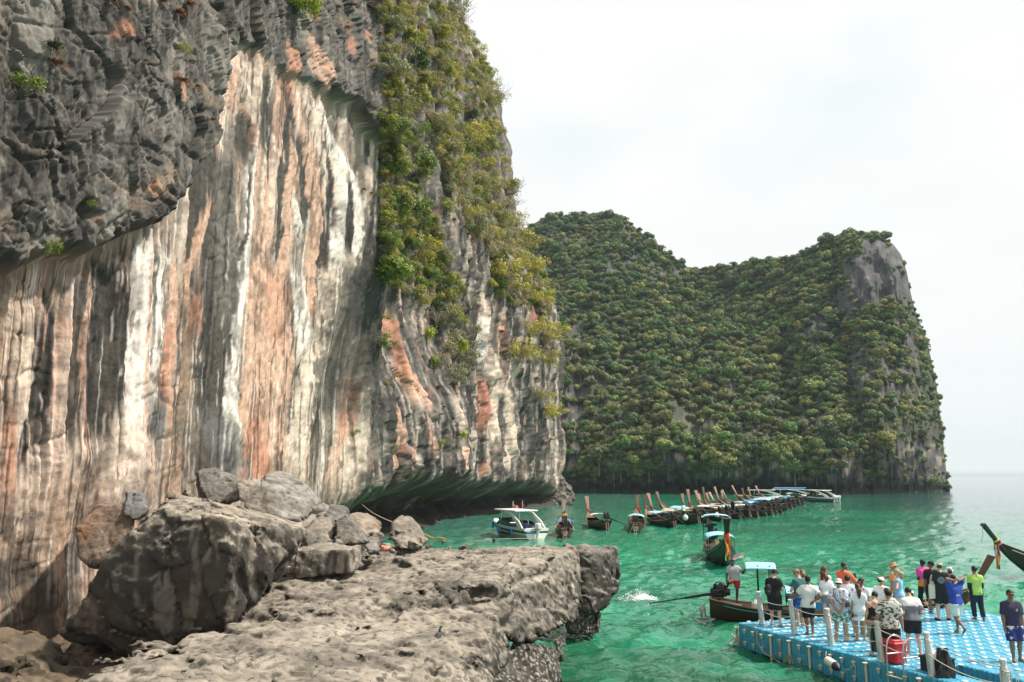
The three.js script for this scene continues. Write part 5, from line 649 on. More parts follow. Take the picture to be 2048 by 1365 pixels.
// the boat alongside the pontoon
const HERO = { L: 9.4, stern: V(7.75, 0, -33.3), bow: V(16.75, 0, -31.0) };
{ const b = longtail({ L: HERO.L, label: 'dark wooden longtail boat moored alongside the pontoon with a pale blue low canopy', hull: HULLWOOD, rim: wood(0.16, 0.10, 0.065), prow: wood(0.23, 0.085, 0.04, 0.5), prowTilt: 0.44, prowL: 1.75, prowW: 0.23, roof: ['sky', 0.30, 0.64, 1.55], panel: true, rear: ['sky', -HERO.L / 2 + 1.95, 2.66, 1.35, 1.1], ribbons: ['red'], detail: true, sternRope: true, tail: V(-HERO.L / 2 - 2.6, 0.02, -3.2) }); faceTo(b, HERO.stern, HERO.bow); b.position.y = -0.02; b.scale.y = 0.79; }
const heroPoint = (x, y, z) => V(x, y, z).applyAxisAngle(V(0, 1, 0), Math.atan2(-(HERO.bow.z - HERO.stern.z), HERO.bow.x - HERO.stern.x)).add(HERO.stern.clone().add(HERO.bow).multiplyScalar(0.5));
const inHero = (name, label, cat, geo, mat, x, y, z) => { const o = tag(mesh(name, geo, mat), label, cat); o.position.copy(heroPoint(x, y, z)); o.rotation.y = 0.1; return o; };
inHero('water_drum', 'white plastic drum standing in the stern of the moored longtail boat', 'drum', merge([new THREE.LatheGeometry([[0, 0], [0.2, 0.01], [0.215, 0.05], [0.21, 0.42], [0.16, 0.5], [0.09, 0.52], [0.09, 0.57], [0, 0.57]].map(([x, y]) => new THREE.Vector2(x, y)), 18)]), std(0.72, 0.66, 0.58, 0.5), -HERO.L / 2 + 1.75, 0.22, 0.35);
{ const o = thing('solar_panel', 'small dark solar panel on the canopy of the moored longtail boat', 'solar panel', heroPoint(-1.3, 1.345, -0.15), 0.18); mesh('frame', box(0.95, 0.03, 0.6, 0, 0, 0, 0.008), GREYMETAL, o); for (let i = 0; i < 4; i++) mesh('cell', box(0.21, 0.012, 0.54, -0.34 + i * 0.227, 0.017, 0), std(0.02, 0.025, 0.05, 0.25), o); }
{ const A = at(1483, 1113, 33.6), o = thing('small_flag', 'red white and green flag on a yellow stick at the awning of the moored boat', 'flag', A, 0.2); mesh('stick', bar([0.12, -0.35, 0], [0.06, 0.12, 0], 0.012), CLOTH.yellow, o); ['pink', 'white', 'teal'].forEach((m, i) => { const g = new THREE.BoxGeometry(0.4, 0.07, 0.008, 8, 1, 1), P = g.attributes.position; for (let k = 0; k < P.count; k++) { const t = 0.5 - P.getX(k) / 0.4; P.setY(k, P.getY(k) - 0.09 * t + 0.02 * Math.sin(t * 6)); P.setZ(k, P.getZ(k) + 0.05 * Math.sin(t * 7)); } g.translate(-0.15, 0.05 - i * 0.07, 0); mesh('flag_stripe', g, CLOTH[m], o); }); }
// boat coming in behind, bow towards the pontoon
const MID = { stern: V(14.35, 0, -60.2), bow: V(12.75, 0, -50.2) };
faceTo(longtail({ L: 10.1, label: 'dark longtail boat heading for the pontoon with an orange garland on its tall bow', hull: HULLGREEN, prow: HULLDARK, rim: wood(0.26, 0.22, 0.14), prowTilt: 0.42, prowL: 1.35, roof: ['sky', 0.34, 0.66, 1.62], rear: ['sky', -2.6, 2.75, 1.9, 1.4], ribbons: ['orange', 'orange', 'red', 'yellow', 'orange', 'green'], detail: true, tail: V(-8.6, -0.1, 0.6) }), MID.stern, MID.bow);
// boat whose bow comes in at the right edge
faceTo(longtail({ L: 11.6, label: 'black longtail boat at the right edge with coloured ribbons tied below its bow plank', hull: HULLDARK, prow: wood(0.035, 0.04, 0.032, 0.5), rim: HULLDARK, strip: CLOTH.cream, prowTilt: 0.72, prowL: 1.5, prowW: 0.14, roof: ['sky', 0.3, 0.6, 1.7], ribbons: ['pink', 'navy', 'yellow', 'orange', 'lilac', 'red'], detail: true, tape: true }), V(37.4, 0, -48.5), V(26.7, 0, -46.0));
// the moored row
{
  const row = [ // stern x, waterline y, bow bearing, wood, roof colour, description
    [1130, 1077, 1127, 'pale', 'blue', 'longtail boat with a blue roof moored next to the white speedboat, seen from its stern', 'v'],
    [1214, 1063, 1176, 'raw', 'white', 'longtail boat with a white roof and pink bow plank, second from the speedboat', 'v'],
    [1271, 1065, 1273, 'raw', 'sky', 'longtail boat with a pale blue roof seen stern on, third from the speedboat', 'v'],
    [1349, 1056, 1290, 'dark', 'sky', 'longtail boat with a short blue roof lying right of the stern on boat', 'd'],
    [1396, 1050, 1303, 'raw', 'cream', 'longtail boat with a cream roof and a white buoy on its side', 'd'], [1414, 1047, 1318, 'dark', 'sky', 'longtail boat with a small dark tarp, sixth in the moored row', 'd'],
    [1444, 1044, 1366, 'raw', null, 'open longtail boat with a low bow, seventh in the moored row', 'd'], [1458, 1041, 1378, 'raw', 'white', 'longtail boat with a flat white roof in the middle of the row', 'd'],
    [1480, 1040, 1395, 'yellow', 'cream', 'longtail boat with a yellow tipped bow plank in the middle of the row', 'd'], [1499, 1038, 1402, 'raw', null, 'open longtail boat with a dark hull and a man standing at its stern', 'd'],
    [1514, 1036, 1408, 'dark', 'sky', 'longtail boat with a long pale blue roof in the crowded part of the row', 'd'], [1531, 1034, 1416, 'raw', null, 'longtail boat behind the long pale blue roof', 'd'],
    [1543, 1032, 1427, 'pale', 'cream', 'longtail boat with a pale bow plank in the crowded part of the row', 'd'], [1552, 1030, 1436, 'raw', 'sky', 'longtail boat with a blue roof near the far end of the row', 'd'],
    [1562, 1027, 1444, 'pale', null, 'open longtail boat with a white banded bow plank near the far end of the row', 'd'], [1573, 1023, 1452, 'raw', 'blue', 'longtail boat with a deep blue roof near the far end of the row', 'd'],
    [1582, 1018, 1474, 'raw', 'sky', 'longtail boat fourth from the far end of the row', 'd'], [1590, 1015, 1486, 'dark', 'grey', 'longtail boat third from the far end of the row', 'd'], [1598, 1012, 1500, 'yellow', 'sky', 'longtail boat with a yellow ribbon, second from the far end of the row', 'd'], [1606, 1010, 1518, 'raw', 'blue', 'longtail boat last in the row beside the big speedboat', 'd']];
  row.forEach(([sx, sy, bx, w, roof, label, kind], i) => {
    const stern = onLevel(sx, sy, 0), L = 10.2 + 0.5 * Math.sin(i * 2.3), bow = bowAt(bx, stern, L * 0.97);
    const b = longtail({ L, label, group: 'longtail boats moored in a row', hull: [HULLDARK, HULLWOOD, HULLGREEN][i % 3], prow: w === 'pale' ? PALEWOOD : w === 'dark' ? wood(0.2, 0.13, 0.1) : RAWWOOD, rim: [PALEWOOD, RAWWOOD, DECKWOOD, wood(0.05, 0.22, 0.24), wood(0.45, 0.06, 0.05)][(i * 2) % 5], roof: roof && [roof, 0.34, kind === 'v' ? 0.52 : 0.66, 1.42 + 0.12 * Math.sin(i * 3)], rear: i % 3 === 0 ? [['navy', 'grey', 'sky', 'cream'][i % 4], -L / 2 + 1.6, 2.0, 1.5, 0.9 + 0.3 * (i % 2)] : null, prowTilt: 0.35 + 0.2 * Math.sin(i * 1.7), prowL: 1.7 + 0.35 * Math.sin(i * 2.1), prowW: 0.24, ribbons: w === 'yellow' ? ['yellow', 'orange'] : [['red', 'pink'], ['pink', 'red'], ['orange', 'red']][i % 3], tail: V(-L / 2 - 3.4, -0.05 + (i % 4 === 1 ? 0.5 : 0), (i % 2 ? 1 : -0.4) * (0.8 + (i % 3) * 0.5)) });
    faceTo(b, stern, bow); b.scale.set(1, 0.9 + 0.16 * ((i * 0.37) % 1), 0.92 + 0.14 * ((i * 0.61) % 1)); b.rotation.x = 0.05 * Math.sin(i * 4.1); b.rotation.z = 0.012 * Math.sin(i * 2.7);
  });
}
{ const bu = tag(mesh('buoy', merge([new THREE.SphereGeometry(0.29, 16, 12), new THREE.CylinderGeometry(0.07, 0.1, 0.14, 10).translate(0, 0.3, 0)]), CLOTH.white), 'white ball buoy hanging at the stern of the cream roofed longtail boat', 'buoy'); bu.position.copy(at(1371, 1036, 88)); const b2 = copyOf(bu, 'white ball buoy at the stern of the flat white roofed longtail boat'); b2.position.copy(at(1434, 1031, 98)); }
function speedboat(o) { // bow at +x
  const L = o.L ?? 8.6, root = thing('speedboat', o.label, 'speedboat', [0, 0, 0]), W = CLOTH.white, white = std(0.78, 0.79, 0.77, 0.3), lower = o.lower ? std(...o.lower, 0.35) : std(0.82, 0.88, 0.78, 0.3), hb = [[0, 1.18], [0.5, 1.22], [0.75, 1.0], [0.9, 0.58], [1, 0.06]], sh = [[0, 0.95], [0.4, 1.0], [0.8, 1.22], [1, 1.42]], kl = [[0, -0.25], [0.6, -0.25], [0.85, 0.1], [1, 1.1]];
  const loft = (y0, y1, wid) => { const pos = [], idx = [], n = 28; for (let i = 0; i <= n; i++) { const s = i / n, x = -L / 2 + L * s, a = lerp(curve(kl, s), curve(sh, s), y0), b = lerp(curve(kl, s), curve(sh, s), y1), f = (t) => curve(hb, s) * lerp(0.52, 1, Math.pow(t, 0.6)) + wid; for (const sd of [-1, 1]) pos.push(x, a, sd * f(y0), x, b, sd * f(y1)); if (i) { const k = i * 4, p = k - 4; idx.push(p, p + 1, k, p + 1, k + 1, k, p + 2, k + 2, p + 3, p + 3, k + 2, k + 3); } } idx.push(0, 2, 1, 2, 3, 1); const g = new THREE.BufferGeometry(); g.setAttribute('position', new THREE.Float32BufferAttribute(pos, 3)); g.setIndex(idx); const q = g.toNonIndexed(); q.computeVertexNormals(); return q; };
  mesh('hull', loft(0, 0.66, 0), lower, root); mesh('stripe', loft(0.64, 0.80, 0.03), std(0.03, 0.05, 0.06, 0.4), root); mesh('topsides', loft(0.79, 1, 0.015), white, root);
  { const pos = [], idx = [], n = 24; for (let i = 0; i <= n; i++) { const s = i / n, x = -L / 2 + L * s, y = curve(sh, s) - (s < 0.7 ? 0.55 : 0.02), z = curve(hb, s) * 0.97; pos.push(x, y, -z, x, y, z); if (i) { const k = i * 2; idx.push(k - 2, k - 1, k, k - 1, k + 1, k); } } const g = new THREE.BufferGeometry(); g.setAttribute('position', new THREE.Float32BufferAttribute(pos, 3)); g.setIndex(idx); const q = g.toNonIndexed(); q.computeVertexNormals(); mesh('deck', q, white, root); }
  const glass = std(0.015, 0.018, 0.02, 0.12);
  for (const s of [-1, 1]) { mesh('side_window', (() => { const sh2 = new THREE.Shape([[-L * 0.32, 0], [L * 0.2, 0.05], [L * 0.13, 0.42], [-L * 0.12, 0.4]].map(([x, y]) => new THREE.Vector2(x, y))), g = new THREE.ExtrudeGeometry(sh2, { depth: 0.03, bevelEnabled: false }); g.rotateX(s * 0.15); g.translate(0, 0.98, s * 1.1); return g; })(), glass, root);
    mesh('roof_arch', (() => { const q = [[-L * 0.47, 0.75], [-L * 0.36, 1.5], [-L * 0.18, 2.15], [-L * 0.02, 2.32], [-L * 0.02, 2.24], [-L * 0.14, 2.05], [-L * 0.29, 1.4], [-L * 0.37, 0.75]], g = new THREE.ExtrudeGeometry(new THREE.Shape(q.map(([x, y]) => new THREE.Vector2(x, y))), { depth: 0.07, bevelEnabled: true, bevelSize: 0.02, bevelThickness: 0.02, bevelSegments: 1 }); g.translate(0, 0, s * 1.08 - 0.035); return g; })(), white, root);
    mesh('roof_pillar', bar([L * 0.12, 1.1, s * 0.98], [L * 0.10, 2.35, s * 0.86], 0.03), white, root); mesh('seat_rail', merge([bar([-L * 0.2, 0.5, s * 0.5], [-L * 0.2, 1.5, s * 0.5], 0.02), bar([-L * 0.05, 0.5, s * 0.5], [-L * 0.05, 1.5, s * 0.5], 0.02), bar([-L * 0.2, 1.5, s * 0.5], [-L * 0.05, 1.5, s * 0.5], 0.02)]), white, root);
    if (!o.plain) for (const x of [-L * 0.24, L * 0.08, L * 0.36]) mesh('fender', new THREE.CapsuleGeometry(0.115, 0.42, 4, 10).translate(x, x > L * 0.3 ? 0.92 : 0.6, s * (curve(hb, (x + L / 2) / L) + 0.10)), CLOTH.blue, root); }
  mesh('windscreen', (() => { const g = new THREE.BoxGeometry(0.03, 0.5, 1.9); g.rotateZ(-0.5); g.translate(L * 0.16, 1.4, 0); return g; })(), glass, root);
  mesh('hardtop', (() => { const g = new RoundedBoxGeometry(L * 0.52, 0.11, 2.25, 4, 0.05), P = g.attributes.position; for (let i = 0; i < P.count; i++) { const x = P.getX(i) / (L * 0.26), z = P.getZ(i) / 1.12; P.setY(i, P.getY(i) + 0.14 * (1 - x * x) + 0.06 * (1 - z * z)); } g.computeVertexNormals(); g.translate(-L * 0.02, 2.34, 0); return g; })(), white, root);
  if (o.stripeRoof) mesh('roof_board', (() => { const g = new THREE.CapsuleGeometry(0.16, L * 0.5, 6, 12).rotateZ(Math.PI / 2).scale(1, 0.5, 2); g.translate(-L * 0.05, 2.66, 0.2); return g; })(), std(0.05, 0.36, 0.72, 0.4), root);
  for (let i = 0; i < 3; i++) mesh('seat', merge([box(0.5, 0.12, 1.7, -L * 0.24 + i * 1.0, 0.72, 0, 0.04), box(0.12, 0.45, 1.7, -L * 0.24 + i * 1.0 + 0.25, 0.95, 0, 0.04)]), CLOTH.navy, root);
  for (const z of o.engines ?? [0]) { const en = mesh('outboard_motor', merge([new RoundedBoxGeometry(0.62, 0.55, 0.42, 4, 0.14).translate(-L / 2 - 0.28, 1.12, z), new RoundedBoxGeometry(0.34, 0.85, 0.2, 3, 0.06).translate(-L / 2 - 0.26, 0.5, z), box(0.5, 0.05, 0.3, -L / 2 - 0.3, 0.16, z)]), white, root); mesh('motor_band', box(0.63, 0.05, 0.43, -L / 2 - 0.28, 0.9, z, 0.01), std(0.1, 0.1, 0.11, 0.4), en); }
  mesh('transom_well', box(0.12, 0.5, 1.6, -L / 2 + 0.4, 0.7, 0, 0.03), white, root);
  if (!o.plain) { mesh('stern_pad', box(0.5, 0.1, 0.9, -L / 2 + 0.1, 0.62, -0.55, 0.04), CLOTH.blue, root); for (const [x, z] of [[-L * 0.06, 0.5], [-L * 0.1, -0.6]]) { mesh('flag_pole', bar([x, 2.45, z], [x - 0.05, 3.2, z], 0.014), white, root); const g = ribbon(0.4, 0.2, 0.05, 2); g.translate(x - 0.02, 3.1, z); mesh('flag', g, z > 0 ? CLOTH.pink : CLOTH.white, root); } mesh('roof_float', new RoundedBoxGeometry(0.2, 0.22, 0.2, 2, 0.05).translate(-L * 0.02, 2.62, 0.1), CLOTH.orange, root); }
  return root;
}
{
  const S = onLevel(1072, 1080, 0), b = speedboat({ label: 'white speedboat with a hardtop and blue fenders moored at the cliff end of the row' }); faceTo(b, S.clone(), bowAt(992, S, 8.4));
  const font = await new (await import('three/addons/loaders/FontLoader.js')).FontLoader().loadAsync('fonts/droid/droid_sans_bold.typeface.json'), { TextGeometry } = await import('three/addons/geometries/TextGeometry.js');
  const tg = new TextGeometry('CHOK WANLAPA', { font, size: 0.31, depth: 0.02, curveSegments: 3 }); tg.computeBoundingBox(); const w = tg.boundingBox.max.x;
  // letters follow the side of the hull that faces the ledge: port
  { const P = tg.attributes.position, L = 8.6, hb = [[0, 1.18], [0.5, 1.22], [0.75, 1.0], [0.9, 0.58], [1, 0.06]]; for (let i = 0; i < P.count; i++) { const x = 1.9 - P.getX(i) * 1.0 * (w > 3.4 ? 3.4 / w : 1), y = P.getY(i), s = (x + L / 2) / L, z = curve(hb, s) * lerp(0.52, 1, Math.pow(clamp((0.22 + y + 0.25) / 1.25), 0.6)) + 0.012 + P.getZ(i); P.setXYZ(i, x, 0.22 + y, -z); } tg.computeVertexNormals(); mesh('name_lettering', tg, std(0.03, 0.05, 0.05, 0.5), b); }
  const far = speedboat({ L: 11.5, label: 'large white speedboat with a dark blue hull at the right end of the moored row', plain: true, lower: [0.03, 0.07, 0.16], engines: [-0.6, 0, 0.6] }); faceTo(far, onLevel(1671, 1006, 0), bowAt(1598, onLevel(1671, 1006, 0), 11));
  const st2 = V(63.5, 0, -176), two = speedboat({ L: 12.5, label: 'speedboat carrying a long blue board on its roof behind the large white one', plain: true, stripeRoof: true, lower: [0.5, 0.52, 0.52], engines: [-0.6, 0.6] }); faceTo(two, st2, V(53.0, 0, -179)); two.position.y = 0.1;
  const st3 = V(55.5, 0, -172), three = speedboat({ L: 10.5, label: 'white speedboat with a pink lower hull left of the large white one', plain: true, lower: [0.7, 0.26, 0.24], engines: [0] }); faceTo(three, st3, V(47.2, 0, -175));
  tag(mesh('mooring_line', tube([at(1086, 1079, 69.5), at(1040, 1078, 70), at(995, 1079, 70.5)], 0.03, 5), ROPEM), 'mooring line from the white speedboat stern towards the ledge', 'rope');
  const fl = tag(mesh('float', new THREE.CapsuleGeometry(0.13, 0.25, 4, 10), BLACKP), 'small black float in the water left of the white speedboat', 'float'); fl.position.copy(onLevel(988, 1083, 0.12));
}
// splash thrown up by the propeller
{ const r = rng(31), c = onLevel(1287, 1200, 0), q = []; for (let i = 0; i < 520; i++) { const a = r() * 6.28, k = Math.pow(r(), 0.7), h = 0.55 * Math.pow(1 - k, 1.3) * r(), R = 0.006 + 0.03 * r() * r(); q.push(new THREE.IcosahedronGeometry(R, 0).translate(c.x - 0.25 + Math.cos(a) * k * 1.0, h + 0.03, c.z + Math.sin(a) * k * 0.8)); }
  const f = (x, y, z) => y - 0.10 - 0.16 * Math.exp(-(((x - c.x) / 0.45) ** 2 + ((z - c.z) / 0.5) ** 2)) - 0.10 * fbm(x * 4, y * 4, z * 4, 3) + 0.30 * Math.hypot((x - c.x) / 1.0, (z - c.z) / 0.8); const g = nets(f, [c.x - 1.2, -0.1, c.z - 1.0], [c.x + 1.2, 0.6, c.z + 1.0], 0.035);
  tag(mesh('splash', merge([g, ...q]), std(0.85, 0.88, 0.87, 0.5)), 'white splash of water behind the propeller of the moored longtail boat', 'splash', null, 'stuff'); }

// ---------------------------------------------------------------- people
// bodies are joints and tapered bones joined into one skin; local axes: facing +z, own left +x, lengths in shares of the height
const SKIN = { fair: [0.60, 0.37, 0.27], tan: [0.42, 0.235, 0.155], brown: [0.22, 0.115, 0.07], dark: [0.10, 0.052, 0.034] };
const HAIR = { black: [0.012, 0.010, 0.009], dark: [0.03, 0.02, 0.014], brown: [0.085, 0.04, 0.022], auburn: [0.15, 0.05, 0.026], blond: [0.52, 0.36, 0.18], ginger: [0.30, 0.13, 0.06] };
const SKINMAT = vmat(0.55), CLOTHMAT = vmat(0.88), HAIRMAT = vmat(0.6), DARKGLASS = std(0.01, 0.01, 0.012, 0.1);
function cone(x, y, z, b) { // distance to a tapered bone [a, b, ra, rb]
  const A = b[0], dx = b[1].x - A.x, dy = b[1].y - A.y, dz = b[1].z - A.z, t = clamp(((x - A.x) * dx + (y - A.y) * dy + (z - A.z) * dz) / (dx * dx + dy * dy + dz * dz + 1e-9)), ex = x - A.x - dx * t, ey = y - A.y - dy * t, ez = z - A.z - dz * t; return Math.sqrt(ex * ex + ey * ey + ez * ez) - b[2] - (b[3] - b[2]) * t;
}
function chain(bones, k, grow = 0) { return (x, y, z) => { let d = 1e3; for (const b of bones) d = smin(d, cone(x, y, z, b) - grow, k); return d; }; }
function reach(root, goal, l1, l2, hint) { // two-bone limb: returns the middle joint and the end
  const d = goal.clone().sub(root), L = Math.min(d.length(), (l1 + l2) * 0.995), u = d.normalize(), end = root.clone().addScaledVector(u, L), a = (l1 * l1 - l2 * l2 + L * L) / (2 * L), h = Math.sqrt(Math.max(0, l1 * l1 - a * a)), s = hint.clone().addScaledVector(u, -hint.dot(u)).normalize(); return [root.clone().addScaledVector(u, a).addScaledVector(s, h), end];
}
const bounds = (bones, m) => { const lo = [1e9, 1e9, 1e9], hi = [-1e9, -1e9, -1e9]; for (const b of bones) for (const p of [b[0], b[1]]) ['x', 'y', 'z'].forEach((k, i) => { const r = Math.max(b[2], b[3]) + m; lo[i] = Math.min(lo[i], p[k] - r); hi[i] = Math.max(hi[i], p[k] + r); }); return [lo, hi]; };
function handGeo(wrist, dir, palm, side, curl, H, color) { // five fingers on a palm; dir: along the hand, palm: the way the palm faces, side: towards the thumb
  const s = H / 1.75, d = dir.clone().normalize(), n = palm.clone().addScaledVector(d, -palm.dot(d)).normalize(), t = new THREE.Vector3().crossVectors(d, n).normalize(); if (t.dot(side) < 0) t.negate();
  const P = (a, b, c) => wrist.clone().addScaledVector(d, a * s).addScaledVector(t, b * s).addScaledVector(n, c * s), bones = [[P(-0.02, 0, 0), P(0.03, 0, 0), 0.023 * s, 0.024 * s], [P(0.03, 0.022, 0), P(0.085, 0.026, 0), 0.016 * s, 0.013 * s], [P(0.03, 0, 0), P(0.088, 0.006, 0), 0.017 * s, 0.013 * s], [P(0.03, -0.02, 0), P(0.08, -0.026, 0), 0.016 * s, 0.012 * s]], fingers = [];
  [[0.028, 0.066, 0.088], [0.009, 0.074, 0.092], [-0.010, 0.068, 0.088], [-0.028, 0.052, 0.080]].forEach(([b, len, st]) => { let p = P(st, b, 0), ang = curl * 0.55; for (let k = 0; k < 3; k++) { const l = len * [0.45, 0.32, 0.25][k], q = p.clone().addScaledVector(d, Math.cos(ang) * l * s).addScaledVector(n, Math.sin(ang) * l * s); fingers.push([p, q, (0.0092 - 0.001 * k) * s, (0.0086 - 0.001 * k) * s]); p = q; ang += curl * 0.75; } });
  { let p = P(0.022, 0.026, 0.006); for (const [a, b, c, r] of [[0.032, 0.024, 0.010, 0.0105], [0.026, 0.006, 0.012, 0.0095]]) { const q = p.clone().addScaledVector(d, a * s).addScaledVector(t, b * s).addScaledVector(n, c * s); fingers.push([p, q, r * s, (r - 0.001) * s]); p = q; } }
  const pf = chain(bones, 0.02 * s), f = (x, y, z) => { let m = pf(x, y, z); for (const b of fingers) m = smin(m, cone(x, y, z, b), 0.004 * s); return m; }, [lo, hi] = bounds([...bones, ...fingers], 0.008); return nets(f, lo, hi, 0.0082, () => color);
}
const plain = (c) => () => c;
function person(o) {
  const H = o.h ?? 1.72, fem = o.fem ? 1 : 0, root = thing('person', o.label, 'person', o.at, (o.turn ?? 0) * Math.PI / 180), S = (x, y, z) => V(x * H, y * H, z * H), skin = SKIN[o.skin ?? 'fair'], rr = rng(Math.round(H * 1000 + (o.at.x + o.at.z) * 77));
  const hip = o.pelvis ?? [0, 0, 0], lean = o.lean ?? 0, tilt = o.tilt ?? 0, twist = o.twist ?? 0, C = S(0, 0.53, 0), eul = new THREE.Euler(lean, twist, tilt, 'YXZ'), up = (x, y, z) => S(x, y, z).sub(C).applyEuler(eul).add(C).add(S(...hip)), low = (x, y, z) => S(x, y, z).add(S(...hip));
  const sw = fem ? 0.090 : 0.102, T = (a, b, r1, r2 = r1) => [a, b, r1 * H, r2 * H];
  const torso = [T(low(-0.045, 0.525, -0.004), low(0.045, 0.525, -0.004), fem ? 0.070 : 0.066), T(up(-0.034, 0.60, 0.004), up(0.034, 0.60, 0.004), fem ? 0.053 : 0.058), T(up(-0.050, 0.69, 0.002), up(0.050, 0.69, 0.002), fem ? 0.054 : 0.062), T(up(-0.066, 0.755, -0.002), up(0.066, 0.755, -0.002), fem ? 0.048 : 0.056), T(up(-0.03, 0.825, -0.012), up(-sw + 0.008, 0.793, -0.006), 0.027, 0.031), T(up(0.03, 0.825, -0.012), up(sw - 0.008, 0.793, -0.006), 0.027, 0.031)];
  if (fem) torso.push(T(up(-0.034, 0.725, 0.042), up(-0.034, 0.72, 0.048), 0.03), T(up(0.034, 0.725, 0.042), up(0.034, 0.72, 0.048), 0.03));
  const neckTop = up(0, 0.885, 0.012), neck = [T(up(0, 0.815, -0.012), neckTop, 0.036, 0.029)];
  const limbs = [], arms = [], legs = [], hands = [];
  for (const s of [1, -1]) {
    const a = (s > 0 ? o.armL : o.armR) ?? [0.142, 0.455, 0.02], sh = up(s * sw, 0.793, -0.006), goal = o.free ? low(s * a[0], a[1], a[2]) : up(s * a[0], a[1], a[2]), hint = a[3] ? V(...a[3]).multiply(V(s, 1, 1)) : V(s * 0.45, -0.15, -1), [el, wr] = reach(sh, goal, 0.172 * H, 0.15 * H, hint);
    const m = el.clone().lerp(wr, 0.3); arms.push({ s, sh, el, wr, bones: [T(sh, el, fem ? 0.028 : 0.033, fem ? 0.022 : 0.026), T(el, m, fem ? 0.022 : 0.026, fem ? 0.0215 : 0.026), T(m, wr, fem ? 0.0215 : 0.026, fem ? 0.0145 : 0.0165)] });
    const f = wr.clone().sub(el).normalize(), palm = a[4] ? V(a[4][0] * s, a[4][1], a[4][2]) : V(-s, 0, 0.1); hands.push(handGeo(wr, a[5] ? V(a[5][0] * s, a[5][1], a[5][2]) : f, palm, a[6] ? V(...a[6]) : V(0, 0.2, 1), a[7] ?? 0.55, H, skin));
    const g = (s > 0 ? o.legL : o.legR) ?? [0.062, 0, 0], hj = low(s * 0.052, 0.515, 0), an = S(s * g[0], 0.045 + (g[1] ?? 0), g[2]), [kn, ak] = reach(hj, an, 0.240 * H, 0.235 * H, g[3] ? V(...g[3]).multiply(V(s, 1, 1)) : V(s * 0.12, 0, 1)), cf = kn.clone().lerp(ak, 0.28), fd = g[4] ? V(g[4][0] * s, g[4][1], g[4][2]) : V(s * 0.25, 0, 1); fd.normalize();
    const back = kn.clone().sub(hj).normalize(), bz = V(0, 0, -0.006 * H), heel = ak.clone().addScaledVector(fd, -0.016 * H).add(V(0, -0.022 * H, 0)), toe = ak.clone().addScaledVector(fd, 0.092 * H).add(V(0, -0.029 * H, 0));
    legs.push({ s, hj, kn, ak, fd, heel, toe, bones: [T(hj, kn, fem ? 0.056 : 0.054, 0.034), T(kn, cf.clone().add(bz), 0.032, 0.0335), T(cf.clone().add(bz), ak, 0.0335, 0.019), T(heel, ak, 0.021, 0.019), T(heel, toe, 0.020, 0.014), T(ak, ak.clone().lerp(toe, 0.6), 0.018, 0.014)] });
  }
  const tf = chain([...torso], 0.045 * H), nf = chain(neck, 0.01), lf = [...arms, ...legs].map((l) => chain(l.bones, 0.014 * H));
  const bodyF = (x, y, z) => { let d = smin(tf(x, y, z), nf(x, y, z), 0.03 * H); for (const f of lf) d = smin(d, f(x, y, z), 0.016 * H); return d; };
  const all = [...torso, ...neck, ...arms.flatMap((l) => l.bones), ...legs.flatMap((l) => l.bones)], [lo, hi] = bounds(all, 0.02), body = nets(bodyF, lo, hi, 0.025, () => skin);
  // head, turned on the neck
  const hq = new THREE.Quaternion().setFromEuler(new THREE.Euler((o.headPitch ?? 0) + lean * 0.3, (o.headYaw ?? 0) * Math.PI / 180 + twist, o.headTilt ?? 0, 'YXZ')), HP = neckTop.clone().add(V(0, -0.006 * H, -0.006 * H)), R = H / 1.75, hv = (x, y, z) => V(x, y, z).multiplyScalar(R).applyQuaternion(hq).add(HP), inv = hq.clone().invert(), q = V(0, 0, 0);
  const loc = (x, y, z) => q.set(x, y, z).sub(HP).applyQuaternion(inv).divideScalar(R); // head axes: origin at the top of the neck, +z the face
  const headLocal = (p) => { const { x, y, z } = p; let d = (Math.hypot(x / 0.076, (y - 0.125) / 0.088, (z + 0.004) / 0.094) - 1) * 0.080; const fz = (Math.hypot(x / 0.060, (y - 0.068) / 0.075, (z - 0.026) / 0.066) - 1) * 0.062; d = smin(d, fz, 0.03); const jaw = Math.hypot(x * 0.85, y - 0.022, z - 0.058) - 0.028; d = smin(d, jaw, 0.035); d = smin(d, Math.hypot(x * 1.3, (y - 0.078) * 0.62, (z - 0.102)) - 0.0145, 0.012); d = smin(d, Math.hypot(x * 0.45, y - 0.044, z - 0.088) - 0.0105, 0.010); d = smin(d, Math.hypot(x * 0.4, y - 0.118, z - 0.082) - 0.016, 0.012); d = -smin(-d, Math.hypot(Math.abs(x) - 0.031, y - 0.100, z - 0.106) - 0.013, 0.006) ; d = Math.min(d, Math.hypot(Math.abs(x) - 0.031, y - 0.100, z - 0.083) - 0.0125); const ear = Math.hypot((Math.abs(x) - 0.077) * 1.6, (y - 0.09) * 0.72, z + 0.008) - 0.021; d = smin(d, ear, 0.006); return smin(d, Math.hypot(x, z + 0.004, Math.min(0, y + 0.03) + Math.max(0, y - 0.05)) - 0.047, 0.03); };
  const hc = hv(0, 0.1, 0), rad = 0.165 * R, beard = o.beard, hairC = HAIR[o.hair ?? 'dark'];
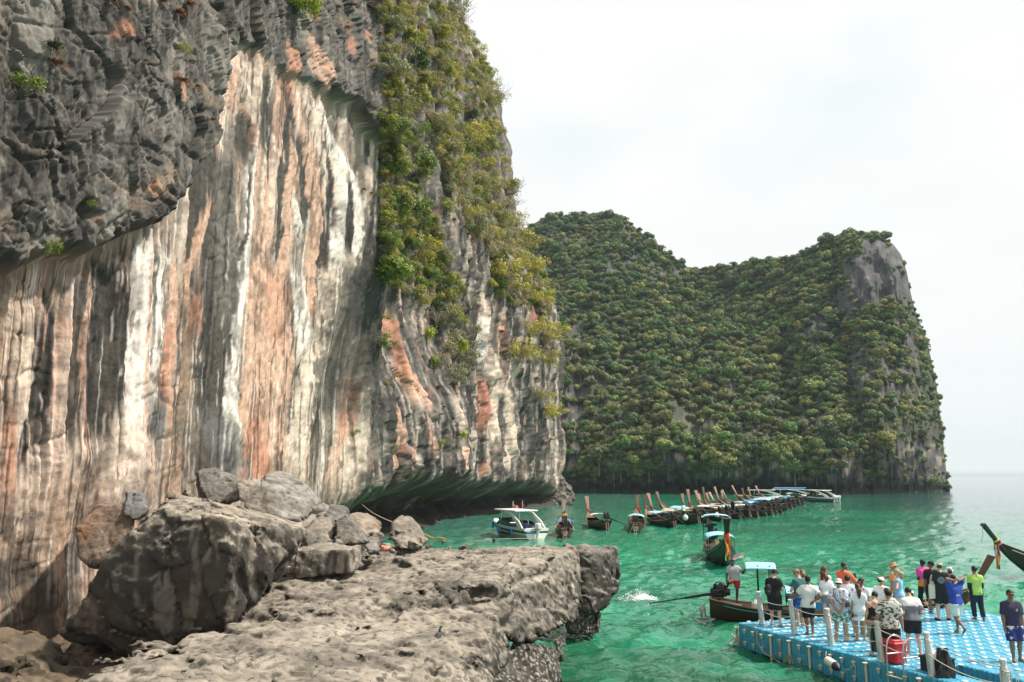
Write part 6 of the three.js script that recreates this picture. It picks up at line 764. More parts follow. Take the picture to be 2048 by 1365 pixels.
  const head = nets((x, y, z) => headLocal(loc(x, y, z)) * R, [hc.x - rad, hc.y - rad, hc.z - rad], [hc.x + rad, hc.y + rad, hc.z + rad], 0.0108, (x, y, z) => { const p = loc(x, y, z); const ex = Math.abs(p.x) - 0.031; if (Math.hypot(ex, p.y - 0.1) < 0.014 && p.z > 0.07) return Math.hypot(ex, p.y - 0.1) < 0.007 ? [0.02, 0.015, 0.012] : [0.7, 0.68, 0.65]; if (Math.hypot(ex * 0.6, (p.y - 0.119) * 2.2) < 0.014 && p.z > 0.06) return hairC; if (Math.hypot(p.x * 0.5, (p.y - 0.044) * 1.6) < 0.0125 && p.z > 0.08) return [skin[0] * 0.85, skin[1] * 0.55, skin[2] * 0.55]; if (beard && p.y < 0.06 && p.z > 0.0 && p.y > -0.02) return hairC.map((c, i) => lerp(c, skin[i], 0.15)); return skin; });
  mesh('body', merge([body, head, ...hands]), SKINMAT, root);
  // hair
  if (o.hair) { const long = o.long ?? 0, b = []; if (long) { let p = hv(0, 0.09, -0.07); for (let k = 1; k <= 4; k++) { const n = V(0, -long * H * 0.25, 0).add(p); n.z = Math.min(n.z, up(0, 0.75, -0.062).z - 0.005); b.push([p.clone(), n.clone(), (0.078 - 0.007 * k) * R, (0.074 - 0.01 * k) * R]); p = n; } } if (o.bun) b.push([hv(0, 0.12, -0.10), hv(0, 0.13, -0.11), 0.042 * R, 0.042 * R]); if (o.pony) b.push([hv(0, 0.13, -0.1), hv(0, 0.05, -0.14), 0.03 * R, 0.028 * R], [hv(0, 0.05, -0.14), hv(0, -0.1, -0.13), 0.028 * R, 0.014 * R]);
    const curlA = o.curly ? 0.014 : 0.004, f = (x, y, z) => { const p = loc(x, y, z), face = Math.max(-(p.z - 0.028 - 0.12 * Math.max(0, p.y - 0.11)), 0), frontCut = 0.045 + 0.55 * sstep(0.09, 0.15, p.y) * 0.2; let d = ((Math.hypot(p.x / 0.081, (p.y - 0.128) / 0.094, (p.z + 0.010) / 0.099) - 1) * 0.085) * R - (o.shaved ? 0.0 : 0.007) ; const hairline = p.z - (p.y > 0.155 ? 0.2 : lerp(0.012, 0.07, sstep(0.12, 0.16, p.y))), low2 = (long ? 0.02 : 0.055) - p.y + (p.z > -0.02 ? 0.035 : 0); d = Math.max(d, hairline * R, low2 * R); for (const k of b) d = smin(d, Math.max(cone(x, y, z, k), (p.z - 0.02) * R), 0.03); return d + curlA * noise(x * 40, y * 40, z * 40) + 0.004 * noise(x * 90, y * 12, z * 90); };
    const pad = 0.15 * R, all2 = [[hv(0, 0.12, 0), hv(0, 0.13, 0), pad, pad], ...b], [l2, h2] = bounds(all2, 0.02); mesh('hair', nets(f, l2, h2, 0.0155, (x, y, z) => { const v = 0.8 + 0.5 * noise(x * 60, y * 9, z * 60); return hairC.map((c) => c * v); }), HAIRMAT, root); }
  // clothes
  const cloth = (nm, f, bones, col, cell = 0.0225, pad = 0.06) => { const [l, h] = bounds(bones, pad); mesh(nm, nets((x, y, z) => f(x, y, z) + 0.0045 * noise(x * 9, y * 6, z * 9) + 0.003 * ridge(x * 14, y * 9, z * 14, 2) - 0.002, l, h, cell, (x, y, z) => { const k = 0.95 + 0.08 * noise(x * 20, y * 20, z * 20); return (typeof col === 'function' ? col(x / H, y / H, z / H) : col).map((c) => c * k); }), CLOTHMAT, root); };
  const sleeveOf = (a, f, g) => { const t = f <= 1 ? a.sh.clone().lerp(a.el, f) : a.el.clone().lerp(a.wr, f - 1), d = t.clone().sub(f <= 1 ? a.sh : a.el).normalize(), w = f <= 1 ? [[a.sh, t, (0.034 + g) * H, (0.036 + g) * H]] : [[a.sh, a.el, (0.034 + g) * H, (0.029 + g * 0.8) * H], [a.el, t, (0.029 + g * 0.8) * H, (0.021 + g * 0.8) * H]]; const c = chain(w, 0.01); return [(x, y, z) => Math.max(c(x, y, z), f >= 1.9 ? -1 : (x - t.x) * d.x + (y - t.y) * d.y + (z - t.z) * d.z), w]; };
  if (o.shirt) { const sh = o.shirt, g = (sh.loose ?? 0.014) * 0.62, hem = up(0, sh.hem ?? 0.50, 0), ax = up(0, 0.9, 0).sub(up(0, 0.6, 0)).normalize(), bones = [...torso.map((b, i) => [b[0], b[1], b[2] + g * H * (i > 3 ? 0.45 : 0.95), b[3] + g * H * (i > 3 ? 0.45 : 0.95)])]; if ((sh.hem ?? 0.5) < 0.56) bones.push(T(up(-0.042, (sh.hem ?? 0.5) - 0.02, 0.002), up(0.042, (sh.hem ?? 0.5) - 0.02, 0.002), 0.074 + g * 0.8)); if (sh.flare) bones.push(T(up(-0.05, (sh.hem ?? 0.5) - 0.03, 0.002), up(0.05, (sh.hem ?? 0.5) - 0.03, 0.002), 0.078 + sh.flare));
    const base = chain(bones, 0.05 * H), nk = up(0, 0.862, 0.014), strap = sh.tank, sl = sh.sleeve ? arms.map((a) => sleeveOf(a, sh.sleeve, g * 0.75 + 0.004)) : [];
    const f = (x, y, z) => { let d = base(x, y, z); if (strap) { const e = (x - hem.x) * ax.x + (y - hem.y) * ax.y + (z - hem.z) * ax.z, topY = (0.80 - (sh.hem ?? 0.5)) * H, back = up(0, 0.80, -0.02), hole = (0.052) * H - Math.hypot(x - back.x, (y - back.y) * 0.75, (z - back.z) * 0.3), armh = 0.048 * H; d = Math.max(d, hole, e - topY - 0.02 * H); for (const a of arms) d = Math.max(d, armh - Math.hypot(x - a.sh.x, (y - a.sh.y) * 0.8, (z - a.sh.z) * 0.5)); } for (const [s] of sl) d = smin(d, s(x, y, z), 0.02 * H); d = Math.max(d, -((x - hem.x) * ax.x + (y - hem.y) * ax.y + (z - hem.z) * ax.z)); return strap ? d : smax(d, 0.036 * H - Math.hypot(x - nk.x, y - nk.y, z - nk.z), 0.01); };
    cloth(sh.name ?? 'shirt', f, [...bones, ...sl.flatMap((s) => s[1])], sh.color, 0.0225, 0.05); }
  if (o.legs) { const lg = o.legs, g = lg.loose ?? 0.014, waist = low(0, lg.top ?? (o.shirt ? Math.min(0.588, (o.shirt.hem ?? 0.5) + 0.035) : 0.588), 0), bones = [T(low(-0.045, 0.525, -0.004), low(0.045, 0.525, -0.004), 0.072 + g * 0.5), T(low(-0.036, 0.58, 0), low(0.036, 0.58, 0), 0.062 + g * 0.4)], pel = chain(bones, 0.05 * H), pieces = legs.map((l) => { const F = lg.len, w = [[l.hj, l.kn, (0.058 + g) * H, (0.036 + g * (F > 1 ? 0.8 : 1.35)) * H]]; let end = l.hj.clone().lerp(l.kn, Math.min(F, 1)), d = l.kn.clone().sub(l.hj).normalize(); if (F > 1) { end = l.kn.clone().lerp(l.ak, F - 1); d = l.ak.clone().sub(l.kn).normalize(); w.push([l.kn, l.ak, (0.036 + g * 0.8) * H, (0.026 + g * 1.1) * H]); } const c = chain(w, 0.015); return [(x, y, z) => Math.max(c(x, y, z), (x - end.x) * d.x + (y - end.y) * d.y + (z - end.z) * d.z), w]; });
    cloth(lg.name ?? (lg.len > 1 ? 'trousers' : 'shorts'), (x, y, z) => { let d = pel(x, y, z); for (const [s] of pieces) d = smin(d, s(x, y, z), 0.03 * H); return Math.max(d, y - waist.y); }, [...bones, ...pieces.flatMap((s) => s[1])], lg.color, 0.0235, 0.05); }
  if (o.skirt) { const k = o.skirt, y0 = (k.top ?? 0.6) * H + hip[1] * H, y1 = k.hem * H, cx = (legs[0].kn.x + legs[1].kn.x) / 2, bones = [[V(0, y0, 0), V(cx, y1, 0), k.r0 * H, k.r1 * H]]; cloth(k.name ?? 'skirt', (x, y, z) => { const t = clamp((y0 - y) / (y0 - y1)), a = Math.atan2(z, x - cx * t); return Math.max(Math.hypot(x - cx * t, z * 1.12) - lerp(k.r0, k.r1, Math.sqrt(t)) * H - 0.012 * t * Math.cos(a * 9 + 3 * t), y - y0, y1 - y); }, bones, k.color, 0.0225, 0.06); }
  if (o.shoes) for (const l of legs) { const bones = [[l.heel.clone().add(V(0, -0.012, 0)), l.toe.clone().add(V(0, -0.004, 0)), 0.030 * H * 0.8, 0.028 * H * 0.8]], solid = o.shoes.closed, c = chain(bones, 0.01, solid ? 0.010 : 0.004), yb = Math.min(l.heel.y, l.toe.y) - 0.030 * H * 0.75; mesh(o.shoes.name ?? 'sandal', nets((x, y, z) => Math.max(c(x, y, z), solid ? y - l.ak.y - 0.005 : smax(y - (l.heel.y + (l.toe.y - l.heel.y) * 0.5) + 0.012, -1, 0.01), l.heel.y - 0.034 - y), ...bounds(bones, 0.03), 0.015, plain(o.shoes.color)), CLOTHMAT, root); }
  if (o.hat) { const h = o.hat, cols = h.color, at0 = hv(0, 0.135, -0.006), lathe = (L) => new THREE.LatheGeometry(L.map(([x, y]) => new THREE.Vector2(x, y)), 22).scale(1, 1, 1.16), geo = []; 
    if (h.kind === 'cap') { geo.push(lathe([[0.089, -0.012], [0.091, 0.01], [0.084, 0.045], [0.06, 0.075], [0.02, 0.089], [0, 0.09]])); const v = new THREE.CylinderGeometry(0.078, 0.082, 0.006, 18, 1, false, -1.25, 2.5); v.scale(1, 1, 1.15); v.rotateX(0.18); v.translate(0, -0.008, 0.072); geo.push(v); }
    if (h.kind === 'bucket') geo.push(lathe([[0.128, -0.055], [0.122, -0.05], [0.093, 0.008], [0.086, 0.062], [0.07, 0.078], [0, 0.083]]), lathe([[0.124, -0.06], [0.09, 0.002], [0.088, 0.0]]));
    if (h.kind === 'brim') geo.push(lathe([[0.165, -0.03], [0.16, -0.022], [0.094, 0.0], [0.088, 0.055], [0.066, 0.075], [0, 0.08]]), lathe([[0.163, -0.034], [0.092, -0.006]]));
    const g = merge(geo); const P = g.attributes.position, col = new Float32Array(P.count * 3); for (let i = 0; i < P.count; i++) col.set(typeof cols === 'function' ? cols(P.getX(i), P.getY(i), P.getZ(i)) : cols, i * 3); g.setAttribute('color', new THREE.BufferAttribute(col, 3)); g.deleteAttribute('uv'); g.scale(R, R, R); if (h.back) g.rotateY(Math.PI); g.applyQuaternion(hq); g.translate(at0.x, at0.y, at0.z); mesh(h.kind === 'cap' ? 'cap' : 'hat', g, new THREE.MeshStandardMaterial({ vertexColors: true, roughness: 0.85, side: THREE.DoubleSide }), root); }
  if (o.glasses) { const g = merge([...[-1, 1].map((s) => new THREE.SphereGeometry(0.024, 10, 8).scale(1.05, 0.72, 0.28).translate(s * 0.031, 0.101, 0.103)), bar([-0.03, 0.106, 0.106], [0.03, 0.106, 0.106], 0.004), bar([0.052, 0.106, 0.096], [0.083, 0.1, -0.01], 0.0035), bar([-0.052, 0.106, 0.096], [-0.083, 0.1, -0.01], 0.0035)]); g.scale(R, R, R); g.applyQuaternion(hq); g.translate(HP.x, HP.y, HP.z); mesh('sunglasses', g, DARKGLASS, root); }
  root.userData.joint = undefined; delete root.userData.joint;
  root.updateMatrixWorld(true); const w = (v) => v.clone().applyMatrix4(root.matrixWorld);
  return { root, H, handL: w(arms[0].wr), handR: w(arms[1].wr), shL: w(arms[0].sh), shR: w(arms[1].sh), hip: w(low(0, 0.53, 0)), chest: w(up(0, 0.72, 0)), back: w(up(0, 0.72, -0.07)), local: (x, y, z) => w(up(x, y, z)) };
}
const stand = (px, py) => onLevel(px, py, DECK + 0.006);
const blot = (a, b, f, th = 0.12, fy = f, sd = 3) => (x, y, z) => noise(x * f + sd, y * fy, z * f) > th ? b : a;
const dots = (a, b, f, r) => (x, y, z) => { const u = x * f + 0.5 * Math.floor(y * f), v = y * f, w = Math.floor(u) + Math.floor(v) * 7; return Math.hypot(u - Math.floor(u) - 0.5, v - Math.floor(v) - 0.5) < r * (0.8 + 0.2 * noise(w, 1, 1)) ? b : a; };
const K = { white: [0.78, 0.77, 0.74], black: [0.013, 0.013, 0.014], offw: [0.70, 0.66, 0.58], teal: [0.035, 0.13, 0.14], navy: [0.02, 0.022, 0.055], grey: [0.22, 0.23, 0.24], khaki: [0.28, 0.22, 0.13], beige: [0.55, 0.45, 0.32], orange: [0.78, 0.16, 0.07], sky: [0.25, 0.48, 0.68], lime: [0.40, 0.62, 0.12], royal: [0.02, 0.06, 0.32], red: [0.45, 0.03, 0.035] };
const P = {};
P.a = person({ at: stand(1552, 1252), h: 1.74, turn: 152, label: 'person in black T-shirt, black shorts and black cap, looking down at a phone', skin: 'fair', hair: 'dark', headYaw: -38, headPitch: 0.35, armL: [0.05, 0.615, 0.17, [0.6, -0.5, -0.4]], armR: [0.04, 0.635, 0.18, [0.6, -0.5, -0.4]], shirt: { sleeve: 0.62, loose: 0.017, color: K.black }, legs: { len: 0.98, loose: 0.022, color: K.black }, hat: { kind: 'cap', color: K.black }, glasses: true, legL: [0.07, 0, 0.02], legR: [0.08, 0, -0.02] });
P.b = person({ at: stand(1603, 1254), h: 1.76, turn: -152, label: 'person in a teal T-shirt, khaki cap and blue patterned shorts, head bent', skin: 'fair', hair: 'ginger', headYaw: 35, headPitch: 0.45, armL: [0.06, 0.6, 0.15, [0.7, -0.4, -0.4]], armR: [0.07, 0.58, 0.14, [0.7, -0.4, -0.4]], shirt: { sleeve: 0.6, loose: 0.016, color: K.teal }, legs: { len: 0.8, loose: 0.022, color: blot([0.02, 0.06, 0.25], [0.10, 0.25, 0.50], 26, 0.14) }, hat: { kind: 'cap', color: K.khaki }, glasses: true });
P.c = person({ at: stand(1611, 1246), h: 1.66, turn: 170, fem: true, label: 'person with ginger hair mostly hidden behind the man in a white shirt', skin: 'fair', hair: 'ginger', long: 0.06, shirt: { sleeve: 0.5, color: K.teal }, legs: { len: 0.6, color: K.navy } });
P.d = person({ at: stand(1620, 1271), h: 1.72, turn: 178, label: 'person in white shirt and black shorts leaning a hand on the second white post', skin: 'brown', hair: 'black', curly: true, free: true, armL: [0.255, 0.605, 0.16, [0.2, -0.6, -1], [0, -1, 0]], armR: [0.075, 0.575, -0.085, [1, -0.1, -0.6], [0.2, 0, -1]], tilt: 0.05, shirt: { sleeve: 0.72, loose: 0.019, hem: 0.465, color: K.white }, legs: { len: 0.92, loose: 0.016, color: K.black }, shoes: { color: K.beige }, legL: [0.03, 0, 0.0], legR: [0.075, 0, 0.06] });
P.e = person({ at: stand(1655, 1239), h: 1.70, fem: true, turn: 128, label: 'person with very long dark hair and sunglasses in a cream top', skin: 'tan', hair: 'brown', long: 0.24, glasses: true, headYaw: -24, shirt: { sleeve: 0.5, hem: 0.45, color: K.offw }, legs: { len: 0.45, color: K.offw } });
P.f = person({ at: stand(1658, 1246), h: 1.56, fem: true, turn: 174, label: 'person with auburn hair in a white T-shirt and grey shorts', skin: 'fair', hair: 'auburn', long: 0.09, curly: true, headPitch: 0.2, lean: 0.12, shirt: { sleeve: 0.6, loose: 0.026, hem: 0.55, color: K.white }, legs: { len: 0.5, loose: 0.012, top: 0.60, color: K.grey } });
P.g = person({ at: stand(1694, 1241), h: 1.86, turn: 122, label: 'person with shaved head and beard in an orange shirt holding up a phone', skin: 'brown', hair: 'black', shaved: true, beard: true, headYaw: -20, headPitch: 0.15, armL: [0.0, 0.72, 0.22, [0.8, -0.6, 0]], armR: [0.03, 0.69, 0.2, [0.8, -0.6, 0]], shirt: { sleeve: 1.55, loose: 0.018, color: K.orange }, legs: { len: 0.9, color: K.khaki } });
const blueprint = (x, y, z) => y < 0.62 ? (noise(x * 40, y * 40, z * 40) > -0.1 ? [0.30, 0.40, 0.62] : [0.6, 0.66, 0.74]) : noise(x * 30 + 4, y * 30, z * 30) > 0.3 ? [0.12, 0.2, 0.45] : [0.74, 0.76, 0.78];
P.h = person({ at: stand(1684, 1283), h: 1.74, turn: 152, label: 'person in a striped bucket hat, blue and white shirt and green patterned shorts', skin: 'tan', hair: 'dark', headPitch: 0.3, armL: [0.045, 0.52, -0.095, [1, -0.2, -0.7], [0, 0, -1]], armR: [0.03, 0.50, -0.1, [1, -0.2, -0.7], [0, 0, -1]], shirt: { sleeve: 0.85, loose: 0.022, hem: 0.455, color: blueprint }, legs: { len: 0.85, loose: 0.026, color: blot([0.07, 0.25, 0.2], [0.62, 0.70, 0.64], 24, 0.1) }, hat: { kind: 'bucket', color: (x, y) => y > 0.015 && y < 0.06 ? [0.03, 0.06, 0.12] : [0.62, 0.68, 0.72] }, shoes: { closed: true, name: 'shoe', color: K.beige }, legL: [0.075, 0, -0.02], legR: [0.06, 0, 0.05] });
P.i = person({ at: stand(1703, 1274), h: 1.76, turn: 172, label: 'person in a white shirt with blue dots and grey patterned shorts', skin: 'fair', hair: 'black', headYaw: -25, armL: [0.13, 0.5, 0.06], armR: [0.12, 0.52, 0.06], shirt: { sleeve: 0.82, loose: 0.022, hem: 0.45, color: (x, y, z) => y < 0.515 ? blueprint(x, y, z) : dots([0.74, 0.75, 0.77], [0.09, 0.15, 0.38], 11, 0.24)(x, y, z) }, legs: { len: 0.85, loose: 0.026, color: blot([0.05, 0.055, 0.065], [0.55, 0.54, 0.5], 26, 0.12, 9) }, shoes: { color: K.black } });
P.j = person({ at: stand(1731, 1272), h: 1.66, fem: true, turn: 132, label: 'person with dark hair and sunglasses in a white spotted top, looking right', skin: 'tan', hair: 'black', long: 0.1, glasses: true, headYaw: -30, shirt: { sleeve: 0.6, loose: 0.02, hem: 0.46, color: blot([0.74, 0.72, 0.68], [0.3, 0.28, 0.27], 30, 0.34) }, legs: { len: 0.4, color: K.white } });
P.k = person({ at: stand(1723, 1283), h: 1.60, fem: true, turn: 172, label: 'person with long brown hair in a short white dress', skin: 'tan', hair: 'brown', long: 0.17, curly: true, headPitch: 0.15, shirt: { name: 'dress', sleeve: 0.5, loose: 0.018, hem: 0.36, flare: 0.01, color: [0.72, 0.76, 0.74] }, shoes: { color: K.black } });
P.l = person({ at: stand(1754, 1313), h: 1.66, fem: true, turn: 170, label: 'person in a black tank top and long green wrap skirt, hair tied, head bent left', skin: 'fair', hair: 'black', bun: false, pony: false, headPitch: 0.55, headTilt: 0.35, lean: 0.14, tilt: 0.08, armR: [0.14, 0.47, 0.05], shirt: { tank: true, hem: 0.55, loose: 0.005, color: K.black }, skirt: { name: 'wrap_skirt', top: 0.60, hem: 0.07, r0: 0.085, r1: 0.075, color: (x, y, z) => y > 0.5 ? (noise(x * 22, y * 22, z * 22) > 0 ? [0.02, 0.22, 0.08] : [0.012, 0.06, 0.045]) : noise(x * 20, y * 14, z * 20) > 0.1 ? [0.02, 0.085, 0.06] : [0.012, 0.035, 0.04] } });
P.n = person({ at: stand(1783, 1303), h: 1.66, fem: true, turn: 176, label: 'person with brown hair half hidden behind the man in the black and white shirt', skin: 'fair', hair: 'brown', long: 0.12, shirt: { sleeve: 0.5, color: K.offw }, legs: { len: 0.5, color: K.beige } });
P.m = person({ at: stand(1787, 1325), h: 1.80, turn: 164, label: 'person in a black and white palm print shirt and black shorts behind the ladder', skin: 'tan', hair: 'black', headPitch: 0.12, armL: [0.195, 0.50, 0.04], armR: [0.165, 0.47, 0.05], shirt: { sleeve: 0.85, loose: 0.024, hem: 0.46, color: blot([0.70, 0.68, 0.60], [0.05, 0.05, 0.045], 25, 0.14, 38) }, legs: { len: 0.8, loose: 0.02, color: K.black }, shoes: { closed: true, name: 'shoe', color: K.beige }, legL: [0.07, 0, 0.0], legR: [0.07, 0, -0.02] });
P.o = person({ at: stand(1831, 1311), h: 1.74, turn: 176, label: 'person in a white and grey shirt and black shorts, head bent forward', skin: 'fair', hair: 'black', headPitch: 0.5, lean: 0.16, armL: [0.09, 0.57, 0.1], armR: [0.1, 0.57, 0.1], shirt: { sleeve: 0.8, loose: 0.02, color: (x, y, z) => y + 0.02 * noise(x * 30, 1, z * 30) > 0.735 ? K.white : [0.16, 0.175, 0.19] }, legs: { len: 0.8, loose: 0.018, color: K.black }, legL: [0.08, 0, 0.03], legR: [0.08, 0, -0.02] });
P.p = person({ at: stand(1770, 1271), h: 1.68, turn: 128, label: 'person in a white T-shirt and white cap with a hand on the hip', skin: 'tan', hair: 'black', headYaw: -28, armR: [0.085, 0.56, 0.02, [1, -0.1, -0.4], [-1, 0, -0.5]], armL: [0.09, 0.58, 0.08], shirt: { sleeve: 0.75, loose: 0.022, hem: 0.46, color: K.white }, legs: { len: 0.85, color: K.offw }, hat: { kind: 'cap', color: [0.82, 0.82, 0.81] } });
P.q = person({ at: stand(1804, 1248), h: 1.70, fem: true, turn: -128, label: 'person with blond hair and sunglasses in a light blue sleeveless top', skin: 'fair', hair: 'blond', long: 0.11, glasses: true, headYaw: 18, headPitch: 0.25, armL: [0.12, 0.58, 0.08, [1, -0.1, -0.5]], shirt: { sleeve: 0.18, loose: 0.010, color: K.sky }, skirt: { top: 0.59, hem: 0.30, r0: 0.075, r1: 0.12, color: blot([0.45, 0.6, 0.72], [0.75, 0.78, 0.8], 20, 0.05) } });
P.r = person({ at: stand(1797, 1240), h: 1.84, turn: -140, label: 'person in a wide brimmed straw hat and peach shirt stretching an arm to the left', skin: 'tan', hair: 'dark', headYaw: 20, headPitch: 0.25, armR: [0.10, 0.70, 0.30, [0.2, -1, 0]], shirt: { sleeve: 0.7, loose: 0.02, color: [0.78, 0.36, 0.16] }, legs: { len: 0.9, color: K.khaki }, hat: { kind: 'brim', color: [0.42, 0.27, 0.13] } });
P.s = person({ at: heroPoint(2.55, 0.05, 0.1), h: 1.7, turn: 150, label: 'person in black with a white cap sitting in the moored longtail boat', skin: 'tan', hair: 'black', pelvis: [0, -0.27, -0.05], legL: [0.07, 0, 0.2], legR: [0.07, 0, 0.2], headYaw: -20, armL: [0.08, 0.52, 0.2], armR: [0.08, 0.52, 0.2], shirt: { sleeve: 0.8, loose: 0.02, color: K.black }, legs: { len: 0.9, color: [0.4, 0.16, 0.1] }, hat: { kind: 'cap', color: [0.82, 0.82, 0.81] } });
P.t = person({ at: stand(1853, 1221), h: 1.74, turn: 186, label: 'person in a pink and orange faded T-shirt and black cropped trousers', skin: 'dark', hair: 'black', headYaw: 15, armL: [0.06, 0.60, 0.13], armR: [0.08, 0.58, 0.12], shirt: { sleeve: 0.7, loose: 0.02, hem: 0.47, color: (x, y) => { const t = sstep(0.5, 0.72, y); return [0.85, lerp(0.30, 0.10, t), lerp(0.035, 0.42, t)]; } }, legs: { len: 1.45, loose: 0.012, color: K.black }, shoes: { color: K.black }, legL: [0.10, 0, 0.02], legR: [0.10, 0, -0.03] });
P.v = person({ at: stand(1870, 1228), h: 1.76, turn: 168, label: 'person in a black cap and black top hidden behind the one with the tote bag', skin: 'brown', hair: 'black', headYaw: 60, shirt: { sleeve: 0.8, color: K.black }, legs: { len: 0.9, color: K.black }, hat: { kind: 'cap', color: K.black } });
P.u = person({ at: stand(1888, 1242), h: 1.84, turn: 164, label: 'person in a beige cap and black printed T-shirt carrying a tote bag', skin: 'fair', hair: 'brown', armL: [0.11, 0.60, 0.08], armR: [0.12, 0.5, 0.08], shirt: { sleeve: 0.75, loose: 0.02, hem: 0.47, color: (x, y, z) => z < 0 && Math.hypot(x - 0.0, (y - 0.705)) < 0.062 ? (noise(x * 45, y * 45, 2) > 0 ? [0.22, 0.27, 0.28] : [0.06, 0.08, 0.09]) : K.black }, legs: { len: 0.92, loose: 0.02, color: K.black }, hat: { kind: 'cap', color: [0.52, 0.42, 0.29] }, shoes: { closed: true, name: 'shoe', color: K.black }, legL: [0.09, 0, -0.03], legR: [0.09, 0, 0.05] });
P.w = person({ at: stand(1907, 1239), h: 1.68, fem: true, turn: 168, label: 'person in a white bucket hat and short white dress', skin: 'fair', hair: 'brown', long: 0.03, armL: [0.10, 0.60, 0.10], shirt: { name: 'dress', sleeve: 0.12, loose: 0.012, hem: 0.37, flare: 0.012, color: [0.76, 0.75, 0.80] }, hat: { kind: 'bucket', color: [0.80, 0.76, 0.79] }, shoes: { color: K.black } });
P.x = person({ at: stand(1918, 1268), h: 1.72, turn: -162, label: 'person in a blue printed T-shirt walking with both hands behind the head', skin: 'brown', hair: 'black', lean: 0.05, armL: [0.045, 0.905, -0.075, [1, 0.15, 0.3], [0, 0, 1], [-0.85, 0.35, -0.2]], armR: [0.045, 0.90, -0.075, [1, 0.15, 0.3], [0, 0, 1], [-0.85, 0.35, -0.2]], shirt: { sleeve: 0.75, loose: 0.02, hem: 0.48, color: (x, y, z) => z < 0 && y > 0.645 && y < 0.66 && Math.abs(x) < 0.04 && noise(x * 90, 2, 3) > -0.1 ? [0.6, 0.65, 0.75] : z < 0 && Math.abs(y - 0.69 + 0.6 * Math.abs(x + 0.01)) < 0.006 && Math.abs(x) < 0.03 ? [0.5, 0.4, 0.1] : K.royal }, legs: { len: 0.9, loose: 0.024, color: (x, y, z) => Math.hypot(x - 0.05, y - 0.46) < 0.02 && noise(x * 60, y * 60, 4) > 0 ? [0.1, 0.35, 0.36] : [0.62, 0.66, 0.60] }, legR: [0.035, 0, 0.05], legL: [0.05, 0.07, -0.19, [0.1, 0, 1], [0.0, -0.75, 0.55]], shoes: { color: [0.45, 0.38, 0.28] } });
P.y = person({ at: stand(1958, 1242), h: 1.74, turn: 176, label: 'person in a lime green long sleeved shirt and navy trousers seen from behind', skin: 'brown', hair: 'black', armL: [0.085, 0.51, 0.1], armR: [0.085, 0.51, 0.1], shirt: { sleeve: 1.85, loose: 0.012, hem: 0.475, color: (x, y, z) => Math.abs(x) > 0.088 && y < 0.70 && z < 0.02 ? K.black : y > 0.6 && y < 0.72 && Math.abs(x) < 0.035 && z < 0 && noise(x * 50, y * 70, 5) > 0.1 ? [0.55, 0.68, 0.4] : x < -0.02 && x > -0.05 && Math.abs(y - 0.515 - 0.3 * (x + 0.035)) < 0.006 && z < 0 ? K.black : K.lime }, legs: { len: 1.9, loose: 0.014, color: [0.012, 0.018, 0.04] }, legL: [0.05, 0, 0.02], legR: [0.085, 0, -0.03] });
P.z = person({ at: stand(2033, 1324), h: 1.78, turn: -6, label: 'person in sunglasses and navy T-shirt facing the camera at the right edge', skin: 'brown', hair: 'black', glasses: true, armR: [0.145, 0.45, 0.06], armL: [0.14, 0.46, 0.02], shirt: { sleeve: 0.82, loose: 0.016, hem: 0.47, color: (x, y, z) => z > 0 && Math.hypot(x - 0.045, (y - 0.725) * 0.8) < 0.012 ? [0.6, 0.6, 0.6] : [0.035, 0.028, 0.065] }, legs: { len: 0.95, loose: 0.022, color: blot([0.018, 0.03, 0.14], [0.6, 0.6, 0.6], 15, 0.36, 15) }, legL: [0.06, 0, 0], legR: [0.055, 0, 0.06] });
P.helm = person({ at: heroPoint(-HERO.L / 2 + 0.98, 0.60, -0.05), h: 1.66, turn: -14, free: true, label: 'person in a grey T-shirt and red shorts standing at the moored boat\'s engine', skin: 'dark', hair: 'black', headYaw: -32, headPitch: 0.2, tilt: 0.10, armL: [0.26, 0.80, 0.06, [0.3, -1, -0.2]], armR: [0.185, 0.50, 0.10], shirt: { sleeve: 0.7, loose: 0.02, color: [0.42, 0.43, 0.45] }, legs: { len: 0.72, loose: 0.018, color: K.red }, legL: [0.03, 0, 0], legR: [0.19, 0.30, 0.05, [0.3, 0, 1]] });
const onBoat = (S, B, L, x, y, z) => V(x, y, z).applyAxisAngle(V(0, 1, 0), Math.atan2(-(B.z - S.z), B.x - S.x)).add(S.clone().add(B).multiplyScalar(0.5));
person({ at: onBoat(MID.stern, MID.bow, 10, 2.55, 0.25, -0.1), h: 1.66, turn: 10, label: 'person in a yellow shirt sitting near the bow of the approaching longtail boat', skin: 'tan', hair: 'black', pelvis: [0, -0.26, -0.05], legL: [0.07, 0, 0.2], legR: [0.07, 0, 0.2], armL: [0.08, 0.52, 0.18], armR: [0.08, 0.52, 0.18], shirt: { sleeve: 0.8, color: [0.75, 0.62, 0.03] }, legs: { len: 0.9, color: K.navy } });
person({ at: onBoat(MID.stern, MID.bow, 10, -2.75, 0.72, 0.35), h: 1.74, turn: 5, label: 'person in black standing under the rear awning of the approaching longtail boat', skin: 'brown', hair: 'black', armL: [0.05, 0.85, 0.12, [1, -0.5, 0]], armR: [0.1, 0.8, 0.12, [1, -0.5, 0]], shirt: { sleeve: 1.8, color: K.navy }, legs: { len: 1.8, color: K.black } });
person({ at: onBoat(MID.stern, MID.bow, 10, 0.9, 0.22, 0.45), h: 1.6, fem: true, turn: 20, label: 'person in a pale top sitting under the canopy of the approaching longtail boat', skin: 'tan', hair: 'dark', long: 0.08, pelvis: [0, -0.26, -0.05], legL: [0.07, 0, 0.2], legR: [0.07, 0, 0.2], shirt: { sleeve: 0.6, color: [0.45, 0.38, 0.33] }, legs: { len: 0.9, color: K.red } });
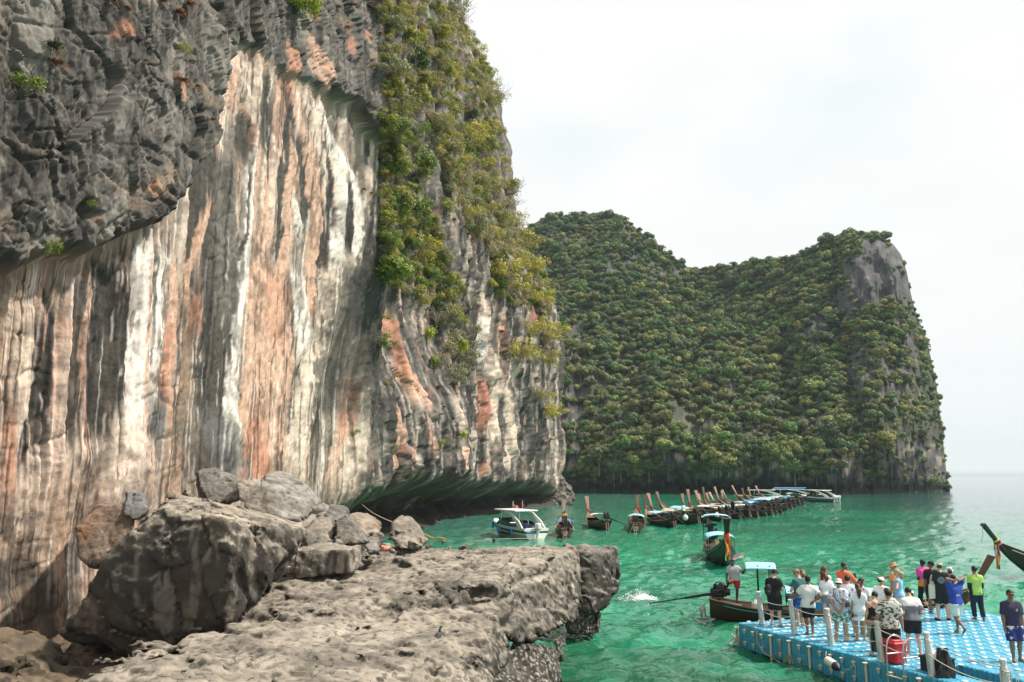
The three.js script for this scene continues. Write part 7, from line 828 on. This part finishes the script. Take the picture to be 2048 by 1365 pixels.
{ const st = onLevel(1130, 1077, 0); person({ at: V(st.x + 0.1, 0.62, st.z - 1.9), h: 1.66, turn: 170, label: 'person in a yellow shirt standing in the stern of the boat beside the speedboat', skin: 'brown', hair: 'black', lean: 0.25, shirt: { sleeve: 0.8, color: [0.62, 0.36, 0.04] }, legs: { len: 0.9, color: K.black } });
  const s2 = onLevel(1472, 1040, 0); person({ at: V(s2.x, 0.7, s2.z - 1.2), h: 1.72, turn: 150, label: 'person in black standing at a stern in the middle of the moored row', skin: 'brown', hair: 'black', shirt: { sleeve: 1.5, color: K.black }, legs: { len: 1.8, color: K.black } });
  const s3 = onLevel(1372, 1053, 0); person({ at: V(s3.x, 0.72, s3.z - 1.0), h: 1.7, turn: 200, label: 'person in a white shirt at the stern of the cream roofed longtail boat', skin: 'brown', hair: 'black', shirt: { sleeve: 0.9, color: K.white }, legs: { len: 1.8, color: K.navy } }); }
// what they hold and carry
function carried(name, label, cat, parts) { const o = thing(name, label, cat, [0, 0, 0]); for (const [n, g, m] of parts) mesh(n, g, m, o); return o; }
const PHONE = std(0.015, 0.015, 0.018, 0.25);
const phone = (label, p, rx, ry) => { const o = thing('mobile_phone', label, 'phone', p); mesh('case', new RoundedBoxGeometry(0.078, 0.158, 0.01, 2, 0.005), PHONE, o); mesh('screen', box(0.07, 0.145, 0.002, 0, 0, 0.006), std(0.03, 0.035, 0.045, 0.08), o); o.rotation.set(rx, ry, 0); return o; };
phone('mobile phone held up by the person in the orange shirt', P.g.handL.clone().add(V(0.10, 0.07, 0.02)), -0.5, 2.0);
phone('mobile phone in the hands of the person in black', P.a.handR.clone().add(V(0.09, 0.03, -0.03)), -0.9, 2.4);
{ const b = P.a.local(0.09, 0.63, -0.085), o = thing('backpack', 'small black backpack at the back of the person in the black T-shirt', 'backpack', b, 2.65), f = (x, y, z) => Math.max(Math.hypot(x / 0.12, y / 0.19, (z) / 0.085) - 1) * 0.09 + 0.006 * noise(x * 20, y * 20, z * 20); mesh('bag_body', nets(f, [-0.17, -0.24, -0.13], [0.17, 0.24, 0.13], 0.016), std(0.015, 0.02, 0.028, 0.7), o); mesh('pocket', nets((x, y, z) => (Math.hypot(x / 0.09, (y + 0.07) / 0.08, (z + 0.07) / 0.05) - 1) * 0.06, [-0.13, -0.18, -0.15], [0.13, 0.04, 0.02], 0.014), std(0.02, 0.026, 0.035, 0.7), o); for (const s of [-1, 1]) mesh('strap', tube([[s * 0.07, 0.16, 0.05], [s * 0.08, 0.24, 0.10], [s * 0.09, 0.1, 0.16]], 0.012, 5), BLACKP, o); }
const tote = (label, top, w, h, c, turn) => { const o = thing('tote_bag', label, 'tote bag', top, turn), f = (x, y, z) => Math.max(Math.abs(x) - w / 2 - 0.02 * (-y / h) + 0.01 * noise(y * 8, 1, 2), Math.abs(y + h / 2) - h / 2, Math.abs(z) - 0.022 - 0.035 * Math.sin(clamp(-y / h) * 3.1) * (1 - Math.pow(Math.abs(x) / (w * 0.55), 2))) + 0.004 * noise(x * 12, y * 12, z * 12); mesh('bag_body', nets(f, [-w / 2 - 0.06, -h - 0.04, -0.1], [w / 2 + 0.06, 0.04, 0.1], 0.014), c, o); for (const z of [-0.02, 0.02]) mesh('strap', tube([[-w * 0.28, -0.01, z], [-w * 0.16, 0.18, z], [0, 0.30, z * 0.5], [w * 0.16, 0.18, z], [w * 0.28, -0.01, z]], 0.011, 5), c, o); return o; };
tote('off white tote bag on the shoulder of the person in the beige cap', P.u.shL.clone().add(V(-0.10, -0.30, 0.05)), 0.32, 0.46, std(0.60, 0.54, 0.43, 0.9), 0.35);
tote('cream cloth bag hanging behind the person with very long dark hair', P.e.shR.clone().add(V(-0.14, -0.36, 0.10)), 0.30, 0.44, std(0.62, 0.55, 0.42, 0.9), 0.3);
{ const o = carried('shoulder_bag', 'small black shoulder bag strapped across the person in the bucket hat', 'bag', [['bag_body', (() => { const g = new RoundedBoxGeometry(0.17, 0.15, 0.06, 3, 0.025); const c = P.h.local(-0.135, 0.60, -0.05); g.rotateY(0.6); return g.translate(c.x, c.y, c.z); })(), BLACKP], ['strap', tube([P.h.local(0.06, 0.845, -0.03), P.h.local(0.075, 0.76, -0.082), P.h.local(0.035, 0.68, -0.092), P.h.local(-0.06, 0.60, -0.092), P.h.local(-0.125, 0.61, -0.06)], 0.012, 5), BLACKP]]); }
{ const c = P.l.handR.clone().add(V(0.02, -0.12, 0.02)), g = nets((x, y, z) => Math.hypot(x / 0.05, (y + 0.02) / 0.15, z / 0.04) * 0.05 - 0.05 + 0.012 * noise(x * 25, y * 12, z * 25), [-0.1, -0.22, -0.1], [0.1, 0.18, 0.1], 0.014), o = mesh('pink_cloth', g, CLOTH.pink); o.position.copy(c); tag(o, 'bright pink cloth in the hand of the person in the black tank top', 'cloth'); }
tag(mesh('mooring_line', tube([at(1848, 1190, 31.8), at(1853, 1206, 31.0), stand(1860, 1220), stand(1866, 1228), stand(1882, 1231)], 0.012, 5, 24), TANROPE), 'thin mooring line from the moored boat across the pontoon by the person in pink', 'rope');
{ // reef heron on the ledge
  const p = at(872, 1293, 17.6), o = thing('heron', 'dark grey heron crouching on the edge of the foreground ledge', 'bird', p, 0.9), sl = [0.045, 0.048, 0.055];
  const bones = [[V(-0.10, 0.10, 0), V(0.06, 0.19, 0), 0.035, 0.062], [V(0.06, 0.19, 0), V(0.12, 0.23, 0), 0.055, 0.04], [V(0.12, 0.23, 0), V(0.10, 0.30, 0), 0.034, 0.022], [V(0.10, 0.30, 0), V(0.135, 0.355, 0), 0.022, 0.019], [V(0.135, 0.355, 0), V(0.165, 0.36, 0), 0.024, 0.018], [V(-0.10, 0.10, 0), V(-0.22, 0.02, 0), 0.032, 0.012]];
  mesh('body', nets(chain(bones, 0.025), ...bounds(bones, 0.03), 0.009, (x, y, z) => sl.map((c) => c * (0.8 + 0.5 * noise(x * 30, y * 30, z * 30)))), vmat(0.7), o); mesh('beak', bar([0.175, 0.362, 0], [0.255, 0.352, 0], 0.010, 0.002, 6), std(0.25, 0.2, 0.1, 0.5), o);
  for (const s of [-1, 1]) { const w = [[V(0.05, 0.20, s * 0.045), V(-0.16, 0.07, s * 0.04), 0.03, 0.012]]; mesh('wing', nets((x, y, z) => cone(x, y, z * 1.0, w[0]), ...bounds(w, 0.02), 0.009, () => [0.035, 0.038, 0.045]), vmat(0.7), o); mesh('leg', merge([bar([-0.01, 0.11, s * 0.03], [0.0, 0.0, s * 0.035], 0.007), bar([0, 0.004, s * 0.035], [0.05, 0.004, s * 0.045], 0.005)]), std(0.2, 0.19, 0.08, 0.6), o); }
}
{ const o = tag(mesh('guide_rope', tube([at(722, 1008, 62), at(742, 1024, 52), at(764, 1036, 42), at(790, 1047, 30.4)], 0.02, 5), ROPEM), 'pale rope slung from the cliff to the pointed boulder', 'rope'); const r2 = tag(mesh('guide_rope', tube([at(850, 1069, 29.4), at(868, 1078, 29), at(876, 1076, 28.8), at(892, 1079, 28.6)], 0.025, 5), std(0.45, 0.35, 0.05, 0.8)), 'yellow rope lying on the ledge right of the pointed boulder', 'rope'); }
{ const g = nets((x, y, z) => Math.hypot(x / 0.22, y / 0.08, z / 0.16) * 0.1 - 0.1 + 0.03 * noise(x * 12, y * 12, z * 12), [-0.3, -0.14, -0.24], [0.3, 0.14, 0.24], 0.025), o = mesh('cloth_scrap', g, std(0.62, 0.25, 0.15, 0.8)); o.position.copy(at(766, 1097, 25.6)); tag(o, 'faded orange cloth lying among the stones behind the stacked blocks', 'cloth'); }
renderer.render(scene, camera);
